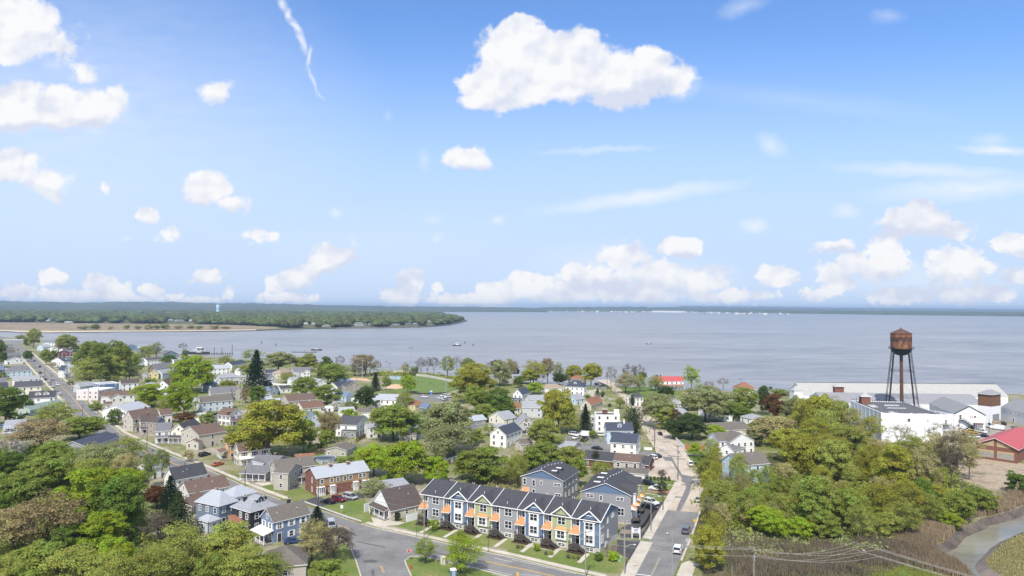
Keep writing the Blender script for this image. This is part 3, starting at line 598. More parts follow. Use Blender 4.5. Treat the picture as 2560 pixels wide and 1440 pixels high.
def house(label, A, B, C, e, r, wall='white', roof='dg', rf='g', name='house', cat='house', group=None, **k):
    ctr, rz, L, D, flip = frame_of(A, B, C, e)
    near = ctr.y < k.get('nearY', 265)
    h = Hs(); h.root = thing(name, label, cat, (ctr.x, ctr.y, 0), rz, group); h.L, h.D, h.e, h.r, h.flip, h.near, h.rf = L, D, e, r, flip, near, rf; h.rz = rz; h.ctr = ctr
    h.wall = wall; h.rname = roof
    gw = k.get('gw', wall)
    wall_mb(rf, L, D, e, r, 0, gw != wall, k.get('found', .35)).build('wall', [wallm(wall), wallm(gw), FOUND], h.root)
    fas = wallm(k['fas']) if 'fas' in k else TRIM
    h.roof = roof_mb(rf, L, D, e, r, k.get('oh', .35)).build('roof', [roofm(roof), fas], h.root)
    rg = random.Random(hash((round(ctr.x), round(ctr.y))) & 0xffff)
    st = k.get('st', max(1, int((e+.6)//2.7)))
    sides = {'f': (0, -D/2, 0, L), ('b' if not flip else 'a'): (L/2, 0, math.pi/2, D), ('a' if not flip else 'b'): (-L/2, 0, -math.pi/2, D), 'k': (0, D/2, math.pi, L)}
    h.sides = sides; h.vis = {}
    Mz = Matrix.Rotation(rz, 3, 'Z')
    skip = k.get('nowin', '')
    frame = k.get('frame', TRIM); shut = k.get('shut')
    if k.get('win', True):
        for s, (cx, cy, a, ln_) in sides.items():
            nrm = Mz @ Vector((math.sin(a), -math.cos(a), 0)); P = ctr + Mz @ Vector((cx, cy, 0))
            if nrm.dot(Vector((0, 0, 0)) - P) <= -6 or s in skip: continue
            h.vis[s] = 1
            n = k.get('n'+s) or max(1, round(ln_/3.4))
            dk = rg.randrange(n) if s == k.get('ds', 'f') else -1
            for i in range(n):
                t = (i+.5)/n-.5
                for fl in range(st):
                    z = e-1.35-2.65*(st-1-fl)
                    if z < .9: z = 1.3
                    if fl == 0 and i == dk:
                        ox = math.cos(a)*t*ln_; oy = math.sin(a)*t*ln_
                        door(h.root, cx+ox, cy+oy, a, .3 if e > 3 else .1, m=k.get('dm')); continue
                    if rg.random() < .12: continue
                    ox = math.cos(a)*t*ln_; oy = math.sin(a)*t*ln_
                    window(h.root, cx+ox, cy+oy, z, a, .95 if e > 3.2 else .85, 1.35 if e > 3.2 else 1.0, near, frame, GLASS if rg.random() < .8 else GLASSL, rg.random() < .25, shut=shut if (near or ctr.y < 420) else None)
            if r > 2.4 and ((rf == 'g' and s in 'ab') or (rf == 't' and s in 'fk')):
                window(h.root, cx, cy, e+.7, a, .75, 1.0, near, frame)
    if 'po' in k: porch(h, k['po'], k.get('pd', 2.0), k.get('pz', 2.7), k.get('pw'), k.get('pr'), k.get('pt', 0))
    for (u, v, *q) in k.get('ch', []):
        chimney(h, u, v, *q)
    for i in range(k.get('dmr', 0)):
        dormer(h, (i+.5)/k['dmr']*2-1, k.get('dmw', 2.0))
    if k.get('vents', near):
        for i in range(2):
            u, v = rg.uniform(-.7, .7), rg.uniform(-.6, -.1)
            vent(h, u, v)
    HOUSES.append(h); return h
def roof_z(h, x, y):
    if h.rf == 'g': return h.e + h.r*(1-abs(y)/(h.D/2))
    if h.rf == 't': return h.e + h.r*(1-abs(x)/(h.L/2))
    if h.rf == 'h': return h.e + h.r*min(1, min(h.L/2-abs(x), h.D/2-abs(y))/(min(h.L, h.D)/2))
    return h.e-.25
def chimney(h, u, v, top=1.1, w=.7, m='brick'):
    x, y = u*h.L/2*(-1 if h.flip else 1), v*h.D/2; z = roof_z(h, x, y); b = MB()
    b.box(x-w/2, y-w/2, z-.5, x+w/2, y+w/2, z+top, 0); b.box(x-w/2-.06, y-w/2-.06, z+top, x+w/2+.06, y+w/2+.06, z+top+.12, 1); b.box(x-.15, y-.15, z+top+.12, x+.15, y+.15, z+top+.35, 0)
    b.build('chimney', [wallm(m), FOUND], h.roof)
def vent(h, u, v, hh=.45):
    x, y = u*h.L/2, v*h.D/2; z = roof_z(h, x, y)
    b = MB(); b.tube([(x, y, z-.1), (x, y, z+hh)], .07, 6); b.lathe([(.2, z+.14), (.09, z+.24)], 6, 0, x, y); b.build('vent_pipe', mat('vent_grey', (.5, .5, .5), .5, .1), h.roof)
def porch(h, sd, dp, z, pw=None, pr=None, pt=0):
    for s in sd:
        cx, cy, a, ln_ = h.sides[s]; w = pw or ln_
        o = thing('porch', None, None, (cx+math.cos(a)*pt, cy+math.sin(a)*pt, 0), a); o.parent = h.root
        b = MB(); y0, y1 = -.02, -dp
        t = .14; zr = z+.7
        b.poly([(-w/2-.2, y1-.25, z+t), (w/2+.2, y1-.25, z+t), (w/2+.2, y0, zr+t), (-w/2-.2, y0, zr+t)], 0)
        b.poly([(-w/2-.2, y0, zr), (w/2+.2, y0, zr), (w/2+.2, y1-.25, z), (-w/2-.2, y1-.25, z)], 1)
        b.poly([(-w/2-.2, y1-.25, z), (w/2+.2, y1-.25, z), (w/2+.2, y1-.25, z+t), (-w/2-.2, y1-.25, z+t)], 1)
        for x in (-w/2-.2, w/2+.2): b.poly([(x, y1-.25, z), (x, y0, zr), (x, y0, zr+t), (x, y1-.25, z+t)], 1)
        b.build('porch_roof', [roofm(pr or h.rname), TRIM], o)
        n = max(2, round(w/2.4)+1)
        for i in range(n):
            x = -w/2+.1+(w-.2)*i/(n-1); p = MB(); p.box(x-.08, y1+.02, .35, x+.08, y1+.18, z); p.build('post', TRIM, o)
        d = MB(); d.box(-w/2, y1, .02, w/2, y0, .35, 0); d.build('deck', mat('porch_deck', (.26, .235, .21), .8, .15), o)
        if h.near or h.ctr.y < 330:
            q = MB(); q.box(-w/2, y1+.06, 1.0, w/2, y1+.12, 1.07); q.box(-w/2, y1+.06, .5, w/2, y1+.12, .56)
            for i in range(int(w/.35)): x = -w/2+.2+i*.35; q.box(x, y1+.07, .56, x+.04, y1+.11, 1.0)
            q.build('railing', TRIM, o)
def dormer(h, u, w=2.0, kind='g'):
    """a gabled dormer on the slope facing the street (front)"""
    x = u*h.L/2*.62 if abs(u) > .01 else 0; hh = 1.25
    d0 = thing('dormer', None, None, (x, -h.D/2*.62, roof_z(h, x, -h.D/2*.62)), 0); d0.parent = h.root
    dep = min(2.6, h.D*.3)
    b = MB(); b.box(-w/2, 0, -.2, w/2, dep, hh, 0); b.poly([(-w/2, 0, hh), (w/2, 0, hh), (0, 0, hh+.75)], 0)
    b.build('dormer_wall', wallm('offwhite' if h.wall == 'white' else h.wall), d0)
    q = roof_mb('t', w, dep+.4, hh, .78, .2, .1); q.v = [(p[0], p[1]+dep/2, p[2]) for p in q.v]; q.build('dormer_roof', [roofm(h.rname), TRIM], d0)
    window(d0, 0, 0, .62, 0, .8, .85, False)
def wing(h, A, B, C, e, r, rf='g', wall=None, roof=None, win=True, gw=None, found=.35, n=None, oh=.3):
    """a further mass of the same house"""
    ctr, rz, L, D, flip = frame_of(A, B, C, e)
    inv = Matrix.Rotation(-h.rz, 3, 'Z'); p = inv @ (ctr - h.ctr)
    w = Hs(); w.root = thing('wing', None, None, (p.x, p.y, 0), rz-h.rz); w.root.parent = h.root
    w.L, w.D, w.e, w.r, w.flip, w.near, w.rf, w.wall, w.rname, w.ctr, w.rz = L, D, e, r, flip, h.near, rf, wall or h.wall, roof or h.rname, ctr, rz
    wall_mb(rf, L, D, e, r, 0, bool(gw), found).build('wing_wall', [wallm(w.wall), wallm(gw or w.wall), FOUND], w.root)
    w.roof = roof_mb(rf, L, D, e, r, oh).build('wing_roof', [roofm(w.rname), TRIM], w.root)
    w.sides = {'f': (0, -D/2, 0, L), ('b' if not flip else 'a'): (L/2, 0, math.pi/2, D), ('a' if not flip else 'b'): (-L/2, 0, -math.pi/2, D)}
    if win:
        st = max(1, int((e+.6)//2.7)); nn = n or max(1, round(L/3.2))
        for i in range(nn):
            for fl in range(st): window(w.root, (i+.5)/nn*L-L/2, -D/2, max(1.2, e-1.35-2.65*(st-1-fl)), 0, .95, 1.3, False)
        for s in 'ab':
            cx, cy, a, ln_ = w.sides[s]
            if (Matrix.Rotation(rz, 3, 'Z') @ Vector((math.sin(a), -math.cos(a), 0))).dot(-ctr) > 0 and D > 3:
                for fl in range(st): window(w.root, cx, cy, max(1.2, e-1.35-2.65*(st-1-fl)), a, .9, 1.25, False)
    return w
# ================================================================== HOUSES OF THE TOWN
SHUT = mat('shutter_maroon', (.12, .03, .03), .6, .1)
GL = 'houses along the left street'; GM = 'houses in the middle of town'; GR_ = 'houses along the right street'; GF = 'houses by the water'
T(0, 740)
house('pale blue house with wide dark grey hipped roof left of the street', (60, 757), (322, 745), 9, 5.4, 4.2, 'ltblue', 'gr', 'h', group=GL, dmr=1, dmw=2.6)
house('low white house with pale grey roof between two dark roofed neighbours on the left street', (125, 836), (392, 826), 7, 4.6, 2.2, 'white', 'lg', group=GL)
house('cream house with long blue-black roof beside the row of parked cars', (143, 914), (415, 902), 9, 5.4, 3.4, 'cream', 'dg', group=GL)
house('dark roofed house with two white dormer gables at the street corner', (285, 1022), (547, 1010), 8, 5.2, 3.4, 'white', 'ch', group=GL, dmr=2, dmw=3.2)
house('low house with sea-green roof in front of the two dormer gables', (300, 1140), (650, 1075), 7, 3.4, 2.2, 'seagreen', 'sage', group=GL)
house('cream house with black roof cut by the left edge, beside the blue-black roof', (-60, 925), (80, 916), 8, 5, 3.2, 'cream', 'ch', group=GL)
house('dark blue cottage at the left edge beside the pale blue house', (-80, 742), (52, 732), 8, 4, 2.4, 'slate', 'bl', group=GL)
house('white gabled house behind the pale blue house on the left street', (65, 640), (232, 632), 8, 4.6, 3, 'white', 'dg', 't', group=GL)
house('grey roofed house beyond the white gable on the left street', (50, 598), (215, 588), 8, 4.6, 2.6, 'greige', 'gr', group=GL)
house('tan house with taupe roof far up the left street', (50, 542), (152, 536), 8, 4.4, 2.6, 'tan', 'taupe', group=GL)
house('small white house far up the left street, before the long flat building', (42, 505), (132, 500), 7, 4.6, 2.2, 'white', 'gr', group=GL)
house('long low grey flat roofed building at the far end of the street', (30, 440), (250, 436), 14, 5.5, 0, 'gray', 'gr', 'f', name='flat_building', cat='building')
house('white house with pale roof behind the shrubs at the left edge', (40, 1302), (245, 1290), 9, 3.6, 2, 'white', 'lg', group=GL, po='f')
house('pale blue gabled house near the far end of the street, right side', (372, 508), (432, 512), 9, 5, 3, 'ltblue', 'lg', 't', group=GL)
house('white gabled house with pale roof beside the tall olive tree up the street', (475, 528), (577, 526), 9, 5, 2.6, 'white', 'lg', 't', group=GL)
house('wide white boat shed with blue-grey roof beside the river mouth', (428, 466), (568, 464), 12, 5.5, 1.4, 'white', 'bl', 'g', name='boat_shed', cat='shed')
h = house('dark red house with white gable trim', (562, 570), (722, 566), 11, 6.4, 3.2, 'maroon', 'gr', 't', group=GL, gw='maroon')
house('grey flat roofed house beside the dark red house', (690, 612), (800, 606), 8, 4.2, 0, 'ltgray', 'lg', 'f', group=GL)
house('white house with steep navy roof and white gable dormer beside the street', (640, 658), (772, 650), (592, 642), 6, 3.4, 'white', 'navy', group=GL, dmr=1, dmw=3.4)
house('tall white gabled house with navy roof next to the big tree clump', (640, 742), (700, 738), 10, 6.4, 3.4, 'white', 'navy', 't', group=GL, po='f')
h = house('pinkish white flat roofed shop building facing the street', (985, 946), (1147, 915), (908, 918), 6.2, 0, 'pinkwhite', 'white', 'f', name='shop_building', cat='shop', group=GL)
house('blue flat roofed building with white roof deck behind the shop', (1000, 882), (1190, 868), (945, 866), 6.6, 0, 'navyblue', 'lm', 'f', name='flat_building', cat='building', group=GL)
h = house('pale beige house with brown roof and cross gable beside the shop', (1010, 1002), (1345, 986), 8, 4.8, 2.2, 'offwhite', 'br', group=GL)
wing(h, (1105, 1022), (1238, 1012), 5, 4.8, 2.2, 't')
wing(h, (1050, 1085), (1120, 1080), 4, 2.8, 1.2, 'g')
house('white house with pale blue-grey roof below the shop', (1268, 1150), (1500, 1108), (1210, 1105), 5.2, 2.6, 'white', 'lm', group=GL)
h = house('big tan house with brown roof and round brown porch', (1330, 1232), (1590, 1196), 8, 6, 3.4, 'beige', 'br', group=GL, po='f', pd=2.6, pr='br', ch=[(.3, 0)])
h = house('dark taupe house with white trim and white porch railing', (1412, 1262), (1560, 1250), 8, 5.8, 2.6, 'taupe', 'brownblack', group=GL, po='f', ch=[(0, 0, 1.2, .7, 'dkbrick')])
wing(h, (1562, 1268), (1650, 1246), 5, 5.8, 2.2, 't', gw='blue')
h = house('grey roofed pale house with columned porch beside the taupe house', (1560, 1352), (1700, 1345), 9, 5.4, 2.8, 'offwhite', 'gr', group=GL, po='f')
house('cream gabled house with blue-black roof and screened porch', (1862, 1350), (2015, 1296), (1708, 1348), 5.4, 3, 'cream', 'ch', group=GL, po='a', pd=2.2)
h = house('tan sided house with brown roof and small gabled entry porch', (1990, 1392), (2258, 1352), (1868, 1342), 5.7, 2.8, 'beige', 'br', group=GL, ch=[(.2, .1)])
wing(h, (1862, 1462), (1985, 1470), 2.5, 3.0, 1.2, 't')
house('white house with dark brown roof behind the blue flat building', (1215, 878), (1382, 868), 9, 5.2, 2.6, 'white', 'brownblack', group=GM)
h = house('pale yellow gabled house with grey roof in the middle of town', (1475, 775), (1585, 772), 11, 5, 3, 'yellow', 'lg', 't', group=GM)
wing(h, (1388, 800), (1474, 798), 6, 4.4, 2.4, 't', 'beige')
house('dark brown gabled house with grey roof behind the yellow house', (1552, 728), (1722, 712), 8, 5.4, 3.6, 'brown', 'gr', group=GM)
house('light blue house with grey roof beside the bright green tree', (1625, 772), (1735, 758), 8, 4.8, 2.6, 'paleblue', 'lg', group=GM)
house('white gabled cottage with brown roof below the yellow house', (1685, 892), (1770, 852), (1590, 882), 4.4, 3.4, 'white', 'br', group=GM)
house('wide white house with low dark roof near the river', (1470, 642), (1640, 632), 9, 5.6, 1.6, 'white', 'dg', group=GM)
house('small grey house left of the wide white house near the river', (1400, 652), (1462, 648), 8, 4.6, 2.2, 'ltgray', 'lg', group=GM)
house('big house with taupe gabled roof at the river edge', (1632, 584), (1785, 576), 12, 5.6, 3.6, 'slate', 'taupe', 't', group=GF)
house('white house with pale roof behind the dark round tree', (1740, 642), (1852, 630), 8, 5, 1.6, 'white', 'lg', group=GM)
house('long low grey roofed building close to the river', (1820, 624), (1952, 616), 9, 3.4, 1.6, 'ltgray', 'gr', group=GF)
h = house('navy house with a square lookout tower at the river edge', (1268, 504), (1368, 502), 10, 5.4, 2.6, 'navyblue', 'gr', 't', group=GF)
wing(h, (1372, 512), (1412, 512), 4, 8.5, 0, 'f', 'navyblue')
house('white house with pale grey cross gable roof right of the bright tree', (2130, 727), (2302, 720), 8, 5.2, 2.6, 'white', 'lm', group=GM)
house('white house with navy roof near the tall spruce', (2322, 692), (2462, 668), 8, 5, 2.8, 'white', 'navy', group=GM)
house('white gabled house with red-brown roof between the bright tree and the grey house', (2112, 832), (2192, 826), 10, 4.8, 3, 'white', 'rb', 't', group=GM)
house('grey house with pale hipped roof and porch in the middle of town', (2195, 818), (2392, 806), 8, 5.6, 2.8, 'ltgray', 'lg', 'h', group=GM, po='f')
house('beige house with flat pale roof under the tall spruce', (2385, 812), (2490, 806), 8, 5.4, .8, 'beige', 'lg', 'g', group=GM)
h = house('large beige house with grey roof and garage gable', (2110, 978), (2312, 966), 9, 5.8, 3.4, 'beige', 'gr', group=GM, ch=[(-.95, 0, .6, .8, 'offwhite')])
wing(h, (2316, 962), (2432, 952), 8, 5.8, 3, 't')
house('long pale blue-grey house with taupe roof', (2012, 1066), (2326, 1040), 8, 5.6, 2.8, 'paleblue', 'taupe', group=GM)
house('white garage with taupe roof beside the blue-grey house', (2082, 1242), (2237, 1226), 6, 2.8, 1.6, 'offwhite', 'taupe', name='garage', cat='garage', win=True)
house('low flat roofed white garage beside the taupe roofed garage', (1958, 1228), (2078, 1236), 6, 2.6, 0, 'white', 'white', 'f', name='garage', cat='garage')
house('white gabled house with maroon shutters and brick chimney', (2300, 1196), (2424, 1176), 9, 5.6, 3, 'white', 'br', 't', group=GM, shut=SHUT, ch=[(-.9, -.6, 1.6, 1.0, 'dkbrick')], po='f')
T(0, 1080)
house('small white house half hidden by the woods', (1482, 372), (1616, 345), 7, 4, 2.4, 'white', 'lg', group=GL)
house('house with blue-black roof and white gable at the edge of the woods', (1742, 478), (2066, 416), (1632, 446), 3.2, 3.2, 'white', 'ch', group=GL, ch=[(0, .2, .9, .5, 'charcoal')])
h = house('white house with sagging brown roof below the woods', (1892, 612), (2290, 540), (1800, 552), 3.8, 2.6, 'offwhite', 'br', group=GL, ch=[(.25, .05)])
wing(h, (1915, 745), (2090, 640), 3.2, 2.6, 1.0, 's', 'greige', 'br')
wing(h, (1905, 735), (2040, 700), 5, 2.4, .6, 's', 'taupe', 'rb')
h = house('slate blue house with pale grey hipped roof', (2192, 745), (2375, 690), (2020, 680), 5.8, 3.0, 'slate', 'lm', 'h', group=GL, ch=[(.3, .3)])
wing(h, (2085, 905), (2200, 868), (1998, 868), 3.0, 1.2, 'h', 'paleblue', 'lm')
wing(h, (2330, 660), (2560, 600), 6, 5.8, 2.2, 'h', 'white', 'lm')
h = house('charcoal house with grey hipped roof and roof dormers', (2502, 805), (2762, 735), (2340, 742), 5.6, 3.0, 'charcoal', 'lg', 'h', group=GL, dmr=1, ch=[(-.5, .3, 1.4, .7, 'charcoal'), (.7, -.2, 1.4, .7, 'charcoal')])
wing(h, (2300, 925), (2490, 900), 4, 2.6, 1, 's', 'charcoal', 'rust')
house('long one storey building with blue-black roof among the left trees', (872, 152), (1190, 48), (662, 128), 3.4, 2.2, 'gray', 'navy', group=GL)
house('orange tan house with brown roof and dark wooden porch', (2282, 130), (2522, 104), (2166, 110), 5.6, 2.6, 'orange', 'br', group=GL, po='a', pd=2.6, pr='rb')
house('cream white house with brown roof and long white porch', (2392, 196), (2700, 158), (2312, 172), 5.4, 2.6, 'cream', 'br', group=GL, po='f', pr='white', shut=SHUT, ch=[(.6, .1)])
T(640, 1080)
h = house('grey bungalow with a shed dormer and broad porch roof', (128, 392), (384, 272), (-20, 336), 3.3, 3.2, 'gray', 'gr', 't', group=GL, po='a', pd=2.4, ch=[(.6, .2, 1.5, .7, 'dkbrick')])
wing(h, (72, 318), (178, 272), 4, 5.0, .8, 's', 'ltgray', win=True, found=0)
h = house('greige house with front gable and wraparound columned porch', (205, 378), (590, 330), 8, 5.6, 2.4, 'greige', 'taupe', group=GL, po='f', pd=2.4)
wing(h, (322, 412), (458, 344), 5, 5.6, 2.0, 't')
h = house('two storey brick apartment house with pale metal roof', (605, 462), (1128, 384), (466, 404), 5.7, 2.3, 'brick', 'lm', name='apartment_house', cat='apartment house', win=False, fas='white', found=0)
for i, x in enumerate((-.40, -.22, -.10, .03, .14, .33, .41)): window(h.root, x*h.L, -h.D/2-.06, 4.4, 0, 1.0, 1.15, True)
b = MB(); b.box(-h.L/2, -h.D/2-.06, 2.9, h.L/2, -h.D/2+.01, 5.62); b.build('siding_band', wallm('siding'), h.root)
for z in (1.5, 4.3): window(h.root, -h.L/2, -1.2, z, -math.pi/2, .8, 1.4, True)
for x0, x1 in ((-.5, -.36), (-.26, -.16), (.18, .28), (.36, .5)):
    b = MB(); n = 5
    for i in range(n): x = (x0+(x1-x0)*i/(n-1))*h.L; b.box(x-.07, -h.D/2-1.1, 0, x+.07, -h.D/2-.96, 2.8)
    b.box(x0*h.L, -h.D/2-1.12, .9, x1*h.L, -h.D/2-1.06, 1.0); b.box(x0*h.L, -h.D/2-1.2, 2.75, x1*h.L, -h.D/2-.06, 2.9)
    for i in range(int((x1-x0)*h.L/.3)): x = x0*h.L+.15+.3*i; b.box(x, -h.D/2-1.11, .1, x+.1, -h.D/2-1.07, .9)
    b.build('porch_screen', TRIM, h.root)
    door(h.root, (x0+x1)/2*h.L, -h.D/2-.03, 0, .05, m=mat('door_white', (.7, .7, .7), .5, .05)); window(h.root, (x0*.75+x1*.25)*h.L, -h.D/2, 1.5, 0, 1.0, 1.2, True)
chimney(h, -.30, -.15, .9, .9); chimney(h, .38, -.15, .9, .9)
for u in (-.1, -.45, .2): vent(h, u, -.3, .3)
h = house('beige cape house with tall charcoal roof and white gable front', (1346, 784), (1662, 714), (1106, 714), 2.9, 4.6, 'beige', 'brownblack', group=GM, gw='white', nf=3, na=1, nowin='a')
f = 'a'; cx, cy, a, ln_ = h.sides[f]
for t in (-.3, .22): window(h.root, cx, cy+t*ln_*(1 if a > 0 else -1)*(-1), 1.5, a, 1.9, 1.4, True, double=True)
door(h.root, cx, cy, a, .2); porch(h, f, 1.5, 2.5, ln_*.8)
house('low shed with pale grey roof behind the cape house', (1342, 572), (1540, 540), (1202, 494), 2.7, 1.4, 'ltgray', 'lg', name='shed', cat='shed')
h = house('blue two storey house with charcoal roof beside the road', (176, 898), (528, 812), (16, 852), 5.6, 2.7, 'blue', 'taupe', group=GL, ch=[(.25, .15, 1.5, .75, 'charcoal')], shut=TRIM, po='a', pd=2.6, pr='white')
house('house with taupe hipped roof at the bottom of the photo, below the blue house', (500, 1325), (508, 1165), (120, 1195), 2.9, 2.6, 'greige', 'taupe', 'h', group=GL)
house('small shed with grey roof on the lawn behind the brick apartment house', (905, 185), (1005, 135), (797, 128), 2.3, 1.2, 'greige', 'taupe', name='shed', cat='shed')
house('little white shed with black roof beside the wooden fence', (1905, 262), (2010, 235), 4, 2.3, 1.3, 'white', 'dg', name='shed', cat='shed')
house('open garden pavilion with rust roof behind the greige house', (400, 262), (575, 250), 4.5, 2.4, 1.0, 'taupe', 'rust', name='garden_pavilion', cat='pavilion', win=False)
T(640, 740)
h = house('white two storey house with dark grey roof and grey deck', (1005, 1292), (1143, 1238), (848, 1264), 5.6, 2.8, 'white', 'dg', 't', group=GM)
wing(h, (852, 1352), (1000, 1362), 2.4, 2.9, .5, 's', 'gray', 'dg')
house('sage beige back extension house beside the white house with dark roof', (1118, 1312), (1262, 1302), 7, 5.2, 2, 'offwhite', 'lg', group=GM)
h = house('light blue house with grey roof behind the big green tree', (1480, 1322), (1672, 1300), 8, 5.6, 3, 'ltblue', 'lg', group=GM, ch=[(.2, .2, 1.4, 1.0, 'brick')])
wing(h, (1430, 1400), (1600, 1398), 4, 2.7, .6, 's', 'greige', 'taupe')
house('pale house with dark grey roof behind the grey-green willow', (2102, 1342), (2212, 1312), 8, 4.8, 3, 'offwhite', 'gr', group=GM)
house('small grey house with white roof above the willow', (2140, 1252), (2302, 1232), 7, 4, 1.8, 'gray', 'lm', group=GM)
h = house('cream house with grey roof and glazed porch', (2482, 1232), (2602, 1214), (2362, 1200), 5.6, 2.8, 'cream', 'lg', group=GM)
wing(h, (2300, 1305), (2482, 1310), 3, 2.7, .8, 's', n=4)
h = house('white house with navy roof and blue-black porch, standing alone', (2500, 1388), (2655, 1334), (2340, 1372), 5.8, 2.8, 'white', 'navy', group=GM, gw='white')
h = house('taupe house with big brown roof, its white wing on the left', (325, 1056), (602, 1034), (258, 1028), 5.6, 3, 'greige', 'br', group=GM, ch=[(.8, .1, .8, .6, 'offwhite')])
wing(h, (170, 1058), (300, 1052), 6, 3.6, 1.6, 'g', 'white', 'lm')
house('cream cottage with red-brown roof below the taupe house', (472, 1126), (686, 1104), (430, 1102), 4.2, 2.8, 'cream', 'rb', group=GM, ch=[(0, .1, .9, .6, 'offwhite')])
house('light blue gabled cottage with blue roof above the bare shrubs', (528, 1238), (626, 1228), 8, 4.8, 3, 'ltblue', 'bl', 't', group=GM)
house('small beige house under the light blue gable', (540, 1312), (656, 1304), 6, 4.6, .8, 'beige', 'lg', 's', group=GM)
house('taupe gabled house with dark roof beside the baseball infield', (905, 906), (1056, 898), 11, 5.4, 3, 'taupe', 'dg', 't', group=GM)
house('cream house with navy roof left of the taupe gable', (812, 906), (940, 884), 8, 3.8, 2.6, 'cream', 'navy', group=GM)
house('light blue cottage with dark blue roof below the infield', (900, 1000), (968, 986), 9, 4.6, 2.2, 'ltblue', 'bl', 't', group=GM)
house('long white two storey house with pale grey roof below the ballfield', (1400, 1040), (1468, 1012), (1190, 1028), 5.6, 2.4, 'white', 'lm', 't', group=GM)
house('small white house with taupe roof in front of the long white house', (1030, 1166), (1192, 1160), 7, 3.8, 2, 'white', 'taupe', group=GM)
house('yellow cream bungalow with rust hipped roof beside the ballfield parking', (1592, 1098), (1702, 1078), 8, 2.9, 2.2, 'yellow', 'rust', 'h', group=GM)
house('slate gabled house below the ballfield parking', (1700, 1122), (1772, 1116), 8, 3, 2.4, 'slate', 'bl', 't', group=GM)
house('small white gabled house beside the dark red shrub', (105, 828), (192, 818), 8, 5, 3, 'white', 'dg', 't', group=GM)
house('white house with navy roof behind the tall spruce', (100, 772), (252, 766), 8, 4.6, 2.4, 'white', 'navy', group=GM)
house('beige house with tan hipped roof near the waterfront trees', (248, 772), (372, 754), 8, 5, 2.6, 'beige', 'tanr', 'h', group=GM)
h = house('grey house with several dark gables near the waterfront trees', (374, 752), (542, 745), 10, 5.8, 2.6, 'ltgray', 'gr', group=GM)
wing(h, (470, 762), (540, 758), 4, 5.8, 2, 't', 'white')
house('white cottage with pale roof half hidden by the round green tree', (600, 878), (707, 868), 8, 4.4, 3, 'white', 'lg', 't', group=GM)
h = house('slate blue cottage with navy roof among the white fences', (145, 944), (218, 942), 9, 3.4, 2.6, 'slate', 'navy', 't', group=GM)
wing(h, (250, 930), (352, 922), 7, 3.2, 1.8, 'g', 'white', 'ch')
house('white and blue cottage at the foot of the tall spruce', (50, 948), (150, 940), 7, 3.4, 2, 'paleblue', 'bl', group=GM)
T(1280, 740)
house('white gabled house with navy roof and porch left of the gold-green tree', (102, 986), (182, 962), (20, 978), 5.8, 3, 'white', 'navy', group=GM, po='a')
house('long house with pale grey roof and white railing behind the gold-green tree', (176, 1036), (342, 1030), 8, 3.8, 2, 'white', 'lg', group=GM)
house('light grey two storey house with blue-grey roof left of the gold-green tree', (104, 1112), (302, 1116), 8, 5.6, 2.8, 'ltgray', 'lg', group=GM)
h = house('greige gable front house with a wreath under its peak', (40, 1304), (246, 1302), 12, 4, 4.4, 'greige', 'lg', 't', group=GM, po='f', pd=2.4, nf=2, st=1)
h2 = h; window(h.root, -.9, -h.D/2, 4.9, 0, .8, 1.2, False); window(h.root, 1.1, -h.D/2, 4.9, 0, .8, 1.2, False)
b = MB(); b.tube([(.45*math.cos(t*.628), -h.D/2-.1, 6.8+.45*math.sin(t*.628)) for t in range(11)], .13, 6); b.build('wreath', mat('wreath_green', (.02, .05, .02), .9), h.root)
house('white square house with navy hipped roof and dormer near the water', (535, 906), (720, 914), 9, 5.8, 4, 'white', 'navy', 'h', group=GF, dmr=1)
house('low house with tan hipped roof under the waterfront trees', (318, 926), (522, 916), 9, 3, 2.4, 'white', 'tanr', 'h', group=GF)
house('light blue cottage below the white square house', (640, 1034), (726, 1024), 8, 3.8, 2.6, 'ltblue', 'lg', group=GR_)
house('beige cottage with orange-brown roof beside the pale road', (792, 1092), (906, 1050), (700, 1078), 3.2, 3, 'beige', 'rust', group=GR_, ch=[(.3, -.4, 1, .7, 'brick')])
h = house('tall white three storey block with roof deck', (834, 1188), (1078, 1192), 9, 8.4, 0, 'white', 'gr', 'f', name='apartment_block', cat='apartment block', group=GR_, st=3, nf=3)
b = MB(); b.box(-2.2, -1, 8.1, 0.2, 1, 10.4, 0); b.box(-2.35, -1.15, 10.4, .35, 1.15, 10.6, 1); b.build('brick_roof_house', [wallm('dkbrick'), FOUND], h.root)
b = MB(); b.box(3.2, -3.4, 8.1, 5.6, -.5, 10.6, 0); b.build('roof_stair_house', wallm('white'), h.root)
b = MB()
for i in range(12): b.box(-5+i*.65, -3.9, 8.2, -4.93+i*.65, -3.83, 9.2)
b.box(-5, -3.9, 9.15, 2.2, -3.83, 9.22); b.build('deck_railing', DARKW, h.root)
wing(h, (785, 1200), (834, 1205), 9, 7.2, 0, 'f', 'ltgray')
house('pale blue house with navy roof and dormer in front of the white block', (950, 1346), (1212, 1346), 7, 6, 3, 'ltblue', 'navy', group=GR_, dmr=1, ch=[(.4, -.1, 1.6, .7, 'offwhite')])
T(1280, 1080)
house('cream white house with navy roof, nearest below the pale blue dormer house', (1240, 118), (1284, 62), (984, 102), 5.8, 2.8, 'offwhite', 'navy', 't', group=GR_)
h = house('long brick ranch house with charcoal roof', (1362, 332), (1422, 280), (702, 268), 3, 2.2, 'dkbrick', 'ch', 't', group=GR_)
h = house('greige house with brown roof in front of the brick ranch', (1272, 304), (1306, 258), (1015, 290), 5.4, 1.8, 'greige', 'br', 't', group=GR_)
wing(h, (1325, 425), (1362, 372), (1060, 395), 2.8, .8, 'h', 'offwhite', 'taupe', win=False)
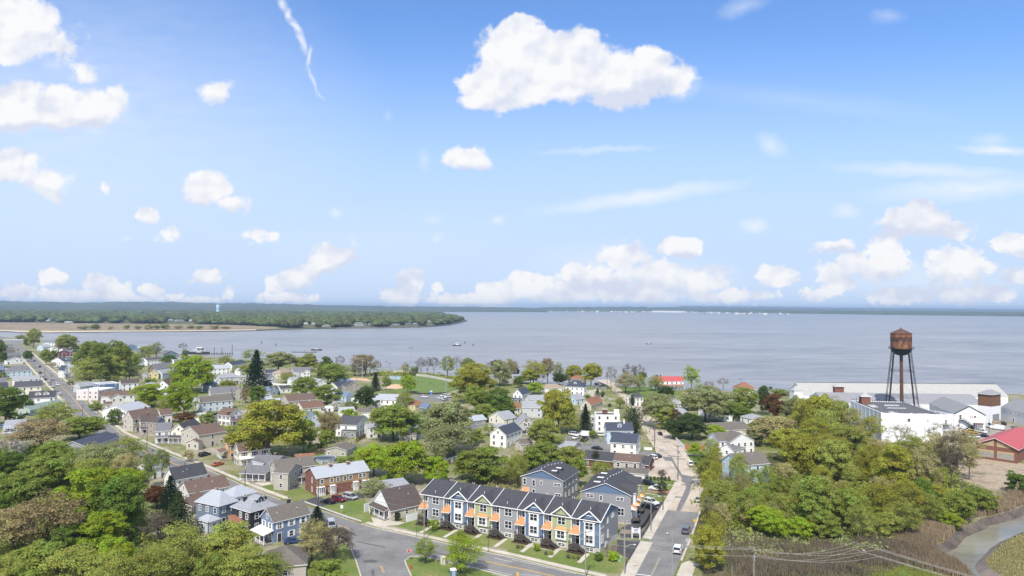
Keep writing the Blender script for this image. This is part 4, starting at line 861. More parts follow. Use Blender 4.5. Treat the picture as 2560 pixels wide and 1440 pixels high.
house('light grey garage with ribbed grey roof among green trees', (602, 166), (692, 122), (452, 78), 2.8, 1.7, 'ltgray', 'lg', 't', name='garage', cat='garage')
house('small beige garage beside the white house standing alone', (95, 122), (202, 112), 6, 3.4, 1.4, 'beige', 'taupe', name='garage', cat='garage')
h = house('white house with grey cross gables right of the pale road', (2062, 92), (2240, 86), 9, 5.8, 2.6, 'white', 'taupe', group=GR_)
wing(h, (2176, 102), (2420, 84), 7, 5.8, 3.2, 't'); wing(h, (2215, 182), (2422, 132), 6, 3.2, 2.0, 'g', 'white', 'gr')
house('white garage with dark blue roof behind the orange fence', (1958, 152), (2056, 156), 6, 2.6, 2, 'white', 'blue', name='garage', cat='garage')
house('tall light blue house behind the thin spring trees', (2262, 335), (2570, 310), 9, 6.8, 3, 'ltblue', 'taupe', group=GR_)
T(1280, 740)
h = house('cream house with long taupe roof right of the pale road', (2082, 1346), (2392, 1332), (1992, 1292), 3.2, 2.4, 'cream', 'taupe', group=GR_)
house('small white house with grey hipped roof right of the cream house', (2392, 1228), (2522, 1218), 8, 3.4, 1.8, 'white', 'lg', 'h', group=GR_)
house('low flat white building among the right hand trees', (2122, 1196), (2302, 1192), 8, 3.4, 0, 'white', 'white', 'f', name='flat_building', cat='building', group=GR_)
house('white waterfront house with bright red roof and brick-red veranda', (1440, 852), (1714, 852), 9, 6.4, 3, 'white', 'red', group=GF, po='f', pd=3, pz=3.2, pr='rust', ch=[(-.8, 0, 1.4, .8, 'charcoal'), (-.55, .1, 1.4, .8, 'charcoal')], nf=6)
house('white house with terracotta hipped roof at the water', (2242, 928), (2442, 932), 12, 4.4, 4, 'white', 'rust', 'h', group=GF)
house('narrow white house with dark roof left of the pale willows', (1240, 1018), (1312, 1012), 8, 5.2, 2, 'white', 'dg', group=GR_)
house('light blue house with pale roof between the willows', (1682, 1172), (1752, 1162), 8, 5, 2.4, 'ltblue', 'lm', group=GR_)
house('white house with grey roof behind the first willow', (1612, 1082), (1694, 1072), 8, 5, 2.4, 'white', 'lm', group=GR_)
house('taupe house with orange hipped roof behind the waterfront oaks', (592, 832), (742, 830), 9, 4, 2.4, 'taupe', 'rust', 'h', group=GF)
house('grey roofed house at the water, left of the waterfront oaks', (0, 822), (86, 816), 8, 4.4, 2, 'greige', 'lg', group=GF)
T(0, 740)
house('pale house half hidden at the left foot of the tree clump', (800, 905), (955, 890), 8, 4.4, 2.2, 'ltgray', 'lg', group=GM)
house('small white house with pale roof left of the white cottage with brown roof', (1480, 905), (1570, 898), 7, 4.2, 2.2, 'white', 'lg', group=GM)
house('low house with dark blue-grey roof below the white gabled house with red-brown roof', (2058, 900), (2180, 890), 7, 4.2, 2, 'slate', 'bl', group=GM)
house('white house behind the tan-green tree at the far end of the street, right', (640, 545), (720, 540), 8, 5, 2.4, 'white', 'dg', group=GL)
house('small beige house between the clump and the pale yellow house', (1290, 745), (1370, 740), 7, 4.6, 2.4, 'beige', 'gr', group=GM)
house('white house with grey roof behind the big bright tree', (1960, 690), (2080, 684), 8, 5, 2.4, 'white', 'gr', group=GM)
house('grey house with pale roof right behind the two bright trees', (1660, 980), (1800, 972), 8, 4.8, 2.4, 'ltgray', 'lm', group=GM)
house('white cottage with dark roof left of the long blue-grey house', (1890, 1040), (1975, 1030), 7, 4, 2.6, 'white', 'dg', 't', group=GM)
house('small taupe house behind the dark taupe house on the street', (1610, 1190), (1720, 1180), 7, 4.6, 2.4, 'offwhite', 'br', group=GM)
house('white house at the left edge above the dark green tree', (-50, 868), (60, 862), 8, 5, 2.8, 'white', 'gr', group=GL)
house('white house with brown roof at the left edge, far up the street', (-60, 668), (40, 662), 8, 4.6, 2.8, 'white', 'br', group=GL)
T(640, 740)
house('white garage with flat roof beside the light blue cottage below the infield', (975, 1035), (1060, 1030), 6, 2.8, 0, 'white', 'white', 'f', name='garage', cat='garage')
house('low white house behind the white flowering tree', (845, 1150), (985, 1142), 7, 3.2, 1.4, 'white', 'lm', group=GM)
house('small white house with grey roof below the tallest spruce', (30, 880), (120, 874), 7, 4.2, 2.2, 'white', 'gr', group=GM)
house('beige house with grey roof above the big brown roof', (430, 905), (560, 896), 8, 4.6, 2.4, 'offwhite', 'gr', group=GM)
house('white house with grey roof below the beige tan hipped house', (360, 850), (470, 842), 8, 4.4, 2.4, 'white', 'lg', group=GM)
house('pale house behind the big grey-green willow', (1990, 1190), (2090, 1180), 8, 5, 2.6, 'offwhite', 'lg', group=GM)
house('white house with dark roof beyond the big green tree', (1290, 1215), (1400, 1208), 7, 4.4, 2.4, 'white', 'dg', group=GM)
T(1280, 740)
house('pale cottage with rust roof left of the long grey roof', (-10, 1125), (90, 1118), 7, 3.6, 2.4, 'offwhite', 'rust', group=GM)
house('white house among the trees right of the low flat building', (1950, 1130), (2060, 1124), 8, 4.6, 2.2, 'white', 'lg', group=GR_)
T(640, 740)
house('low white house left of the taupe house with big brown roof', (60, 1034), (162, 1026), 7, 3.4, 1.8, 'white', 'lm', group=GM)
house('white flat roofed garage beside the cream cottage with red-brown roof', (692, 1118), (775, 1112), 6, 2.8, 0, 'white', 'white', 'f', name='garage', cat='garage')
house('white house with grey roof between the green tree and the ballfield cottage', (740, 960), (830, 950), 7, 4.4, 2.4, 'white', 'lg', 't', group=GM)
house('grey house with pale roof beside the long white house below the ballfield', (1080, 1010), (1170, 1004), 7, 4, 2.2, 'ltgray', 'lm', group=GM)
T(0, 740)
house('white house with pale roof behind the tallest spruce, left side', (2400, 752), (2500, 744), 8, 4.8, 2.4, 'white', 'lm', group=GM)
house('white house with grey roof right of the dark round tree', (1760, 706), (1850, 700), 7, 4.6, 2.4, 'white', 'lg', 't', group=GM)
house('pale house with grey roof left of the yellow house', (1240, 690), (1330, 684), 8, 5, 2.4, 'offwhite', 'lg', group=GM)
# ================================================================== NEW TOWNHOUSES
COP = mat('copper_roof', (.62, .325, .15), .45, .12, 3, metal=.35)
WALL.update(thgray=(.27, .27, .285), thblue=(.115, .165, .255), thgreen=(.34, .36, .20), thwhite=(.78, .78, .77))
BRN = mat('stair_wood', (.075, .062, .055), .8, .2, 3)
DOORB = mat('door_black', (.012, .012, .014), .35, .1, 1)
def canopy(w, dp, z0, z1, hip=False):
    b = MB(); i = .35 if hip else 0
    n = 9
    for k in range(n):
        x0, x1 = -w/2+w*k/n, -w/2+w*(k+1)/n
        u0, u1 = x0*(1-2*i/w) if hip else x0, x1*(1-2*i/w) if hip else x1
        b.poly([(x0, -dp, z0), (x1, -dp, z0), (u1, 0, z1), (u0, 0, z1)], 0)
        b.bar((x0+.02, -dp, z0+.02), (u0+.02, 0, z1+.02), .035, .05, 0)
    if hip: b.poly([(-w/2, 0, z0), (-w/2, -dp, z0), (-w/2+i, 0, z1)], 0); b.poly([(w/2, -dp, z0), (w/2, 0, z0), (w/2-i, 0, z1)], 0)
    else: b.poly([(-w/2, 0, z0), (-w/2, -dp, z0), (-w/2, 0, z1)], 1); b.poly([(w/2, -dp, z0), (w/2, 0, z0), (w/2, 0, z1)], 1)
    b.box(-w/2-.03, -dp-.05, z0-.14, w/2+.03, 0, z0-.005, 1)
    return b
E0 = 7.9; RISE = 2.5; DEP = 13.5
Lc = G(1053.75, 1233.75, E0); Rc = G(1500.6, 1303.75, E0); Lc.z = Rc.z = 0
UX = (Rc-Lc).normalized(); UL = (Rc-Lc).length/7; TRZ = math.atan2(UX.y, UX.x); UY = Vector((-UX.y, UX.x, 0))
kinds = [('thgray', 'grey townhouse without a gable at the left end of the new row', 'g'), ('thblue', 'blue gabled townhouse with tall white bay, second from the left end of the row', 'b'),
         ('thgreen', 'sage green gabled townhouse with copper topped bay window, third from the left end', 'v'), ('thgray', 'grey townhouse without a gable in the middle of the new row', 'g'),
         ('thblue', 'blue gabled townhouse with tall white bay between the grey and the right hand green one', 'b'), ('thgreen', 'sage green gabled townhouse with copper bay, second from the right end', 'v'),
         ('thblue', 'blue gabled townhouse with white bay at the corner end of the row', 'b')]
DB = 2.1
def townhouse(i, wc, label, kind):
    o = Lc + UX*(UL*i)
    t = thing('townhouse', label, 'townhouse', (o.x, o.y, 0), TRZ, 'row of new townhouses')
    U = UL; b = MB(); s = RISE/(DEP/2)
    # walls: recessed door bay in grey, wide bay in the unit's own colour, foundation below
    def face(p, q, z0, z1, m): b.poly([(*p, z0), (*q, z0), (*q, z1), (*p, z1)], m)
    FZ = 1.35
    for (p, q, m) in (((0, .9), (DB, .9), 1), ((DB, .9), (DB, 0), 0), ((DB, 0), (U, 0), 0), ((U, DEP), (0, DEP), 1)):
        face(p, q, FZ, E0, m); face(p, q, 0, FZ, 2)
    face((0, 0), (0, .9), 0, 0.02, 2)
    ends = []
    if i == 0: ends.append(0)
    if i == 6: ends.append(U)
    for x in ends:
        pts = [(x, 0), (x, DEP)] if x else [(x, DEP), (x, .9)]
        face(*pts, FZ, E0, 1); face(*pts, 0, FZ, 2)
        b.poly([(x, 0, E0), (x, DEP, E0), (x, DEP/2, E0+RISE)], 3)
    if i < 6: face((U, 0), (U, DEP), FZ, E0, 1); face((U, 0), (U, DEP), 0, FZ, 2)
    if kind != 'g': b.poly([(DB, 0, E0), (U, 0, E0), ((DB+U)/2, 0, E0+2.15)], 0)
    b.build('wall', [wallm(wc), wallm('thgray'), FOUND, wallm('thblue')], t)
    # roof
    r = MB(); oh = .4; x0 = -.35 if i == 0 else 0; x1 = U+.35 if i == 6 else U; th = .16
    zf = E0-oh*s; zr = E0+RISE
    r.poly([(x0, -oh, zf+th), (x1, -oh, zf+th), (x1, DEP/2, zr+th), (x0, DEP/2, zr+th)], 0)
    r.poly([(x1, DEP+oh, zf+th), (x0, DEP+oh, zf+th), (x0, DEP/2, zr+th), (x1, DEP/2, zr+th)], 0)
    r.poly([(x0, -oh, zf), (x0, DEP/2, zr), (x1, DEP/2, zr), (x1, -oh, zf)], 1); r.poly([(x0, DEP+oh, zf), (x1, DEP+oh, zf), (x1, DEP/2, zr), (x0, DEP/2, zr)], 1)
    r.box(x0, -oh-.06, zf-.04, x1, -oh+.06, zf+th-.01, 1)
    for x in ([x0] if i == 0 else []) + ([x1] if i == 6 else []):
        for y in (-oh, DEP+oh): r.bar((x, y, zf+.06), (x, DEP/2, zr+.06), .12, .26, 1)
    if i: r.bar((0.02, -oh, zf+th+.03), (0.02, DEP/2, zr+th+.03), .12, .09, 1)
    r.build('roof', [roofm('ch'), TRIM], t)
    if kind != 'g':
        c = (DB+U)/2; hw = (U-DB)/2+.35; ap = E0+2.15; z0 = E0-.25; k = 6.3; g = MB(); k2 = .3
        for sg in (-1, 1):
            g.poly([(c+sg*hw, -.45, z0+.2), (c, -.45, ap+.2), (c, k, ap+.2), (c+sg*hw, k2, z0+.2)][::(1 if sg < 0 else -1)][::-1], 0)
            g.poly([(c+sg*hw, -.45, z0), (c, -.45, ap), (c, k-.6, ap), (c+sg*hw, k2, z0)], 1)
            g.bar((c+sg*hw, -.48, z0+.1), (c, -.48, ap+.1), .10, .28, 1)
        g.build('gable_roof', [roofm('ch'), TRIM], t)
        g = MB(); g.bar((c-1.15, -.06, E0+.95), (c+1.15, -.06, E0+.95), .1, .12); g.build('gable_trim', TRIM, t) if kind == 'b' else None
    cb = MB()
    for x, y in ((DB+.07, -.02), (U-.07, -.02)): cb.box(x-.09, y-.04, FZ, x+.09, y+.06, E0-.15)
    cb.box(0.02, .82, FZ, .16, .93, E0-.1); cb.build('corner_board', TRIM, t)
    c = (DB+U)/2
    if kind == 'b':
        w = MB(); w.box(c-1.35, -.5, 1.75, c+1.35, .02, E0-.55, 0); w.box(c-1.6, -.62, E0-.62, c+1.6, .02, E0-.42, 0)
        w.build('bay', wallm('thwhite'), t); w = MB(); w.poly([(c-1.6, -.62, E0-.41), (c+1.6, -.62, E0-.41), (c+1.3, .02, E0+.2), (c-1.3, .02, E0+.2)]); w.build('bay_roof', roofm('ch'), t)
        yw = -.5
    else: yw = 0
    window(t, c, yw, 6.55, 0, 1.9, 1.7, True, double=True)
    if kind == 'v':
        w = MB(); w.box(c-1.45, -.55, 2.05, c+1.45, .02, 4.35, 0); w.build('bay', wallm('thwhite'), t)
        canopy(3.3, .75, 4.45, 5.15, True).build('bay_roof', [COP, TRIM], t, (c, 0, 0)); window(t, c, -.55, 3.35, 0, 1.9, 1.7, True, double=True)
    else: window(t, c, yw, 3.35, 0, 1.9, 1.75, True, double=True)
    window(t, c, 0, .72, 0, 1.8, .75, True, double=True)
    window(t, DB*.62, .9, 6.55, 0, .75, 1.7, True)
    door(t, DB*.62, .9, 0, FZ, 1.0, 2.25, DOORB)
    canopy(DB+.5, 1.9, 4.15, 5.5).build('door_canopy', [COP, TRIM], t, (DB/2-.15, .9, 0))
    # stoop: landing, flight down to the right, dark railings
    st = thing('stoop', None, None, (0, 0, 0)); st.parent = t
    b = MB(); b.box(-.35, -1.5, FZ-.22, DB+.1, .88, FZ-.04); b.box(-.3, -1.46, 0, -.16, -1.3, FZ-.22); b.box(DB-.1, -1.46, 0, DB+.04, -1.3, FZ-.22); b.box(-.3, -1.44, .4, DB, -1.38, .9); b.build('landing', BRN, st)
    b = MB(); n = 7
    for k in range(n): z = FZ-.2-(k+1)*(FZ-.1)/(n+.4); b.box(DB+.1+k*.3, -1.45, z, DB+.44+k*.3, -.35, z+.06); 
    for y in (-1.47, -.39): b.bar((DB+.1, y, FZ-.25), (DB+.1+n*.32, y, .02), .06, .22)
    b.build('stair', BRN, st)
    b = MB(); zl = FZ+.9
    b.bar((-.33, -1.45, zl), (DB+.1, -1.45, zl), .05, .06); b.bar((-.33, -1.45, zl), (-.33, .8, zl), .05, .06); b.bar((DB+.1, -1.45, zl), (DB+.1+n*.3, -1.45, .95), .05, .06)
    for k in range(12): x = -.3+k*.21; b.box(x, -1.47, FZ, x+.03, -1.43, zl)
    for k in range(8): y = -1.4+k*.26; b.box(-.35, y, FZ, -.32, y+.03, zl)
    for k in range(n): x = DB+.2+k*.3; z = FZ-.15-k*(FZ-.1)/n; b.box(x, -1.47, z, x+.04, -1.43, z+.9)
    b.build('railing', BLACK, st)
    b = MB(); vx = c if kind != 'g' else c-.8; vy = 1.0 if kind == 'g' else .6; vz = (E0+vy*s if kind == 'g' else E0+2.2)
    b.tube([(vx, vy, vz-.1), (vx, vy, vz+.75)], .07, 6); b.build('vent_pipe', TRIM, t)
    for q in range(2): b = MB(); b.tube([(c+q*.5, DEP/2+.5, zr-.3), (c+q*.5, DEP/2+.5, zr+.45)], .06, 6); b.build('vent_pipe', TRIM, t)
    if i == 6:
        for (y, z, w_, h_, dbl) in ((1.4, 6.4, 1.3, .8, True), (5.4, 6.7, .5, 1.2, False), (9.3, 6.9, 1.3, .8, True), (1.5, 3.2, 1.3, 1.7, True), (5.6, 3.4, .55, 1.7, False)): window(t, U, y, z, math.pi/2, w_, h_, True, double=dbl)
        b = MB(); b.box(U+.02, 3.2, .7, U+.35, 3.8, 2.0); b.box(U+.02, 4.3, 1.2, U+.25, 4.7, 1.8); b.build('meter_box', mat('meter_grey', (.45, .46, .47), .5, .1), t)
    # front path, bed
    p0 = o + UX*(DB+2.6) - UY*1.0; p1 = o + UX*(DB+2.9) - UY*7.6
    strip('front_path', [p0, p1], -.55, .55, .05, CONC, .05)
    be = [o + UX*x + UY*y for x, y in ((-.6, -.1), (-.6, -2.6), (DB+1.8, -2.8), (DB+2.0, -.1))]
    sheet('mulch_bed', be, .03, blend('mulch', [(.035, .022, .014), (.06, .04, .028)], .8), world=True)
    return t
for i, (wc, lb, kd) in enumerate(kinds): townhouse(i, wc, lb, kd)
T(1280, 1080)
def newblock(label, A, B, C, e, r, side_gables):
    h = house(label, A, B, C, e, r, 'thgray', 'ch', 't', gw='thblue', name='townhouse_block', cat='townhouse block', win=False, vents=False, group='new townhouse blocks behind the row')
    return h
h = newblock('small new grey townhouse block with blue gable behind the row, left of the other', (512, 490), (95, 442), (655, 385), 8, 2.6, 0)
for (u, z, w_, h_, dbl) in ((-.42, 6.6, .8, 1.7, 0), (-.2, 6.4, .8, 1.7, 0), (-.02, 6.7, .6, 1.1, 0), (.36, 6.6, 1.9, .8, 1), (-.2, 3.6, .8, 1.7, 0), (.38, 3.4, 1.6, 1.2, 1)): window(h.root, u*h.L*(1 if not h.flip else 1), -h.D/2, z, 0, w_, h_, True, double=bool(dbl))
for s in ('b', 'a'):
    cx, cy, a, ln_ = h.sides[s]
    for k in range(4):
        for z in (3.2, 6.4): window(h.root, cx, cy+(k-1.5)*ln_/4.3, z, a, .9, 1.5, False, double=False)
canopy(2.2, 1.3, 3.9, 4.9).build('door_canopy', [COP, TRIM], h.root, (-h.L/2+1.6, -h.D/2, 0))
hA = h
h = newblock('long new grey townhouse block with blue gable along the right street', (1190, 637), (695, 592), (1340, 478), 7.9, 2.8, 1)
for (u, z, w_, h_, dbl) in ((-.33, 6.9, 1.9, .8, 1), (-.1, 6.5, .7, 1.1, 0), (.28, 6.7, 1.9, .8, 1), (.30, 3.2, 1.6, 1.9, 1)): window(h.root, u*h.L, -h.D/2, z, 0, w_, h_, True, double=bool(dbl))
s = 'b' if h.sides['b'][0] > 0 else 'a'; cx, cy, a, ln_ = h.sides[s]
for k in range(2):
    y = (-.25+.5*k)*ln_
    w = MB(); w.box(-1.9, -.8, .1, 1.9, .02, 8.0, 0); w.poly([(-1.9, -.8, 8), (1.9, -.8, 8), (0, -.8, 9.6)], 0); o = thing('bay', None, None, (cx, y, 0), a); o.parent = h.root
    w.build('bay_wall', wallm(['thwhite', 'thgreen'][k]), o); q = roof_mb('t', 3.9, 4.5, 8.0, 1.7, .25); q.v = [(p[0], p[1]+1.4, p[2]) for p in q.v]; q.build('bay_roof', [roofm('ch'), TRIM], o)
    for z in (3.2, 6.4): window(o, 0, -.8, z, 0, 1.8, 1.6, False, double=True)
    canopy(2.2, 1.4, 4.0, 5.1).build('door_canopy', [COP, TRIM], o, (-3.2, 0, 0)); canopy(2.2, 1.0, 4.4, 5.1, True).build('bay_canopy', [COP, TRIM], o, (0, -.8, 0))
    door(h.root, cx, y-3.2 if a > 0 else y+3.2, a, 1.3, m=DOORB)
    b = MB(); b.box(-4.2, -2.2, 1.0, -2.2, 0, 1.2)
    for q in range(6): b.box(-2.2+q*.3, -2.1, 1.0-q*.17, -1.9+q*.3, -1.0, 1.06-q*.17)
    for q in range(10): b.box(-4.2+q*.2, -2.2, 1.2, -4.17+q*.2, -2.16, 2.1)
    b.box(-4.2, -2.22, 2.05, -2.2, -2.15, 2.12); b.build('stair', BRN, o)
for hh in (hA, h):   # skylight wells and vent pipes on the flat-pitched roofs
    for k in range(3 if hh is h else 2):
        y = (-.28+.28*k)*hh.D; x = -.22*hh.L if hh is h else .2*hh.L; z = roof_z(hh, x, y)
        b = MB(); b.box(x-1.3, y-.7, z-.5, x+1.3, y+.7, z+.42, 0); b.box(x-1.2, y-.6, z+.3, x+.9, y+.6, z+.45, 1); b.build('roof_well', [roofm('ch'), TRIM], hh.roof)
    for k in range(7):
        x = (-.1+.05*k)*hh.L*.6; y = (-.4+.13*k)*hh.D; z = roof_z(hh, x, y); b = MB(); b.tube([(x, y, z-.1), (x, y, z+.5), (x+.25, y, z+.55)], .07, 6); b.build('vent_pipe', TRIM, hh.roof)
# ================================================================== OLD WATERFRONT FACTORY
T(1920, 740)
FB = 'white factory buildings by the water'
WALL.update(factory=(.74, .75, .77)); ROOF.update(fmet=(.365, .36, .34), fgr=(.24, .245, .26), ftar=(.11, .11, .115))
def ware(label, A, B, C, e, r, rf='g', roof='fmet', wall='factory', **k):
    return house(label, A, B, C, e, r, wall, roof, rf, name='factory_hall', cat='factory building', group=FB, win=False, vents=False, found=0, oh=k.pop('oh', .25), fas=wall, **k)
w1 = ware('longest white factory hall with pale metal roof, right at the water', (350, 985), (2400, 1003), 22, 7, 6)
b = MB(); b.bar((-w1.L/2, 0, 13.28), (w1.L/2, 0, 13.28), .4, .14); b.build('ridge_cap', BLACK, w1.roof)
w2 = ware('second factory hall with grey roof behind the water tower', (560, 1062), (2150, 1084), 23, 6, 4.2, roof='fgr')
w3 = ware('white factory wing with grey roof running to the right edge', (2332, 1108), (2720, 1205), 15, 7, 4.6, roof='fgr')
for (u, z, w_, h_) in ((-.42, 4.9, .5, 1.1), (-.33, 3.4, .6, .6), (-.24, 5.0, .5, 1.1), (-.02, 5, .5, 1.1), (.02, 3.0, .6, .6), (-.16, 1.2, 1.0, 2.2)): window(w3.root, u*w3.L, -w3.D/2, z, 0, w_, h_)
w4 = ware('big white flat roofed cold store with tar roof in front of the water tower', (1140, 1172), (1730, 1188), (770, 1045), 13, 0, 'f', roof='ftar')
for u, z in ((-.04, 10.2), (.26, 10.2)): window(w4.root, u*w4.L, -w4.D/2, z, 0, 1.3, 1.3)
window(w4.root, -.44*w4.L, -w4.D/2, 6.2, 0, .8, .8); door(w4.root, .28*w4.L, -w4.D/2, 0, 4.3, 1.6, 2.4, mat('door_grey', (.25, .25, .26), .6, .1)); window(w4.root, .22*w4.L, -w4.D/2, 6.8, 0, .5, .5)
b = MB()
for i in range(5): x = -w4.L/2+i*w4.L/4; b.box(x-.5, -w4.D/2-.14, 0, x+.5, -w4.D/2+.02, 13.4)
for i in range(9): y = -w4.D/2+i*w4.D/8; b.box(-w4.L/2-.10, y-.4, 0, -w4.L/2+.02, y+.4, 13.1)
for z in (5.2, 8.6, 11.6): b.box(-w4.L/2, -w4.D/2-.10, z, w4.L/2, -w4.D/2+.01, z+.2)
b.build('pilaster', wallm('factory'), w4.root)
b = MB(); rg = random.Random(5)
for i in range(46):
    t = i/45; x, y = w4.L/2*.94, -w4.D/2+t*w4.D; b.box(x-.05, y-.05, 12.8, x+.05, y+.05, 13.4+rg.random()*.9)
    if i % 2: x, y = -w4.L/2+t*w4.L, w4.D/2-.4; b.box(x-.1, y-.1, 12.8, x+.1, y+.1, 13.5+rg.random()*.8)
b.build('roof_railing', BLACK, w4.root)
b = MB()
for (u, v, a, c) in ((.05, -.02, 5, 1.6), (.1, .2, 4, 2.4), (-.25, -.38, 1.6, 3), (-.3, .1, 2, 5), (.25, -.42, 3, 1)):
    x, y = u*w4.L, v*w4.D; b.poly([(x-a, y-c, 12.76), (x+a*.8, y-c*.7, 12.76), (x+a, y+c, 12.76), (x-a*.6, y+c*.8, 12.76)])
b.build('roof_patch', mat('roof_patch', (.45, .45, .46), .7, .3, .5), w4.root)
p = MB(); x, y = -w4.L*.34, w4.D*.30; p.box(x-2, y-2, 12.7, x+2, y+2, 16.4, 0); p.build('penthouse', wallm('brick'), w4.root)
q = roof_mb('h', 4, 4, 16.4, 1.9, .5); q.v = [(a+x, c+y, d) for a, c, d in q.v]; q.build('penthouse_roof', [roofm('fmet'), TRIM], w4.root)
w5 = ware('white gable ended factory building with outside stair and red emblem', (1858, 1178), (2172, 1191), 38, 8.1, 4, 't', roof='fgr')
b = MB()
for sg in (-1, 1): b.bar((sg*(w5.L/2+.3), -w5.D/2-.32, 8.0), (0, -w5.D/2-.32, 12.2), .14, .26)
b.build('rake_board', BLACK, w5.root)
y5 = -w5.D/2
window(w5.root, -.29*w5.L, y5, 6.6, 0, .95, 2.3, glass=mat('door_brown', (.12, .08, .06), .6, .2)); window(w5.root, .18*w5.L, y5, 7.0, 0, .95, .9); window(w5.root, -.36*w5.L, y5, 2.6, 0, .8, .8); door(w5.root, .07*w5.L, y5, 0, .1, 1.4, 2.2, mat('door_red', (.14, .04, .03), .6, .2))
b = MB(); b.box(.14*w5.L, y5-.2, .1, .42*w5.L, y5+.02, 3.4, 0); b.box(.12*w5.L, y5-.3, 3.4, .44*w5.L, y5+.02, 4.1, 1); b.build('loading_door', [mat('door_grey', (.25, .25, .26)), mat('rusty_lintel', (.20, .11, .08), .8, .3, 1)], w5.root)
em = mat('emblem_red', (.50, .07, .10), .6, .1)
b = MB()
for sg in (-1, 1):
    for k in range(8):
        t0, t1 = -1+k*.25, -.75+k*.25
        f = lambda t: sg*(.14+.52*t*t)
        b.poly([(f(t0), 0, t0*.85), (f(t1), 0, t1*.85), (f(t1)+sg*.28, 0, t1*.85), (f(t0)+sg*.28, 0, t0*.85)][::sg])
b.build('emblem', em, w5.root, (.07*w5.L, y5-.06, 6.9))
STEEL = mat('dark_steel', (.03, .032, .036), .6, .25, 2)
def flight(b, p, q, w=1.1):
    p = Vector(p); q = Vector(q); d = (q-p); s = Vector((0, w/2, 0)); n = int(abs(d.z)/.2)
    for sg in (-1, 1):
        b.bar(p+s*sg, q+s*sg, .1, .3); b.bar(p+s*sg+Vector((0, 0, 1)), q+s*sg+Vector((0, 0, 1)), .06, .06)
        for i in range(0, n+1, 4): a = p+d*(i/n)+s*sg; b.bar(a, a+Vector((0, 0, 1)), .05, .05)
    for i in range(n): a = p+d*((i+.5)/n); b.box(a.x-.15, a.y-w/2, a.z-.02, a.x+.15, a.y+w/2, a.z+.03)
b = MB(); yy = y5-.8; x0 = -.29*w5.L
b.box(x0-.9, yy-.6, 5.2, x0+.9, yy+.6, 5.35); flight(b, (x0+.9, yy, 5.3), (x0+4.4, yy, 3.0)); b.box(x0+4.4, yy-1.9, 2.9, x0+6, yy+.6, 3.05); flight(b, (x0+4.4, yy-1.3, 3.0), (x0+.2, yy-1.3, .1))
for x, y in ((x0-.8, yy-.5), (x0+5.9, yy+.5), (x0+5.9, yy-1.8)): b.box(x-.06, y-.06, 0, x+.06, y+.06, 4.2)
b.build('outside_stair', STEEL, w5.root)
w6 = ware('low white flat roofed link between the cold store and the gabled building', (1735, 1188), (1856, 1182), 14, 8.0, 0, 'f', roof='fgr')
window(w6.root, -.15*w6.L, -w6.D/2, 4.3, 0, 1.0, 2.2, glass=mat('door_brown', (.12, .08, .06), .6, .2)); window(w6.root, -.15*w6.L, -w6.D/2, 6.6, 0, .4, .4)
b = MB(); y6 = -w6.D/2-.9; x0 = -.15*w6.L
b.box(x0-2.4, y6-.6, 2.95, x0+2, y6+.6, 3.1); flight(b, (x0-2.4, y6, 3.0), (x0-7.0, y6, .1))
for x in (x0-2.2, x0+1.8): b.box(x-.06, y6-.5, 0, x+.06, y6-.4, 4.0)
b.build('outside_stair', STEEL, w6.root)
wt = ware('white tower with brown brick top storey right of the water tower', (2235, 988), (2325, 976), (2148, 968), 15, 2.0, 'h', roof='fgr', oh=.7)
b = MB(); b.box(-wt.L/2-.04, -wt.D/2-.04, 8.75, wt.L/2+.04, wt.D/2+.04, 14.95); b.build('brick_storey', mat('brick_umber', (.165, .088, .052), .9, .3, 1.2), wt.root)
cx, cy, a, ln_ = wt.sides['f']; b = MB(); b.box(-.42*wt.L, -wt.D/2-.08, 1.2, .3*wt.L, -wt.D/2+.02, 4.6); b.build('loading_door', mat('door_grey', (.25, .25, .26)), wt.root); b = MB(); b.box(-.5*wt.L, -wt.D/2-2.2, 0, .4*wt.L, -wt.D/2-.02, 1.1); b.build('loading_dock', DIRT, wt.root)
wc = ware('brown brick roof house on the slope of the longest hall', (668, 909), (760, 911), (618, 901), 12.6, 1.8, 'h', wall='brick', oh=.6)
wl_ = ware('white corner tower with pale pointed roof at the left end of the longest hall', (262, 945), (350, 944), (212, 938), 11.8, 2.2, 'h', oh=.4)
window(wl_.root, .3*wl_.L, -wl_.D/2, 10.4, 0, .5, .5)
T(1920, 1080)
h = house('brick and cream workshop with bright red metal roof at the right edge', (2490, 172), (2720, 48), (2088, 106), 5.6, 3.2, 'brick', 'red', name='workshop', cat='workshop', win=False, oh=.8, found=0)
s = 'a'; cx, cy, a, ln_ = h.sides[s]
g = thing('gable_panel', None, None, (cx, cy, 0), a); g.parent = h.root
b = MB(); b.box(.5, -.06, .9, ln_/2-1.0, .02, 3.5); b.box(-ln_/2+.6, -.06, .9, -.5, .02, 3.5); b.build('wall_panel', mat('panel_stone', (.30, .285, .25), .9, .25, 1.5), g)
b = MB()
for sg in (-1, 1): b.poly([(sg*.5, -.07, 5.5), (sg*(ln_/2-1.6), -.07, 5.5), (sg*.5, -.07, 8.0)][::sg]); b.box(min(sg*.5, sg*(ln_/2-1)), -.08, 3.0, max(sg*.5, sg*(ln_/2-1)), -.065, 3.9)
b.build('cream_panel', mat('panel_cream', (.42, .32, .19), .9, .2, 1), g)
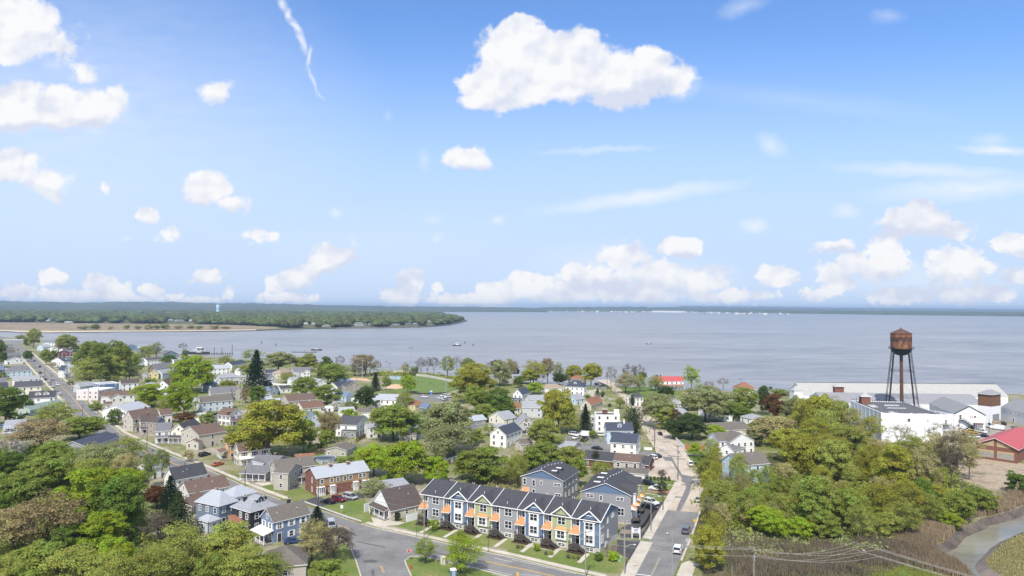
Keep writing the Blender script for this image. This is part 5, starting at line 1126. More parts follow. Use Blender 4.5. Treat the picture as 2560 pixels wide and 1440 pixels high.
# ---------------- rusty water tower
bx, by = (2251.8-1280)/FPX*370, 370.0
wt_ = thing('water_tower', 'tall rusty water tower with orange tank on black lattice legs', 'water tower', (bx, by, 0), R(23))
RUST = bpy.data.materials.new('rusty_plate'); RUST.use_nodes = True; t_ = RUST.node_tree; p_ = t_.nodes['Principled BSDF']; p_.inputs['Roughness'].default_value = .8
c_ = t_.nodes.new('ShaderNodeTexCoord'); n_ = t_.nodes.new('ShaderNodeTexNoise'); n_.inputs['Scale'].default_value = .55; n_.inputs['Detail'].default_value = 8; n_.inputs['Roughness'].default_value = .7
m_ = t_.nodes.new('ShaderNodeMapping'); m_.inputs['Scale'].default_value = (1, 1, .6); t_.links.new(c_.outputs['Object'], m_.inputs[0]); t_.links.new(m_.outputs[0], n_.inputs['Vector'])
sx_ = t_.nodes.new('ShaderNodeSeparateXYZ'); t_.links.new(c_.outputs['Object'], sx_.inputs[0])
bd = t_.nodes.new('ShaderNodeMapRange'); bd.interpolation_type = 'SMOOTHSTEP'
ab = t_.nodes.new('ShaderNodeMath'); ab.operation = 'SUBTRACT'; t_.links.new(sx_.outputs[2], ab.inputs[0]); ab.inputs[1].default_value = 43.6
ab2 = t_.nodes.new('ShaderNodeMath'); ab2.operation = 'ABSOLUTE'; t_.links.new(ab.outputs[0], ab2.inputs[0]); t_.links.new(ab2.outputs[0], bd.inputs[0]); bd.inputs[1].default_value = .8; bd.inputs[2].default_value = 1.4; bd.inputs[3].default_value = -.16; bd.inputs[4].default_value = 0
ad = t_.nodes.new('ShaderNodeMath'); ad.operation = 'ADD'; t_.links.new(n_.outputs['Fac'], ad.inputs[0]); t_.links.new(bd.outputs[0], ad.inputs[1])
cr_ = t_.nodes.new('ShaderNodeValToRGB'); e_ = cr_.color_ramp.elements; e_[0].position = .28; e_[0].color = (.03, .018, .014, 1); e_[1].position = .66; e_[1].color = (.33, .15, .06, 1)
x_ = e_.new(.42); x_.color = (.115, .05, .03, 1); x_ = e_.new(.54); x_.color = (.21, .088, .04, 1)
t_.links.new(ad.outputs[0], cr_.inputs[0]); t_.links.new(cr_.outputs[0], p_.inputs['Base Color'])
b = MB(); b.lathe([(5.15, 38.6), (5.15, 46.8)], 40); b.build('tank', RUST, wt_, smooth=True)
b = MB(); b.lathe([(5.45, 46.7), (0.05, 49.5)], 40); b.lathe([(.25, 49.4), (.2, 49.9), (.02, 50)], 8); b.build('tank_roof', mat('rust_dark', (.105, .055, .042), .8, .3, .5), wt_, smooth=True)
b = MB(); b.lathe([(5.15*math.cos(a*R(9)), 38.6-3.9*math.sin(a*R(9))) for a in range(0, 10)] + [(.8, 34.75)], 40); b.build('tank_bottom', mat('black_iron', (.022, .026, .03), .6, .4, .6), wt_, smooth=True)
b = MB(); b.lathe([(.95, 0), (.8, 34.9)], 16); b.build('standpipe', mat('rust_pipe', (.115, .058, .038), .85, .3, .8), wt_, smooth=True)
b = MB(); b.lathe([(5.2, 38.4), (6.1, 38.4), (6.1, 38.5), (5.2, 38.5)], 40)
for zz in (39.0, 39.5): b.tube([(6.05*math.cos(2*math.pi*i/40), 6.05*math.sin(2*math.pi*i/40), zz) for i in range(41)], .035, 4)
for i in range(20): a = i*.314; b.box(6.05*math.cos(a)-.03, 6.05*math.sin(a)-.03, 38.5, 6.05*math.cos(a)+.03, 6.05*math.sin(a)+.03, 39.5)
b.build('balcony', STEEL, wt_)
RT, RB, ZT = 5.35, 10.9, 39.3
def legp(k, z): a = math.pi/2*k; r = RB+(RT-RB)*z/ZT; return Vector((r*math.cos(a), r*math.sin(a), z))
for k in range(4):
    b = MB(); a = math.pi/2*k; tn = Vector((-math.sin(a), math.cos(a), 0)); rd = Vector((math.cos(a), math.sin(a), 0))
    for s1 in (-1, 1):
        for s2 in (-1, 1): b.bar(legp(k, 0)+tn*(.27*s1)+rd*(.2*s2), legp(k, ZT)+tn*(.27*s1)+rd*(.2*s2), .12, .12)
    if k % 2 == 0:
        for s1 in (-1, 1): q0 = legp(k, 0)+tn*(.27*s1); q1 = legp(k, ZT)+tn*(.27*s1); b.bar(q0, q1, .06, .44)
    n = 44
    for i in range(n):
        z0, z1 = ZT*i/n, ZT*(i+1)/n; s1 = 1 if i % 2 else -1
        b.bar(legp(k, z0)+tn*(.27*s1), legp(k, z1)-tn*(.27*s1), .07, .07)
    b.build('leg', STEEL, wt_)
for z in (12.7, 26.5):
    for k in range(4):
        b = MB()
        for dz in (-.25, .25): b.bar(legp(k, z)+Vector((0, 0, dz)), legp(k+1, z)+Vector((0, 0, dz)), .12, .1)
        b.bar(legp(k, z), Vector((0, 0, z)), .08, .08); b.build('strut', STEEL, wt_)
for (z0, z1) in ((0.2, 12.7), (12.7, 26.5), (26.5, 38.6)):
    for k in range(4):
        b = MB(); b.bar(legp(k, z0), legp(k+1, z1), .045, .045); b.bar(legp(k+1, z0), legp(k, z1), .045, .045); b.build('tie_rod', STEEL, wt_)
# small pale blue water tower far across the river
fp = G(545, 777.5, 0); ft = thing('far_water_tower', 'small pale blue water tower standing out of the far woods', 'water tower', (fp.x*.62, fp.y*.62, 0))
zt_ = depth_z(545, 762, fp.y*.62); rr = 4.6/FPX*fp.y*.62; b = MB(); b.lathe([(.02, zt_), (rr*.9, zt_-.4), (rr, zt_-2), (rr, zt_-rr*2.2), (rr*.9, zt_-rr*2.4), (rr*.5, zt_-rr*2.5)], 20); b.build('tank', mat('tower_blue', (.42, .60, .68), .5, .05), ft, smooth=True)
b = MB(); b.lathe([(rr*.95, 0), (rr*.95, zt_-rr*2.3)], 12); b.build('shaft', mat('tower_blue', (.42, .60, .68)), ft, smooth=True)
# ================================================================== TREES
BARK = mat('bark', (.085, .068, .05), .9, .3, 2.0); BARKG = mat('bark_grey', (.17, .15, .13), .9, .3, 2.0)
def leafm(name, rgb, tr=.42, hue=.03, val=.30):
    m = bpy.data.materials.new(name); m.use_nodes = True; t = m.node_tree; t.nodes.remove(t.nodes['Principled BSDF']); out = t.nodes['Material Output']
    at = t.nodes.new('ShaderNodeAttribute'); at.attribute_name = 'tone'
    oi = t.nodes.new('ShaderNodeObjectInfo')
    h = t.nodes.new('ShaderNodeHueSaturation'); h.inputs['Color'].default_value = (*rgb, 1)
    mr = t.nodes.new('ShaderNodeMapRange'); mr.inputs[3].default_value = 1-val; mr.inputs[4].default_value = 1+val*1.2; t.links.new(at.outputs['Fac'], mr.inputs[0])
    mo = t.nodes.new('ShaderNodeMapRange'); mo.inputs[3].default_value = .86; mo.inputs[4].default_value = 1.14; t.links.new(oi.outputs['Random'], mo.inputs[0])
    mu = t.nodes.new('ShaderNodeMath'); mu.operation = 'MULTIPLY'; t.links.new(mr.outputs[0], mu.inputs[0]); t.links.new(mo.outputs[0], mu.inputs[1]); t.links.new(mu.outputs[0], h.inputs['Value'])
    mh = t.nodes.new('ShaderNodeMapRange'); mh.inputs[3].default_value = .5-hue; mh.inputs[4].default_value = .5+hue; t.links.new(at.outputs['Fac'], mh.inputs[0]); t.links.new(mh.outputs[0], h.inputs['Hue'])
    d = t.nodes.new('ShaderNodeBsdfDiffuse'); tl = t.nodes.new('ShaderNodeBsdfTranslucent'); mx = t.nodes.new('ShaderNodeMixShader'); mx.inputs[0].default_value = tr
    t.links.new(h.outputs[0], d.inputs[0]); t.links.new(h.outputs[0], tl.inputs[0]); t.links.new(d.outputs[0], mx.inputs[1]); t.links.new(tl.outputs[0], mx.inputs[2]); t.links.new(mx.outputs[0], out.inputs[0])
    return m
LEAF = {k: leafm('leaves_'+k, v) for k, v in dict(green=(0.246, 0.299, 0.063), bright=(0.306, 0.390, 0.040), dark=(.075, .11, .036), deep=(0.144, 0.209, 0.040), olive=(.318, .345, .082), gold=(.335, .333, .055), grey=(0.300, 0.322, 0.144), pale=(0.414, 0.373, 0.172),
    tan=(0.336, 0.266, 0.138), bare=(.15, .125, .09), conif=(.022, .042, .022), coniflt=(0.060, 0.085, 0.034), maroon=(.06, .02, .02), white=(.55, .55, .48), rust=(0.156, 0.079, 0.034), fresh=(0.312, 0.418, 0.040), reed=(.36, .28, .19), brush=(.25, .21, .15)).items()}
def quads_mesh(name, C, N, size, tone, mats, asp=1.0, up=None):
    """leaf faces: centres C, normals N, half sizes, per-leaf tone"""
    n = len(C); rs = np.random.RandomState(n)
    a = np.cross(N, rs.normal(size=(n, 3))); a /= np.linalg.norm(a, axis=1, keepdims=True)+1e-9
    if up is not None: a = up
    b = np.cross(N, a); b /= np.linalg.norm(b, axis=1, keepdims=True)+1e-9
    s = size[:, None]
    V = np.stack([C-a*s*asp-b*s*.6, C+a*s*.2*asp-b*s, C+a*s*asp+b*s*.5, C-a*s*.3*asp+b*s], 1).reshape(-1, 3)
    me = bpy.data.meshes.new(name); me.vertices.add(4*n); me.vertices.foreach_set('co', V.ravel().astype('f'))
    me.loops.add(4*n); me.loops.foreach_set('vertex_index', np.arange(4*n, dtype='i'))
    me.polygons.add(n); me.polygons.foreach_set('loop_start', np.arange(0, 4*n, 4, dtype='i'))
    at = me.attributes.new('tone', 'FLOAT', 'FACE'); at.data.foreach_set('value', tone.astype('f'))
    for m in mats: me.materials.append(m)
    me.update(calc_edges=True); me.validate(); return me
def clump_leaves(rs, cl, per, lsz, flat=.75, updir=.35):
    C = []; N = []; T_ = []; Z = []
    for (c, r, k) in cl:
        n = max(4, int(per*k)); d = rs.normal(size=(n, 3)); d /= np.linalg.norm(d, axis=1, keepdims=True)
        d[:, 2] = np.where(d[:, 2] < -.3, -d[:, 2], d[:, 2])
        rad = r*rs.uniform(.55, 1.08, size=(n, 1))
        C.append(np.array(c)+d*rad*np.array([1, 1, flat])); nn = d*.9+rs.normal(size=(n, 3))*.42; nn[:, 2] += updir; N.append(nn/np.linalg.norm(nn, axis=1, keepdims=True))
        T_.append(np.clip(rs.uniform(.2, .8)+rs.normal(size=n)*.16, 0, 1)); Z.append(lsz*rs.uniform(.6, 1.25, size=n))
    return np.concatenate(C), np.concatenate(N), np.concatenate(Z), np.concatenate(T_)
def limbs(rs, tips, h0, tr, lean=.0, n=5, fork=.35):
    b = MB(); top = Vector((rs.normal()*lean, rs.normal()*lean, h0))
    b.tube([(0, 0, 0), (0, 0, .02), top*.5+Vector((rs.normal()*.006, 0, 0)), top], [tr*1.5, tr*1.15, tr*.95, tr*.8], 7)
    mains = []
    order = sorted(tips, key=lambda t: math.atan2(t[1], t[0])); k = min(n, len(order))
    for i in range(k):
        grp = order[i*len(order)//k:(i+1)*len(order)//k]
        if not grp: continue
        m = Vector([sum(g[j] for g in grp)/len(grp) for j in range(3)]); st = top*(.62+.38*rs.rand())
        mid = st.lerp(m, .5)+Vector((0, 0, .05)); e = st.lerp(m, .92)
        b.tube([st, mid, e], [tr*.55, tr*.36, tr*.2], 5, cap=False); mains.append((st, mid, e, grp))
    for (st, mid, e, grp) in mains:
        for g in grp:
            g = Vector(g[:3]); s0 = mid.lerp(e, rs.rand()); b.tube([s0, s0.lerp(g, .55)+Vector((rs.normal()*.01, rs.normal()*.01, .015)), g], [tr*.2, tr*.12, tr*.05], 4, cap=False)
    return b
PROTO = {}
def proto(kind, v):
    if (kind, v) in PROTO: return PROTO[(kind, v)]
    rs = np.random.RandomState(sum(map(ord, kind))*31+v*7); cl = []; tk = None
    if kind in ('broad', 'light', 'bush', 'tall'):
        n = {'broad': 96, 'light': 96, 'bush': 50, 'tall': 60}[kind]; zc, rz_, rx = {'broad': (.53, .45, .42), 'light': (.55, .43, .42), 'bush': (.44, .48, .42), 'tall': (.58, .40, .34)}[kind]
        lob = [(rs.normal(size=3)*np.array([.20, .20, .13])) for _ in range(5)]
        while len(cl) < n:
            d = rs.normal(size=3); d /= np.linalg.norm(d)
            if d[2] < -.88: continue
            q = rs.uniform(.45, 1.0)**.6; lb = lob[len(cl) % 5]
            f = 1+.20*mnoise.noise(Vector(d*1.7+v*3.1))
            c = np.array([0, 0, zc])+lb*.45+d*q*f*np.array([rx, rx, rz_])*.86
            if c[2] < .09: continue
            c[:2] *= (1.0 if c[2] < .68 else 1-.9*(c[2]-.68))
            r = rs.uniform(.075, .135)*(1.15 if kind == 'bush' else 1)
            cl.append((c, r, rs.uniform(.6, 1.3)))
        per, ls = {'broad': (165, .0136), 'light': (84, .0112), 'bush': (130, .0195), 'tall': (86, .0110)}[kind]
        tk = limbs(rs, [tuple(c[0]) for c in cl[::2 if kind == 'broad' else 1]], {'broad': .30, 'light': .30, 'bush': .12, 'tall': .45}[kind], .02 if kind != 'tall' else .012, .02, 6)
        if kind == 'bush': pass
        C, N, Z, T_ = clump_leaves(rs, cl, per, ls)
    elif kind in ('bare', 'thin'):
        n = 60 if kind == 'bare' else 44
        while len(cl) < n:
            d = rs.normal(size=3); d /= np.linalg.norm(d)
            if d[2] < -.45: continue
            q = rs.uniform(.4, 1.0)**.5; c = np.array([0, 0, .62])+d*q*np.array([.42, .42, .36] if kind == 'bare' else [.34, .34, .36])
            if c[2] < .2: continue
            cl.append((c, rs.uniform(.06, .11), 1))
        tk = limbs(rs, [tuple(c[0]) for c in cl], .32 if kind == 'bare' else .5, .014, .03, 6)
        for (c, r, _) in cl:
            for _k in range(9 if kind == 'bare' else 6):
                d = rs.normal(size=3); d[2] = abs(d[2])*.8+.2; d = d/np.linalg.norm(d)*r*1.2; tk.tube([c, c+d*.55+rs.normal(size=3)*.008, c+d], [.0030, .0022, .0012], 3, cap=False)
        C, N, Z, T_ = clump_leaves(rs, cl, 14 if kind == 'bare' else 20, .0085, 1.0)
    elif kind in ('spruce', 'cypress'):
        C = []; N = []; Z = []; T_ = []; L = 22 if kind == 'spruce' else 26
        for i in range(L):
            z = .06+.92*i/L; R_ = (.5*(1-z)**.85+.012)*(1+.10*rs.normal()) if kind == 'spruce' else .5*math.sin(math.pi*min(1, (.12+.88*(1-z))))**.7*.8+.01
            nb = 13 if i < L*.7 else 8
            for j in range(nb):
                a = 2*math.pi*(j+rs.rand())/nb; m = 26; u = rs.uniform(.15, 1, size=m)
                rr = R_*u*(1+.12*rs.normal()); dz = -.06*u*u*(1 if kind == 'spruce' else -1)+rs.normal(size=m)*.008
                P = np.stack([rr*math.cos(a)+rs.normal(size=m)*.014, rr*math.sin(a)+rs.normal(size=m)*.014, z+dz], 1)
                nn = rs.normal(size=(m, 3))*.5+np.array([math.cos(a)*.5, math.sin(a)*.5, .7]); N.append(nn/np.linalg.norm(nn, axis=1, keepdims=True)); C.append(P); Z.append(np.full(m, .013)*rs.uniform(.7, 1.3, size=m)); T_.append(np.clip(rs.uniform(.25, .75)+rs.normal(size=m)*.15, 0, 1))
        C, N, Z, T_ = (np.concatenate(q) for q in (C, N, Z, T_))
        tk = MB(); tk.tube([(0, 0, 0), (0, 0, .5), (0, 0, .97)], [.018, .011, .003], 6)
    # normalise: crown width 1, height 1
    C = np.array(C); w = max(np.percentile(C[:, 0], 99)-np.percentile(C[:, 0], 1), np.percentile(C[:, 1], 99)-np.percentile(C[:, 1], 1)); hz_ = np.percentile(C[:, 2], 99.7)
    C = C/np.array([w, w, hz_])
    tk.v = [(p[0]/w, p[1]/w, p[2]/hz_) for p in tk.v]
    cm = quads_mesh('crown', C, N, Z/((w*hz_)**.5), T_, [LEAF['green']])
    tm = tk.mesh('trunk', [BARK if kind not in ('bare', 'thin', 'tall') else BARKG])
    PROTO[(kind, v)] = (cm, tm); return PROTO[(kind, v)]
NV = dict(broad=5, light=5, bush=4, tall=5, bare=4, thin=4, spruce=3, cypress=2)
KN = dict(B='broad', L='light', U='bush', T='tall', R='bare', H='thin', S='spruce', Y='cypress')
_tn = [0]
def plant(P, w, h, kind, tint, label, name='tree', cat='tree', group=None, rz=None):
    _tn[0] += 1; v = (_tn[0]*7) % NV[kind]
    cm, tm = proto(kind, v)
    o = thing(name, label, cat, (P.x, P.y, P.z), _tn[0]*2.399 if rz is None else rz, group)
    c = inst('crown', cm, o, scale=(w, w, h)); c.material_slots[0].link = 'OBJECT'; c.material_slots[0].material = LEAF[tint]
    inst('trunk', tm, o, scale=(w, w, h)); return o
def tree(k, tint, cx, yt, yb, wpx, label, group=None, **q):
    """centre x, crown top y, ground y, crown width, all read off the photograph and turned into a place, a height and a width in metres"""
    x, y0 = tp((cx, yt)); _, y1 = tp((cx, yb)); P = G(x, y1, 0); Y = P.y
    h = max(1.0, depth_z(x, y0, Y)); w = wpx/4.0*Y/FPX
    nm = {'U': 'shrub', 'S': 'conifer_tree', 'Y': 'conifer_tree'}.get(k, 'tree')
    return plant(P, w, h, KN[k], tint, label, q.get('name', nm), 'shrub' if k == 'U' else 'tree', group)
T(0, 740)
GA = 'trees along the left street'; GB = 'trees in the middle of town'; GC = 'trees by the water'; GD = 'trees along the right street'
tree('B', 'olive', 335, 325, 520, 130, 'tall olive tree at the far end of the left street', GA)
tree('B', 'deep', 280, 545, 655, 90, 'dark round tree on the near side of the far street', GA)
tree('B', 'deep', -5, 440, 720, 110, 'dark green tree cut by the left edge, far up the street', GA)
tree('U', 'green', 260, 405, 500, 90, 'green shrubs beside the end of the street', GA)
tree('U', 'green', 200, 380, 440, 90, 'pale green tree clump behind the flat building', GA)
tree('B', 'olive', 670, 385, 560, 190, 'round pale green tree behind the white gabled house by the river', GA)
tree('L', 'tan', 600, 425, 560, 90, 'brownish tree at the left foot of the round pale green tree', GA)
tree('B', 'green', 460, 530, 690, 110, 'green tree right of the far street', GA)
tree('U', 'deep', 545, 520, 640, 70, 'dark green bush left of the dark red house', GA)
tree('B', 'green', 900, 455, 900, 300, 'wide green tree, left of the clump above the blue flat building', GA)
tree('B', 'green', 1175, 450, 860, 300, 'tallest wide green tree of the clump above the blue flat building', GA)
tree('L', 'olive', 905, 600, 920, 290, 'olive tree with visible limbs in front of the clump', GA)
tree('B', 'olive', 1110, 590, 880, 260, 'yellowish green tree in the middle of the clump', GA)
tree('B', 'deep', 1010, 470, 870, 200, 'dark green tree between the two widest trees of the clump', GA)
tree('L', 'grey', 1290, 670, 860, 170, 'grey-green tree at the right foot of the clump', GA)
tree('B', 'green', 1330, 570, 800, 190, 'green tree at the right shoulder of the clump', GA)
tree('U', 'deep', 760, 480, 560, 90, 'small dark tree left of the clump', GA)
tree('L', 'olive', 1450, 500, 640, 140, 'golden tree behind the wide white house', GC)
tree('L', 'grey', 1560, 460, 620, 150, 'round grey-green tree left of the taupe gabled house', GC)
tree('R', 'bare', 1830, 470, 570, 90, 'bare tree right of the taupe gabled house', GC)
tree('U', 'deep', 1850, 530, 610, 90, 'dark bush under the bare tree at the river', GC)
tree('B', 'deep', 1690, 585, 690, 120, 'dark round tree between the wide white house and the bright tree', GB)
tree('B', 'bright', 1925, 600, 960, 400, 'big bright green tree in the middle of the left half', GB)
tree('B', 'bright', 1515, 880, 1110, 330, 'bright yellow-green tree above the brown roofed corner house', GB)
tree('B', 'bright', 1840, 865, 1200, 320, 'tall bright green tree left of the blue-grey house', GB)
tree('L', 'olive', 1660, 1020, 1200, 170, 'olive tree between the two bright green ones', GB)
tree('U', 'rust', 1850, 1165, 1265, 190, 'brown-red bush left of the white garage', GB)
tree('U', 'green', 1500, 820, 890, 130, 'green bush below the yellow house', GB)
tree('L', 'olive', 2240, 590, 700, 150, 'pale green tree right of the bright tree, near the pier', GC)
tree('S', 'conif', 2560, 545, 960, 230, 'tallest dark spruce near the middle of the waterfront', GB)
tree('L', 'grey', 2520, 535, 660, 220, 'pale tree behind the tallest spruce', GC)
tree('U', 'grey', 2390, 690, 780, 150, 'grey-green shrubs left of the tallest spruce', GB)
tree('L', 'tan', 2460, 920, 1070, 110, 'small brownish tree right of the large beige house', GB)
tree('B', 'deep', 2560, 900, 1090, 130, 'dark green tree behind the yellow-green oak', GB)
tree('B', 'deep', 60, 920, 1300, 430, 'dark green tree at the left edge below the cream house', GA)
tree('L', 'olive', 560, 1065, 1330, 380, 'olive tree in front of the sea-green roof', GA)
tree('B', 'green', 790, 1205, 1440, 440, 'wide green tree covering the street bend', GA)
tree('L', 'tan', 400, 1230, 1560, 460, 'broad tan-green tree below the street bend, left side', GA)
tree('L', 'pale', 520, 660, 720, 80, 'small white blossoming tree beside the street', GA)
tree('U', 'green', 30, 760, 830, 70, 'green bush at the left edge beside the dark blue cottage', GA)
tree('U', 'grey', 700, 840, 890, 70, 'shrub in front of the white gabled house', GA)
tree('U', 'deep', 1150, 1130, 1290, 130, 'dark bush beside the poles below the shop', GA)
tree('L', 'olive', 2330, 1290, 1400, 170, 'thin green tree beside the brown roofed tan house', GB)
T(640, 740)
tree('B', 'gold', 100, 1050, 1620, 720, 'huge gold-green oak left of the middle', GB)
tree('B', 'green', 480, 1240, 1570, 260, 'green tree at the right side of the huge oak', GB)
tree('B', 'grey', 220, 560, 760, 330, 'wide pale green tree right of the tallest spruce', GC)
tree('B', 'gold', 450, 610, 740, 170, 'golden round tree in front of the pale waterfront trees', GC)
tree('B', 'olive', 520, 575, 760, 190, 'pale olive tree right of the golden round tree', GC)
tree('B', 'deep', 690, 605, 800, 130, 'dark tree at the water, left of the grey bare tree', GC)
tree('B', 'green', 720, 680, 880, 330, 'wide deep green tree in front of the blue sports court', GC)
tree('R', 'bare', 838, 592, 760, 100, 'round grey bare tree at the water', GC)
tree('L', 'olive', 870, 690, 790, 150, 'low yellow-green trees left of the ballfield lights', GC)
tree('L', 'tan', 1090, 585, 800, 250, 'tall brown budding tree beside the ballfield lights', GC)
tree('L', 'olive', 990, 680, 800, 100, 'small olive tree under the ballfield lights', GC)
tree('R', 'bare', 1210, 650, 790, 90, 'grey twiggy tree right of the tall budding tree', GC)
tree('L', 'pale', 1495, 670, 800, 90, 'pale green tree beside the tallest light mast', GC)
tree('R', 'bare', 1650, 615, 790, 110, 'left one of three bare trees behind the outfield fence', GC)
tree('R', 'bare', 1715, 610, 800, 120, 'middle one of three bare trees behind the outfield fence', GC)
tree('R', 'bare', 1780, 605, 805, 110, 'right one of three bare trees behind the outfield fence', GC)
tree('U', 'grey', 1590, 700, 790, 110, 'grey-green bushes behind the outfield', GC)
tree('L', 'olive', 1915, 600, 820, 150, 'tall thin green tree behind the right field', GC)
tree('R', 'tan', 2010, 600, 800, 120, 'tall twiggy tree right of the tall thin green one', GC)
tree('B', 'green', 2120, 620, 760, 130, 'green tree behind the gold-green oaks', GC)
tree('B', 'gold', 2180, 670, 930, 340, 'gold-green oak at the waterfront right of the ballfield', GC)
tree('B', 'gold', 2130, 735, 1060, 420, 'larger gold-brown oak in front of the waterfront one', GC)
tree('B', 'green', 2200, 900, 1170, 230, 'green tree below the larger gold-brown oak', GB)
tree('B', 'deep', 2440, 920, 1200, 300, 'dark blue-green tree right of the green one', GB)
tree('B', 'grey', 2440, 640, 900, 200, 'tall grey-green tree at the water, centre', GC)
tree('B', 'dark', 2400, 640, 790, 110, 'dark tree behind the tall grey-green one', GC)
tree('R', 'tan', 2350, 650, 800, 110, 'twiggy tree left of the tall grey-green one', GC)
tree('L', 'pale', 2540, 625, 860, 130, 'brownish budding tree at the water, centre', GC)
tree('L', 'white', 2490, 830, 900, 90, 'white blossoming bush under the waterfront trees', GC)
tree('B', 'fresh', 1520, 790, 970, 150, 'small fresh green round tree on the ballfield edge', GB)
tree('S', 'conif', 1195, 770, 950, 105, 'dark spruce beside the infield', GB)
tree('L', 'green', 1300, 800, 940, 110, 'green tree right of the spruce beside the infield', GB)
tree('B', 'dark', 1110, 905, 1160, 220, 'dark broad evergreen left of the long white house', GB)
tree('L', 'olive', 1500, 950, 1140, 170, 'olive tree right of the long white house', GB)
tree('B', 'green', 490, 810, 1000, 250, 'round pale green tree behind the brown roof', GB)
tree('B', 'green', 710, 890, 1080, 260, 'green tree right of the big brown roof', GB)
tree('U', 'maroon', 90, 835, 930, 140, 'dark red shrub tree at the foot of the tallest spruce', GB)
tree('L', 'olive', 310, 770, 870, 160, 'olive shrubs under the beige hipped house', GB)
tree('B', 'olive', 20, 900, 1080, 170, 'green tree left of the big brown roof', GB)
tree('L', 'white', 800, 1050, 1150, 120, 'white flowering tree in the middle of town', GB)
tree('B', 'fresh', 935, 1130, 1230, 160, 'low fresh green bush tree left of the small taupe roof', GB)
tree('L', 'tan', 730, 1130, 1460, 230, 'tall brown budding tree left of the white house with deck', GB)
tree('B', 'green', 1370, 1090, 1450, 440, 'big green tree in front of the light blue house', GB)
tree('B', 'grey', 1900, 1060, 1560, 500, 'big grey-green willow left of the middle street', GB)
tree('L', 'grey', 1900, 1290, 1640, 460, 'lower grey willow in front of the big one', GB)
tree('B', 'green', 2200, 1340, 1470, 150, 'small round tree beside the lone white house', GB)
tree('Y', 'dark', 1650, 1155, 1220, 34, 'thin dark cypress by the slate gable', GB)
tree('L', 'olive', 2330, 1270, 1400, 130, 'small green tree below the cream porch', GB)
tree('U', 'deep', 915, 1055, 1100, 60, 'small dark bush beside the light blue cottage', GB)
tree('L', 'olive', 1290, 1090, 1200, 100, 'thin olive tree in front of the long white house', GB)
tree('L', 'grey', 430, 1160, 1260, 120, 'grey shrubs below the cream cottage', GB)
T(1280, 740)
tree('L', 'tan', 20, 640, 790, 110, 'brown budding tree at the left of the waterfront oaks', GC)
tree('U', 'maroon', 40, 715, 790, 80, 'dark red bush under the brown budding tree', GC)
tree('L', 'gold', 215, 640, 880, 250, 'golden brown oak at the waterfront', GC)
tree('L', 'tan', 355, 622, 870, 130, 'tall slim twiggy oak at the waterfront', GC)
tree('L', 'grey', 450, 660, 880, 130, 'grey-green tree between the waterfront oaks', GC)
tree('B', 'gold', 620, 695, 870, 190, 'gold-green tree left of the spreading oak', GC)
tree('B', 'gold', 790, 672, 900, 210, 'spreading gold-green oak at the end of the pale road', GC)
tree('B', 'dark', 470, 770, 890, 150, 'dark shrubs behind the tan hipped roof', GC)
tree('B', 'olive', 180, 740, 880, 190, 'olive tree in front of the golden brown oak', GC)
tree('B', 'fresh', 220, 865, 980, 180, 'fresh green bush tree left of the tan hipped roof', GC)
tree('B', 'deep', 60, 800, 920, 120, 'deep green bush near the grey waterfront roof', GC)
tree('R', 'tan', 990, 700, 940, 120, 'ivy covered bare tree at the end of the pale road', GC)
tree('L', 'pale', 1135, 755, 975, 220, 'round tan tree on the waterfront lawn', GC)
tree('R', 'bare', 1175, 680, 930, 150, 'brown bare tree behind the waterfront lawn', GC)
tree('R', 'bare', 1265, 685, 930, 130, 'grey bare tree behind the waterfront lawn', GC)
tree('L', 'olive', 1280, 770, 960, 130, 'green tree right of the round tan tree', GC)
tree('B', 'deep', 1300, 755, 850, 90, 'dark tree left of the red roofed house', GC)
tree('L', 'olive', 1430, 790, 950, 160, 'thin tree in front of the red roofed house', GC)
tree('B', 'dark', 1540, 900, 1010, 160, 'dark bush below the red roofed house', GC)
tree('L', 'fresh', 1800, 690, 930, 165, 'tall light green tree alone at the water, right of the red roof', GC)
tree('R', 'pale', 2110, 815, 950, 110, 'small pale tree standing at the shore left of the terracotta roof', GC)
tree('R', 'bare', 1970, 855, 940, 110, 'low bare tree at the shore', GC)
tree('B', 'grey', 1470, 970, 1310, 330, 'pale willow right of the pale road', GD)
tree('B', 'grey', 1930, 890, 1260, 440, 'widest pale willow right of the pale road', GD)
tree('B', 'green', 2310, 915, 1190, 290, 'green tree below the terracotta roof', GD)
tree('B', 'olive', 1500, 1100, 1330, 240, 'lower grey-green tree in front of the pale willow', GD)
tree('L', 'rust', 1640, 1130, 1350, 130, 'rust brown tree between the willows', GD)
tree('B', 'dark', 1800, 1180, 1430, 300, 'dark tree beneath the widest willow', GD)
tree('B', 'dark', 1610, 1230, 1430, 180, 'dark shrubs below the rust brown tree', GD)
tree('B', 'fresh', 2030, 1290, 1420, 230, 'bright green bush tree below the long taupe roof', GD)
tree('Y', 'dark', 1205, 985, 1100, 60, 'dark conical evergreen beside the narrow white house', GD)
tree('Y', 'coniflt', 1215, 1115, 1390, 190, 'bushy olive evergreen at the edge of the pale road', GD)
tree('S', 'dark', 855, 920, 1010, 60, 'small dark spruce beside the pale road', GD)
tree('Y', 'dark', 905, 955, 1010, 50, 'small round evergreen beside the small spruce', GD)
tree('Y', 'dark', 975, 1075, 1110, 40, 'clipped dark evergreen in front of the orange-brown roof', GD)
tree('B', 'gold', 465, 935, 1360, 370, 'gold-green oak in the centre of the town', GB)
tree('L', 'olive', 590, 1160, 1390, 200, 'olive tree under the gold-green oak', GB)
tree('S', 'conif', 735, 1085, 1370, 150, 'dark spruce left of the white three storey block', GB)
tree('S', 'dark', 985, 1220, 1350, 150, 'dark evergreen against the white three storey block', GD)
tree('B', 'olive', 330, 1235, 1560, 320, 'yellow-green tree in front of the gold-green oak', GB)
tree('B', 'green', 820, 1345, 1420, 100, 'small round green tree in front of the white block', GD)
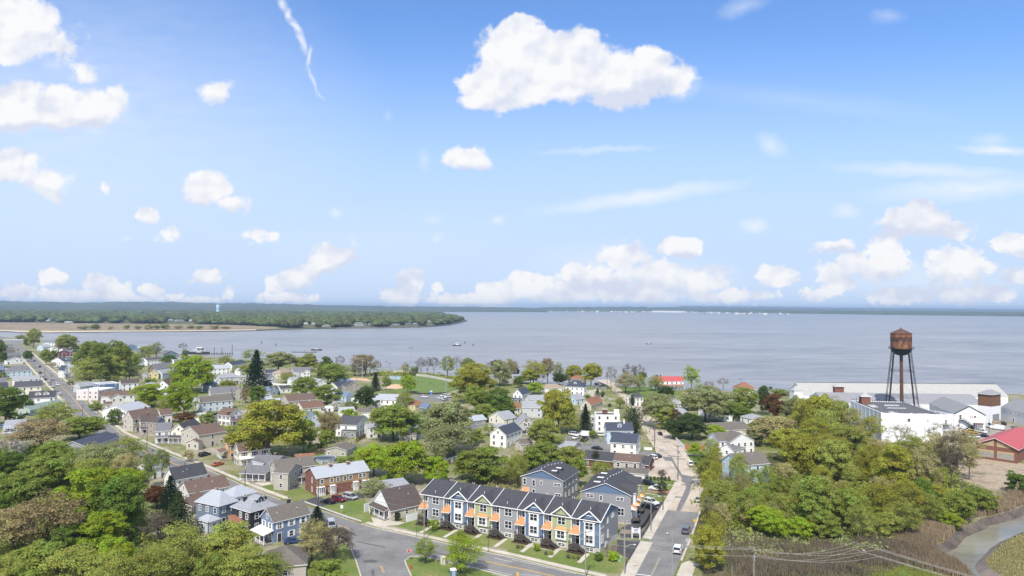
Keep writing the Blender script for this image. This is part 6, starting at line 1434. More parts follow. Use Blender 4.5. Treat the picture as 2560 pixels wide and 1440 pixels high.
tree('U', 'grey', 20, 1180, 1290, 100, 'grey bush left of the wreath house', GB)
tree('U', 'green', 760, 985, 1020, 70, 'green bush beside the white square house', GC)
tree('R', 'pale', 705, 1170, 1350, 110, 'tan bare tree beside the dark spruce', GB)
T(1920, 740)
tree('B', 'rust', 80, 980, 1250, 220, 'brown-red tree left of the corner tower', GD)
tree('B', 'dark', -20, 900, 1190, 150, 'dark tree right of the green one below the terracotta roof', GD)
tree('B', 'grey', 280, 1000, 1310, 200, 'grey-green tree in front of the corner tower', GD)
tree('B', 'gold', 500, 985, 1440, 330, 'tall yellow-green tree left of the cold store', GD)
tree('B', 'olive', 730, 1060, 1460, 300, 'olive tree at the left wall of the cold store', GD)
tree('L', 'gold', 1000, 1190, 1480, 270, 'spreading yellow-green tree in front of the cold store wall', GD)
tree('B', 'pale', 110, 1215, 1500, 460, 'pale tan-green tree among the right hand trees', GD)
tree('L', 'gold', 480, 1220, 1580, 330, 'gold-green tree in front of the tall yellow-green one', GD)
tree('U', 'green', 110, 930, 990, 190, 'green shrubs at the shore left of the longest hall', GD)
tree('H', 'pale', 1330, 1290, 1620, 330, 'thin bare tree before the white cold store front', GD)
tree('H', 'pale', 1790, 1270, 1700, 380, 'thin bare tree before the outside stair', GD)
tree('L', 'pale', 2000, 1330, 1700, 260, 'pale budding tree before the parked vans', GD)
T(0, 1080)
for k in [('B', 'green', 500, 95, 420, 330, 'green tree at the top of the left woods'), ('L', 'green', 720, 150, 470, 350, 'light green tree behind the long dark roof, left woods'), ('L', 'grey', 1000, 105, 500, 420, 'wide grey-green tree below the long dark roof'), ('L', 'olive', 1260, 25, 380, 330, 'yellow tree right of the long dark roof'),
          ('L', 'pale', 1260, 190, 540, 280, 'pale tan tree at the right edge of the left woods'), ('B', 'green', 400, 250, 650, 460, 'round green tree in the middle of the left woods'), ('B', 'green', 110, 400, 860, 480, 'wide green tree at the left edge of the woods'), ('B', 'deep', 80, 200, 480, 300, 'deep green tree high at the left edge'),
          ('B', 'bright', 840, 375, 960, 640, 'large bright green maple in the left woods'), ('B', 'deep', 1120, 470, 1050, 560, 'large dark green maple beside the bright one'), ('B', 'bright', 1230, 365, 700, 360, 'sunlit green tree behind the dark maple'),
          ('L', 'tan', 430, 620, 1200, 700, 'broad tan-yellow tree in front of the green woods'), ('L', 'pale', 120, 760, 1240, 460, 'pale tan tree at the left edge'), ('B', 'bright', 1000, 800, 1200, 420, 'bright green tree under the dark maple'), ('B', 'deep', 640, 930, 1240, 380, 'deep green tree beneath the tan-yellow tree'),
          ('S', 'conif', 1700, 440, 800, 230, 'dark spruce behind the sagging brown roof'), ('B', 'rust', 1570, 540, 760, 230, 'golden brown holly beside the dark spruce'), ('S', 'coniflt', 1780, 600, 1080, 360, 'broad grey-green spruce below the golden brown holly'), ('L', 'bare', 1640, 790, 1090, 330, 'brown twiggy tree beside the broad grey-green spruce'),
          ('L', 'green', 1480, 180, 560, 170, 'slim tree in front of the small white house'), ('L', 'green', 1620, 170, 450, 160, 'green tree right of the small white house'), ('U', 'gold', 1940, 395, 500, 190, 'round golden bush behind the sagging brown roof'), ('L', 'pale', 1880, 190, 300, 110, 'small yellow tree on the verge'),
          ('L', 'olive', 1880, 910, 1420, 520, 'yellow-green tree below the slate blue house'), ('L', 'olive', 1500, 1140, 1640, 560, 'olive tree at the bottom, left of centre'), ('B', 'bright', 1170, 1060, 1500, 380, 'bright green tree top behind the olive ones at the bottom'), ('B', 'green', 350, 1130, 1650, 600, 'wide green tree at the bottom edge, far left'),
          ('L', 'olive', 700, 1180, 1700, 560, 'olive tree at the bottom edge, second from the left'), ('L', 'olive', 1150, 1220, 1760, 520, 'light olive tree at the bottom edge, in the middle of the left woods'), ('L', 'olive', 60, 1200, 1760, 360, 'olive tree in the bottom left corner'), ('B', 'olive', 2330, 905, 1420, 480, 'yellow-green tree in front of the charcoal house'),
          ('L', 'olive', 2480, 1130, 1600, 480, 'spreading olive tree in front of the white porch roof'), ('B', 'green', 2120, 1230, 1620, 380, 'green tree at the bottom, right end of the left woods'), ('U', 'green', 2280, 1280, 1500, 240, 'green bush at the bottom below the charcoal house'), ('L', 'white', 170, 70, 260, 150, 'white flowering tree at the top of the left woods'), ('R', 'bare', 80, 40, 330, 150, 'dark bare tree by the parked cars at the left edge'),
          ('B', 'olive', 560, 260, 560, 260, 'olive tree between the green ones in the left woods'), ('L', 'olive', 860, 270, 620, 300, 'yellowish tree above the bright maple'), ('B', 'deep', 40, 620, 1000, 260, 'dark green tree low at the left edge'), ('L', 'bare', 90, 690, 920, 220, 'grey twiggy tree at the left edge')]:
    tree(*k, group='trees of the left woods')
T(640, 1080)
for k in [('B', 'bright', 1180, 125, 440, 340, 'bright green tree left of the tallest bright one'), ('B', 'bright', 1480, 95, 530, 480, 'tallest bright green maple behind the townhouses'), ('B', 'fresh', 1800, 250, 520, 250, 'fresh green tree right of the tallest maple'), ('B', 'green', 2300, 165, 500, 520, 'wide green tree behind the townhouses'),
          ('L', 'grey', 1180, 460, 640, 290, 'olive bush tree beside the brick apartment house'), ('S', 'conif', 610, 745, 960, 200, 'dark spruce beside the blue house'), ('L', 'pale', 560, 870, 1300, 330, 'budding tan tree in front of the blue house'), ('L', 'bare', 780, 960, 1290, 330, 'thin bare tree on the corner lawn'),
          ('B', 'green', 700, 1290, 1600, 360, 'green bush tree at the bottom left of the junction'), ('L', 'green', 130, 1180, 1560, 420, 'green tree in front of the taupe hipped roof'), ('L', 'green', 1690, 1070, 1310, 230, 'small green tree on the traffic island'), ('L', 'bright', 2050, 1030, 1410, 380, 'larger bright green tree on the traffic island'),
          ('U', 'coniflt', 1420, 790, 890, 60, 'narrow young tree beside the cape house'), ('Y', 'dark', 1160, 785, 830, 36, 'tiny dark cone shrub in front of the cape house'), ('U', 'fresh', 1780, 850, 985, 110, 'yellow-green shrub at the first townhouse stair'), ('L', 'green', 2050, 990, 1050, 100, 'dark shrub under the second townhouse stair'),
          ('U', 'green', 850, 260, 320, 100, 'left clipped hedge bush beside the round pool'), ('U', 'green', 940, 245, 300, 110, 'right clipped hedge bush beside the round pool'), ('U', 'deep', 640, 90, 170, 130, 'dark shrub on the lawn behind the pool'), ('L', 'green', 2180, 60, 130, 130, 'round tree beside the lone white house, near side'),
          ('B', 'olive', 2060, 230, 480, 200, 'olive tree left of the wide green one'), ('L', 'grey', 1830, 60, 320, 240, 'slender grey tree behind the small white shed')]:
    tree(*k, group=GB)
T(1280, 1080)
for k in [('B', 'green', 300, 100, 400, 420, 'green tree left of the grey garage'), ('B', 'olive', 560, 150, 420, 330, 'yellow-green tree in front of the grey garage'), ('L', 'olive', 60, 200, 560, 260, 'tan-olive tree left of the small townhouse block'), ('B', 'green', 640, 250, 560, 200, 'deep green tree right of the small townhouse block'),
          ('Y', 'coniflt', 838, 190, 350, 80, 'narrow olive evergreen before the brick ranch house'), ('L', 'olive', 900, 300, 490, 230, 'small yellow-green tree before the greige house'), ('B', 'fresh', 1820, 110, 250, 125, 'small round tree with white base beside the orange fence'), ('L', 'coniflt', 1500, 480, 640, 120, 'dark ivy covered pole tree by the pavement'),
          ('L', 'bare', 1500, 375, 470, 90, 'pinkish bare shrub at the corner of the pale road'), ('U', 'fresh', 1010, 1190, 1290, 105, 'yellow-green shrub on the corner lawn of the townhouses'), ('U', 'deep', 860, 1200, 1290, 90, 'dark shrub at the last townhouse stair'), ('U', 'fresh', 245, 1110, 1190, 80, 'bright shrub between the middle townhouses'),
          ('L', 'olive', 1930, 240, 560, 240, 'thin olive tree at the left tip of the right woods'), ('U', 'deep', 1930, 200, 330, 160, 'green bush beside the white cross gabled house')]:
    tree(*k, group=GD)
for i, (x, y) in enumerate([(60, 1150), (100, 1150), (340, 1215), (390, 1220), (560, 1250), (610, 1255), (660, 1260)]):
    tree('U', ['brush', 'olive'][i % 2], x, y-22, y+12, 42, 'small round ornamental bush in the mulch of the townhouses', 'bushes in the townhouse beds')
for i in range(7): tree('U', 'dark', 1350+i*37, 442, 480+i*2, 30, 'small dark bush of the hedge at the head of the townhouse drive', 'hedge bushes at the townhouse drive')
T(640, 740)
for k in [('B', 'green', 60, 1130, 1330, 260, 'green tree behind the left of the huge oak'), ('L', 'olive', 1030, 1180, 1340, 200, 'olive tree in front of the small taupe roof'), ('B', 'deep', 1600, 1190, 1420, 220, 'deep green tree between the big green tree and the willow'), ('L', 'grey', 2060, 1180, 1360, 200, 'grey-green tree behind the willow'), ('B', 'olive', 1230, 1150, 1320, 190, 'olive tree below the long white house'), ('U', 'green', 700, 1330, 1480, 150, 'green shrubs before the grey deck'), ('B', 'grey', 1740, 1120, 1300, 190, 'grey-green tree right of the slate gable'), ('L', 'olive', 560, 1150, 1270, 150, 'olive tree right of the light blue gable'), ('B', 'green', 2300, 1080, 1260, 220, 'green tree above the cream house'), ('U', 'grey', 960, 1050, 1130, 120, 'grey shrubs beside the white flowering tree'), ('B', 'olive', -60, 680, 830, 200, 'olive tree behind the slate blue cottage'), ('L', 'green', 880, 770, 860, 150, 'green tree at the sports court corner')]: tree(*k, group=GB)
T(0, 740)
for k in [('L', 'olive', 1120, 800, 900, 150, 'olive tree behind the white roof deck'), ('B', 'green', 2060, 1180, 1300, 140, 'green tree behind the brick chimney'), ('L', 'grey', 1790, 700, 800, 130, 'grey-green tree beside the light blue house'), ('U', 'green', 1480, 1260, 1340, 120, 'green shrub before the dark taupe house'), ('B', 'olive', 2260, 840, 960, 180, 'olive tree behind the large beige house'), ('L', 'olive', 1900, 1240, 1360, 170, 'olive tree behind the cream gabled house'), ('U', 'green', 950, 1060, 1140, 130, 'green shrub before the pale beige house'), ('B', 'green', 2010, 700, 800, 140, 'green tree right behind the bright tree'), ('L', 'grey', 1400, 560, 650, 120, 'grey-green tree left of the golden one'), ('U', 'olive', 840, 930, 1010, 110, 'olive shrub left of the shop')]: tree(*k, group=GB)
T(1280, 740)
for k in [('B', 'deep', -60, 1060, 1220, 200, 'deep green tree left of the light grey house'), ('L', 'olive', 400, 1060, 1200, 160, 'olive tree behind the gold-green oak'), ('B', 'green', 130, 930, 1040, 130, 'green tree behind the white railing'), ('L', 'olive', 1080, 1010, 1130, 110, 'small olive tree beside the dark purple car'), ('B', 'olive', 1760, 980, 1140, 230, 'olive tree behind the widest willow'), ('B', 'green', 2180, 1060, 1240, 230, 'green tree left of the low flat white building'), ('B', 'deep', 2060, 960, 1150, 200, 'deep green tree left of the green one below the terracotta roof'), ('U', 'green', 2440, 1260, 1340, 150, 'green shrub below the small hipped roof'), ('L', 'grey', 1560, 1000, 1160, 180, 'grey-green tree behind the first willow')]: tree(*k, group=GD)
# the wood on the right: trees that can be told from each other first, then the thicket
T(1920, 1080)
GW = 'trees of the right woods'
for k in [('B', 'gold', 300, 30, 480, 360, 'gold-green tree at the top left of the right woods'), ('B', 'olive', 640, 80, 520, 380, 'olive tree in front of the dirt yard, right woods'), ('B', 'gold', 1250, 130, 600, 360, 'gold-green tree before the cold store, low'), ('L', 'gold', 1050, 90, 520, 300, 'yellow tree beside the low gold-green one'),
          ('T', 'pale', 1660, 0, 560, 330, 'tall pale budding tree left of the workshop'), ('T', 'bare', 1840, 40, 620, 280, 'tall dark twiggy tree left of the workshop'), ('T', 'pale', 2010, 110, 480, 220, 'slim tan tree in front of the workshop'), ('L', 'pale', 1550, 180, 620, 320, 'pale tan tree in the right woods, middle'),
          ('B', 'green', 410, 440, 1000, 420, 'green tree with leafy sprays in the lower right woods'), ('B', 'green', 800, 560, 980, 340, 'dark green tree in the lower right woods'), ('B', 'fresh', 60, 770, 1080, 270, 'bright fresh green tree at the left of the lower right woods'), ('B', 'fresh', 310, 850, 1090, 240, 'smaller fresh green tree beside the bright one'),
          ('B', 'green', 100, 440, 760, 240, 'grey-green tree under the light blue house'), ('L', 'gold', 1090, 475, 900, 330, 'golden tree in the middle of the right woods'), ('L', 'gold', 1400, 490, 920, 330, 'second golden tree, right of the first'), ('B', 'deep', 1560, 470, 850, 220, 'deep green ivy tree in the right woods'),
          ('B', 'green', 2110, 560, 800, 300, 'green tree leaning over the creek bank'), ('B', 'green', 1900, 600, 900, 320, 'green bush tree above the creek bend'), ('B', 'bright', 1780, 800, 960, 260, 'bright green bush at the creek bend'), ('L', 'olive', 1380, 700, 1060, 330, 'olive tree above the reeds'), ('U', 'deep', 2520, 400, 620, 260, 'dark green shrubs at the right edge below the workshop'),
          ('B', 'green', 560, 780, 1080, 300, 'green bush low in the right woods'), ('T', 'olive', 900, 700, 1100, 260, 'slim olive tree above the brown brush'), ('L', 'olive', 1190, 780, 1060, 280, 'small olive tree above the brown brush'), ('L', 'olive', 1640, 620, 960, 260, 'olive tree left of the bush over the creek bend')]:
    tree(*k, group=GW)
rg = random.Random(11)
THK = 'slim spring trees of the right thicket'
n = 0
for i in range(900):
    u, v = rg.random(), rg.random()
    x = -620+2500*u; y = 250+800*v
    if x < -620+ (v)*40 or (x > 1500 and y > 900) or (x > 1750 and y > 760): continue
    y0 = 300 if x < -150 else 330
    h_ = rg.uniform(210, 330)*(1.12 if x < 0 else .8)
    if -480 < x < -60 and y < 520: continue
    P = GT((x, y)); 
    if any((P.x-q[0])**2+(P.y-q[1])**2 < 15 for q in (THKP if n else [])): continue
    if n == 0: THKP = []; TQ = []
    THKP.append((P.x, P.y)); n += 1
    TQ.append((y, x, h_, rg.choice('TTTLLH'), rg.choice(['olive', 'gold', 'gold', 'pale', 'olive', 'green', 'olive']), rg.uniform(130, 210)))
    if n >= 120: break
TQ.sort(reverse=True)
for y, x, h_, k, tn, w in TQ[:44]: tree(k, tn, x, y-h_, y, w, 'slim olive spring tree of the dense thicket between the road and the creek', THK)
# the rest of the thicket, deeper in the wood, as one mass
Vs = []; Ts = []; Mi = []
for i, (y, x, h_, k, tn, w) in enumerate(TQ[44:]):
    a_, y0 = tp((x, y-h_)); _, y1 = tp((x, y)); P = G(a_, y1, 0); h = max(1, depth_z(a_, y0, P.y)); wd = w/4*P.y/FPX; cm, _t = proto(KN[k], i % 4)
    v = np.empty(len(cm.vertices)*3, 'f'); cm.vertices.foreach_get('co', v); v = v.reshape(-1, 3)*np.array([wd, wd, h]); an = i*2.4; v = np.stack([v[:, 0]*math.cos(an)-v[:, 1]*math.sin(an)+P.x, v[:, 0]*math.sin(an)+v[:, 1]*math.cos(an)+P.y, v[:, 2]], 1)
    tt = np.empty(len(cm.polygons), 'f'); cm.attributes['tone'].data.foreach_get('value', tt); Vs.append(v); Ts.append(tt); Mi.append(np.full(len(tt), ('olive', 'gold', 'pale', 'green').index(tn), 'i'))
Vs = np.concatenate(Vs); Ts = np.concatenate(Ts); nq = len(Ts); me = bpy.data.meshes.new('thicket'); me.vertices.add(len(Vs)); me.vertices.foreach_set('co', Vs.ravel().astype('f')); me.loops.add(4*nq); me.loops.foreach_set('vertex_index', np.arange(4*nq, dtype='i')); me.polygons.add(nq); me.polygons.foreach_set('loop_start', np.arange(0, 4*nq, 4, dtype='i'))
me.attributes.new('tone', 'FLOAT', 'FACE').data.foreach_set('value', Ts)
for tn in ('olive', 'gold', 'pale', 'green'): me.materials.append(LEAF[tn])
me.polygons.foreach_set('material_index', np.concatenate(Mi)); me.update(calc_edges=True); inst('thicket', me)['kind'] = 'stuff'
T(1920, 740)
for k in [('T', 'gold', 400, 1020, 1440, 260, 'slimmer yellow-green tree left of the tallest one'), ('L', 'olive', 640, 1010, 1450, 300, 'airy olive tree right of the tallest yellow-green one'), ('T', 'olive', 590, 1130, 1560, 250, 'slim olive tree in front of the tallest yellow-green one'), ('T', 'pale', 840, 1120, 1520, 220, 'slim pale tree at the cold store corner'), ('B', 'olive', 760, 1290, 1640, 400, 'olive tree in front of the cold store corner'), ('B', 'gold', 240, 1330, 1640, 420, 'gold-green tree below the tan-green one, right woods'), ('L', 'gold', 640, 1380, 1700, 420, 'wide yellow tree under the tallest yellow-green one'), ('B', 'olive', 350, 1150, 1400, 300, 'olive tree behind the tan-green one, right woods'), ('B', 'grey', -120, 1330, 1500, 200, 'grey-green tree before the white cross gabled house'), ('L', 'pale', 1130, 1420, 1760, 400, 'pale tree low before the cold store'), ('L', 'olive', 1480, 1400, 1760, 420, 'olive budding tree before the cold store front'), ('B', 'grey', 230, 1060, 1260, 200, 'grey-green tree left of the tallest yellow-green one'), ('B', 'deep', -260, 1110, 1250, 260, 'deep green tree behind the small hipped roof'), ('B', 'grey', -560, 1020, 1190, 240, 'grey-green tree behind the low flat white building')]: tree(*k, group=GD)
# young trees in front at the road
T(1280, 1080)
for k in [('B', 'gold', 1980, 940, 1390, 330, 'yellow-green tree at the foot of the road, right side'), ('L', 'gold', 2020, 800, 1240, 260, 'yellow tree right of the road kerb'), ('L', 'gold', 1960, 560, 900, 160, 'leaning yellow tree beside the parked grey sedan'), ('L', 'olive', 2060, 480, 900, 260, 'olive tree behind the leaning yellow one'), ('B', 'fresh', 2500, 740, 1020, 260, 'bright green tree in the middle of the thicket front'), ('B', 'green', 2420, 560, 960, 300, 'shaded green tree behind the bright green one')]:
    tree(*k, group=GD)
# undergrowth, brush and reeds: nobody could count them
def inpoly(x, y, pl):
    c = False; j = len(pl)-1
    for i in range(len(pl)):
        a, b = pl[i], pl[j]
        if (a[1] > y) != (b[1] > y) and x < (b[0]-a[0])*(y-a[1])/(b[1]-a[1])+a[0]: c = not c
        j = i
    return c
T(640, 740); EXC = [[(GT(p).x, GT(p).y) for p in q] for q in ([(1280, 850), (1480, 810), (1600, 790), (1990, 855), (1990, 930), (1900, 990), (1600, 980), (1270, 955)], [(1540, 985), (1920, 975), (1980, 1035), (1910, 1065), (1560, 1055)], [(780, 830), (900, 810), (1180, 840), (1150, 890), (800, 890)])]
EXC.append([(G(*p).x, G(*p).y) for p in bank1 + bank2]); EXC.append([(p.x, p.y) for p in ULINE] + [(p.x, p.y) for p in reversed(offs(ULINE, -12))])
def scatter(name, pl, n, tint, size, hgt, seed, upright=False, edge=2.2, thr=-.18):
    rs = np.random.RandomState(seed); W = [GT(p) for p in pl]; pw = [(p.x, p.y) for p in W]; x0, x1 = min(p[0] for p in pw), max(p[0] for p in pw); y0, y1 = min(p[1] for p in pw), max(p[1] for p in pw)
    C = []; tries = 0
    while len(C) < n and tries < n*12:
        tries += 1; x = rs.uniform(x0, x1); y = rs.uniform(y0, y1)
        if not inpoly(x, y, pw): continue
        x += rs.normal()*edge; y += rs.normal()*edge
        if any(inpoly(x, y, e) for e in EXC): continue
        f = mnoise.noise(Vector((x*.11, y*.11, seed)))+.5*mnoise.noise(Vector((x*.35, y*.35, seed)))
        if f < thr and rs.rand() < .75: continue
        hh = hgt*(.55+.7*max(f, -.3)); C.append((x, y, rs.uniform(.05, 1)**.7*hh if not upright else hh*.5))
    C = np.array(C); m = len(C)
    if upright:
        C[:, 2] *= rs.uniform(.6, 1.2, size=m)
        N = rs.normal(size=(m, 3))*np.array([1, 1, .15]); N /= np.linalg.norm(N, axis=1, keepdims=True)
        up = rs.normal(size=(m, 3))*.16; up[:, 2] = 1; up /= np.linalg.norm(up, axis=1, keepdims=True)
        me = quads_mesh(name, C, N, np.full(m, size), np.clip(.5+rs.normal(size=m)*.25, 0, 1), [LEAF[tint]], asp=hgt*.5/size, up=up)
    else:
        N = rs.normal(size=(m, 3)); N[:, 2] += .6; N /= np.linalg.norm(N, axis=1, keepdims=True)
        me = quads_mesh(name, C, N, size*rs.uniform(.6, 1.3, size=m), np.clip(.5+rs.normal(size=m)*.25, 0, 1), [LEAF[tint]])
    o = inst(name, me); o['kind'] = 'stuff'; return o
T(1920, 1080)
scatter('undergrowth', [(-600, 420), (0, 400), (900, 260), (1500, 330), (1950, 560), (1950, 800), (1800, 960), (1600, 1080), (600, 1080), (-300, 1060), (-620, 760)], 34000, 'olive', .34, 2.6, 3)
scatter('brush', [(-300, 1060), (0, 1020), (700, 1020), (1250, 1010), (1620, 1120), (1700, 1230), (1500, 1330), (1100, 1340), (500, 1420), (-200, 1440), (-330, 1280)], 26000, 'brush', .07, 2.0, 4, True)
scatter('undergrowth', [(-300, 1040), (0, 1000), (700, 1000), (1250, 990), (1450, 1100), (900, 1200), (300, 1230), (-250, 1200)], 9000, 'grey', .28, 1.8, 9)
scatter('reeds', [(1240, 1060), (1420, 1010), (1620, 1130), (1690, 1230), (1950, 1380), (2000, 1440), (1850, 1440), (1500, 1290), (1320, 1180)], 15000, 'reed', .07, 2.2, 5, True)
scatter('reeds', [(1560, 1010), (1800, 860), (1900, 900), (1870, 980), (1780, 1070), (1660, 1110), (1580, 1090)], 6000, 'reed', .08, 2.6, 6, True)
scatter('reeds', [(2080, 820), (2300, 760), (2600, 600), (2900, 560), (2900, 640), (2600, 710), (2350, 800), (2120, 850)], 7000, 'reed', .08, 2.4, 7, True)
scatter('marsh_grass', [(2260, 1280), (2380, 1160), (2560, 1060), (2900, 980), (2900, 1500), (2500, 1500), (2380, 1420)], 12000, 'pale', .10, .5, 8, True)
scatter('grass_tufts', [(1150, 1420), (1340, 1320), (1480, 1320), (1800, 1390), (2000, 1440), (2040, 1520), (1000, 1520)], 9000, 'olive', .10, .45, 31, True, 3.0)
T(0, 1080)
scatter('undergrowth', [(-300, 250), (500, 130), (1000, 160), (1350, 320), (1350, 640), (1450, 1050), (1800, 1200), (2300, 1300), (2500, 1560), (-300, 1560)], 30000, 'green', .36, 2.4, 12)
T(1280, 1080)
scatter('hedgerow', [(0, 330), (120, 260), (330, 420), (680, 560), (690, 640), (520, 620), (100, 560), (-140, 560), (-300, 500), (-200, 440)], 9000, 'pale', .22, 2.2, 14)
T(640, 740)
scatter('shore_brush', [(1180, 770), (1450, 775), (1620, 790), (1800, 800), (2050, 840), (2050, 860), (1800, 825), (1600, 800), (1200, 800)], 4000, 'olive', .5, 2.4, 15)
# town gardens: low planting between the houses
T(0, 740)
scatter('garden_growth', [(900, 700), (2560, 620), (4300, 760), (5100, 830), (6200, 900), (7000, 1000), (6500, 1500), (5300, 1500), (3000, 1750), (2400, 1600), (1700, 1300)], 22000, 'green', .40, 1.6, 16, thr=.12)
# ================================================================== VEHICLES
TYRE = mat('tyre_rubber', (.012, .012, .013), .9, 0); RIM = mat('wheel_rim', (.35, .36, .37), .35, 0, metal=.7)
HEADL = mat('headlamp', (.55, .57, .6), .15, 0); TAIL = mat('tail_lamp', (.22, .012, .012), .25, 0); PLATE = mat('bumper_black', (.025, .025, .028), .6, 0)
CARC = dict(white=(.72, .73, .74), silver=(.38, .40, .43), grey=(.13, .135, .15), black=(.012, .013, .016), red=(.16, .012, .02), blue=(.03, .06, .16), ltblue=(.16, .24, .36), green=(.03, .08, .05), yellow=(.55, .36, .03), beige=(.36, .33, .27), purple=(.06, .03, .09), orange=(.5, .14, .03))
def paint(c): return mat('car_paint_'+c, CARC[c], .28, 0.0, spec=.5)
CT = {  # side outlines, front at +x: lower body, then the cabin (glass) and roof
 'sedan': dict(L=4.7, W=1.82, body=[(-2.3, .35), (-2.35, .62), (-2.28, .88), (-1.45, .96), (.95, .93), (1.95, .80), (2.33, .62), (2.35, .35)], cab=[(-1.75, .94), (-.95, 1.40), (.25, 1.42), (1.15, .92)]),
 'suv': dict(L=4.7, W=1.90, body=[(-2.3, .40), (-2.35, .75), (-2.28, 1.05), (-1.5, 1.10), (1.0, 1.06), (2.0, .95), (2.32, .75), (2.35, .40)], cab=[(-2.22, 1.08), (-1.95, 1.66), (.15, 1.70), (1.1, 1.05)]),
 'van': dict(L=5.1, W=1.98, body=[(-2.5, .40), (-2.55, .75), (-2.5, 1.05), (-1.5, 1.10), (1.3, 1.06), (2.2, .90), (2.52, .70), (2.55, .40)], cab=[(-2.45, 1.08), (-2.3, 1.76), (.75, 1.78), (1.75, 1.0)]),
 'cargo': dict(L=5.8, W=2.05, body=[(-2.85, .45), (-2.88, .8), (-2.85, 1.2), (-1.5, 1.25), (1.9, 1.2), (2.6, 1.0), (2.86, .8), (2.88, .45)], cab=[(-2.82, 1.2), (-2.78, 2.45), (1.0, 2.48), (2.0, 1.2)]),
 'pickup': dict(L=5.6, W=2.0, body=[(-2.75, .5), (-2.8, .8), (-2.78, 1.12), (-1.5, 1.14), (1.3, 1.12), (2.4, 1.02), (2.76, .85), (2.8, .5)], cab=[(-.75, 1.12), (-.55, 1.78), (.75, 1.80), (1.45, 1.1)])}
_cm = {}
def car_parts(kind):
    if kind in _cm: return _cm[kind]
    c = CT[kind]; w = c['W']/2; b = MB(); n = len(c['body'])
    zt = max(z for _, z in c['body'])
    def yw(z): return w*(1 if z < .95*zt else .97)
    for sg in (-1, 1): b.poly([(x, sg*yw(z), z) for x, z in (c['body'] if sg < 0 else c['body'][::-1])][::-1], 0)
    for i in range(n):
        (x0, z0), (x1, z1) = c['body'][i], c['body'][(i+1) % n]; b.poly([(x0, -yw(z0), z0), (x1, -yw(z1), z1), (x1, yw(z1), z1), (x0, yw(z0), z0)], 0)
    me = b.mesh('body', [None]); bm_ = bmesh.new(); bm_.from_mesh(me); bmesh.ops.recalc_face_normals(bm_, faces=bm_.faces); bmesh.ops.bevel(bm_, geom=bm_.edges[:], offset=.07, segments=2, affect='EDGES'); bm_.to_mesh(me); bm_.free()
    me.polygons.foreach_set('use_smooth', [True]*len(me.polygons))
    cb = c['cab']; g = MB(); wi = w*.80
    A = [(-1, cb[0], w*.95), (-1, cb[1], wi), (-1, cb[2], wi), (-1, cb[3], w*.95)]
    P = lambda sg: [(p[0], sg*h, p[1]) for (_, p, h) in A]
    l, r = P(-1), P(1)
    solid = kind == 'cargo'
    g.poly([l[0], l[3], l[2], l[1]][::-1], 1 if solid else 0); g.poly([r[0], r[3], r[2], r[1]], 1 if solid else 0)
    g.poly([l[0], l[1], r[1], r[0]], 1 if solid else 0); g.poly([l[3], r[3], r[2], l[2]], 0)
    g.poly([l[1], l[2], r[2], r[1]], 1)
    gm = g.mesh('cabin', [GLASS, None])
    k = MB()
    for s in (l, r):
        y = s[0][1]; sg = 1 if y > 0 else -1
        for (a, d) in ((0, 1), (3, 2)): k.bar((s[a][0], s[a][1], s[a][2]), (s[d][0], s[d][1]+.01*sg, s[d][2]), .08, .07)
        xm = (s[1][0]+s[2][0])/2; k.bar((xm, y, s[0][2]), (xm, s[1][1]+.01*sg, s[1][2]), .09, .06)
    k.box(cb[1][0]-.05, -wi-.02, cb[1][1]-.02, cb[2][0]+.05, wi+.02, cb[2][1]+.05)
    km = k.mesh('roof', [None])
    t = MB(); t.tube([(0, -.11, 0), (0, .11, 0)], .33, 14); tm = t.mesh('tyre', [TYRE]); t = MB(); t.tube([(0, -.12, 0), (0, .12, 0)], .2, 10); rm = t.mesh('rim', [RIM])
    h = MB(); h.box(-.05, -.2, -.08, .05, .2, .08); hm_ = h.mesh('headlight', [HEADL]); h = MB(); h.box(-.05, -.17, -.12, .05, .17, .12); tlm = h.mesh('tail_light', [TAIL])
    p = MB(); x1 = c['L']/2
    for sg in (-1, 1): p.box(sg*x1-.04, -w*.92, .32, sg*x1+.04, w*.92, .5)
    p.box(-x1+.1, -w*.95, .22, x1-.1, w*.95, .40)
    if kind == 'pickup': p.box(-2.65, -w*.8, 1.125, -.85, w*.8, 1.17)
    pm = p.mesh('bumper', [PLATE])
    _cm[kind] = (me, gm, km, tm, rm, hm_, tlm, pm); return _cm[kind]
def car(kind, col, p, q, label, group='parked cars', z=.036, off=0, name=None, hatch=False):
    P = GT(p); Q = GT(q); a = math.atan2(Q.y-P.y, Q.x-P.x)
    me, gm, km, tm, rm, hm_, tlm, pm = car_parts(kind); c = CT[kind]; pt = paint(col)
    nm = name or {'sedan': 'car', 'suv': 'car', 'van': 'van', 'cargo': 'van', 'pickup': 'pickup_truck'}[kind]
    o = thing(nm, label, {'car': 'car', 'van': 'van', 'pickup_truck': 'pickup truck'}.get(nm, 'vehicle'), (P.x, P.y, z), a, group)
    def slot(ob, i): ob.material_slots[i].link = 'OBJECT'; ob.material_slots[i].material = pt
    slot(inst('body', me, o), 0); slot(inst('cabin', gm, o), 1); slot(inst('roof', km, o), 0); inst('bumper', pm, o)
    for x in (c['L']*.31, -c['L']*.30):
        for y in (-1, 1): w = inst('wheel', tm, o, (x, y*(c['W']/2-.10), .33)); inst('rim', rm, w)
    zt = c['body'][1][1]
    for y in (-1, 1): inst('headlight', hm_, o, (c['L']/2-.03, y*c['W']*.36, zt+.02)); inst('tail_light', tlm, o, (-c['L']/2+.0, y*c['W']*.40, zt+.12))
    if hatch: b = MB(); b.bar((-1.95, 0, 1.68), (-2.9, 0, 2.0), 1.4, .06); b.build('tailgate', pt, o)
    return o
T(1280, 1080)
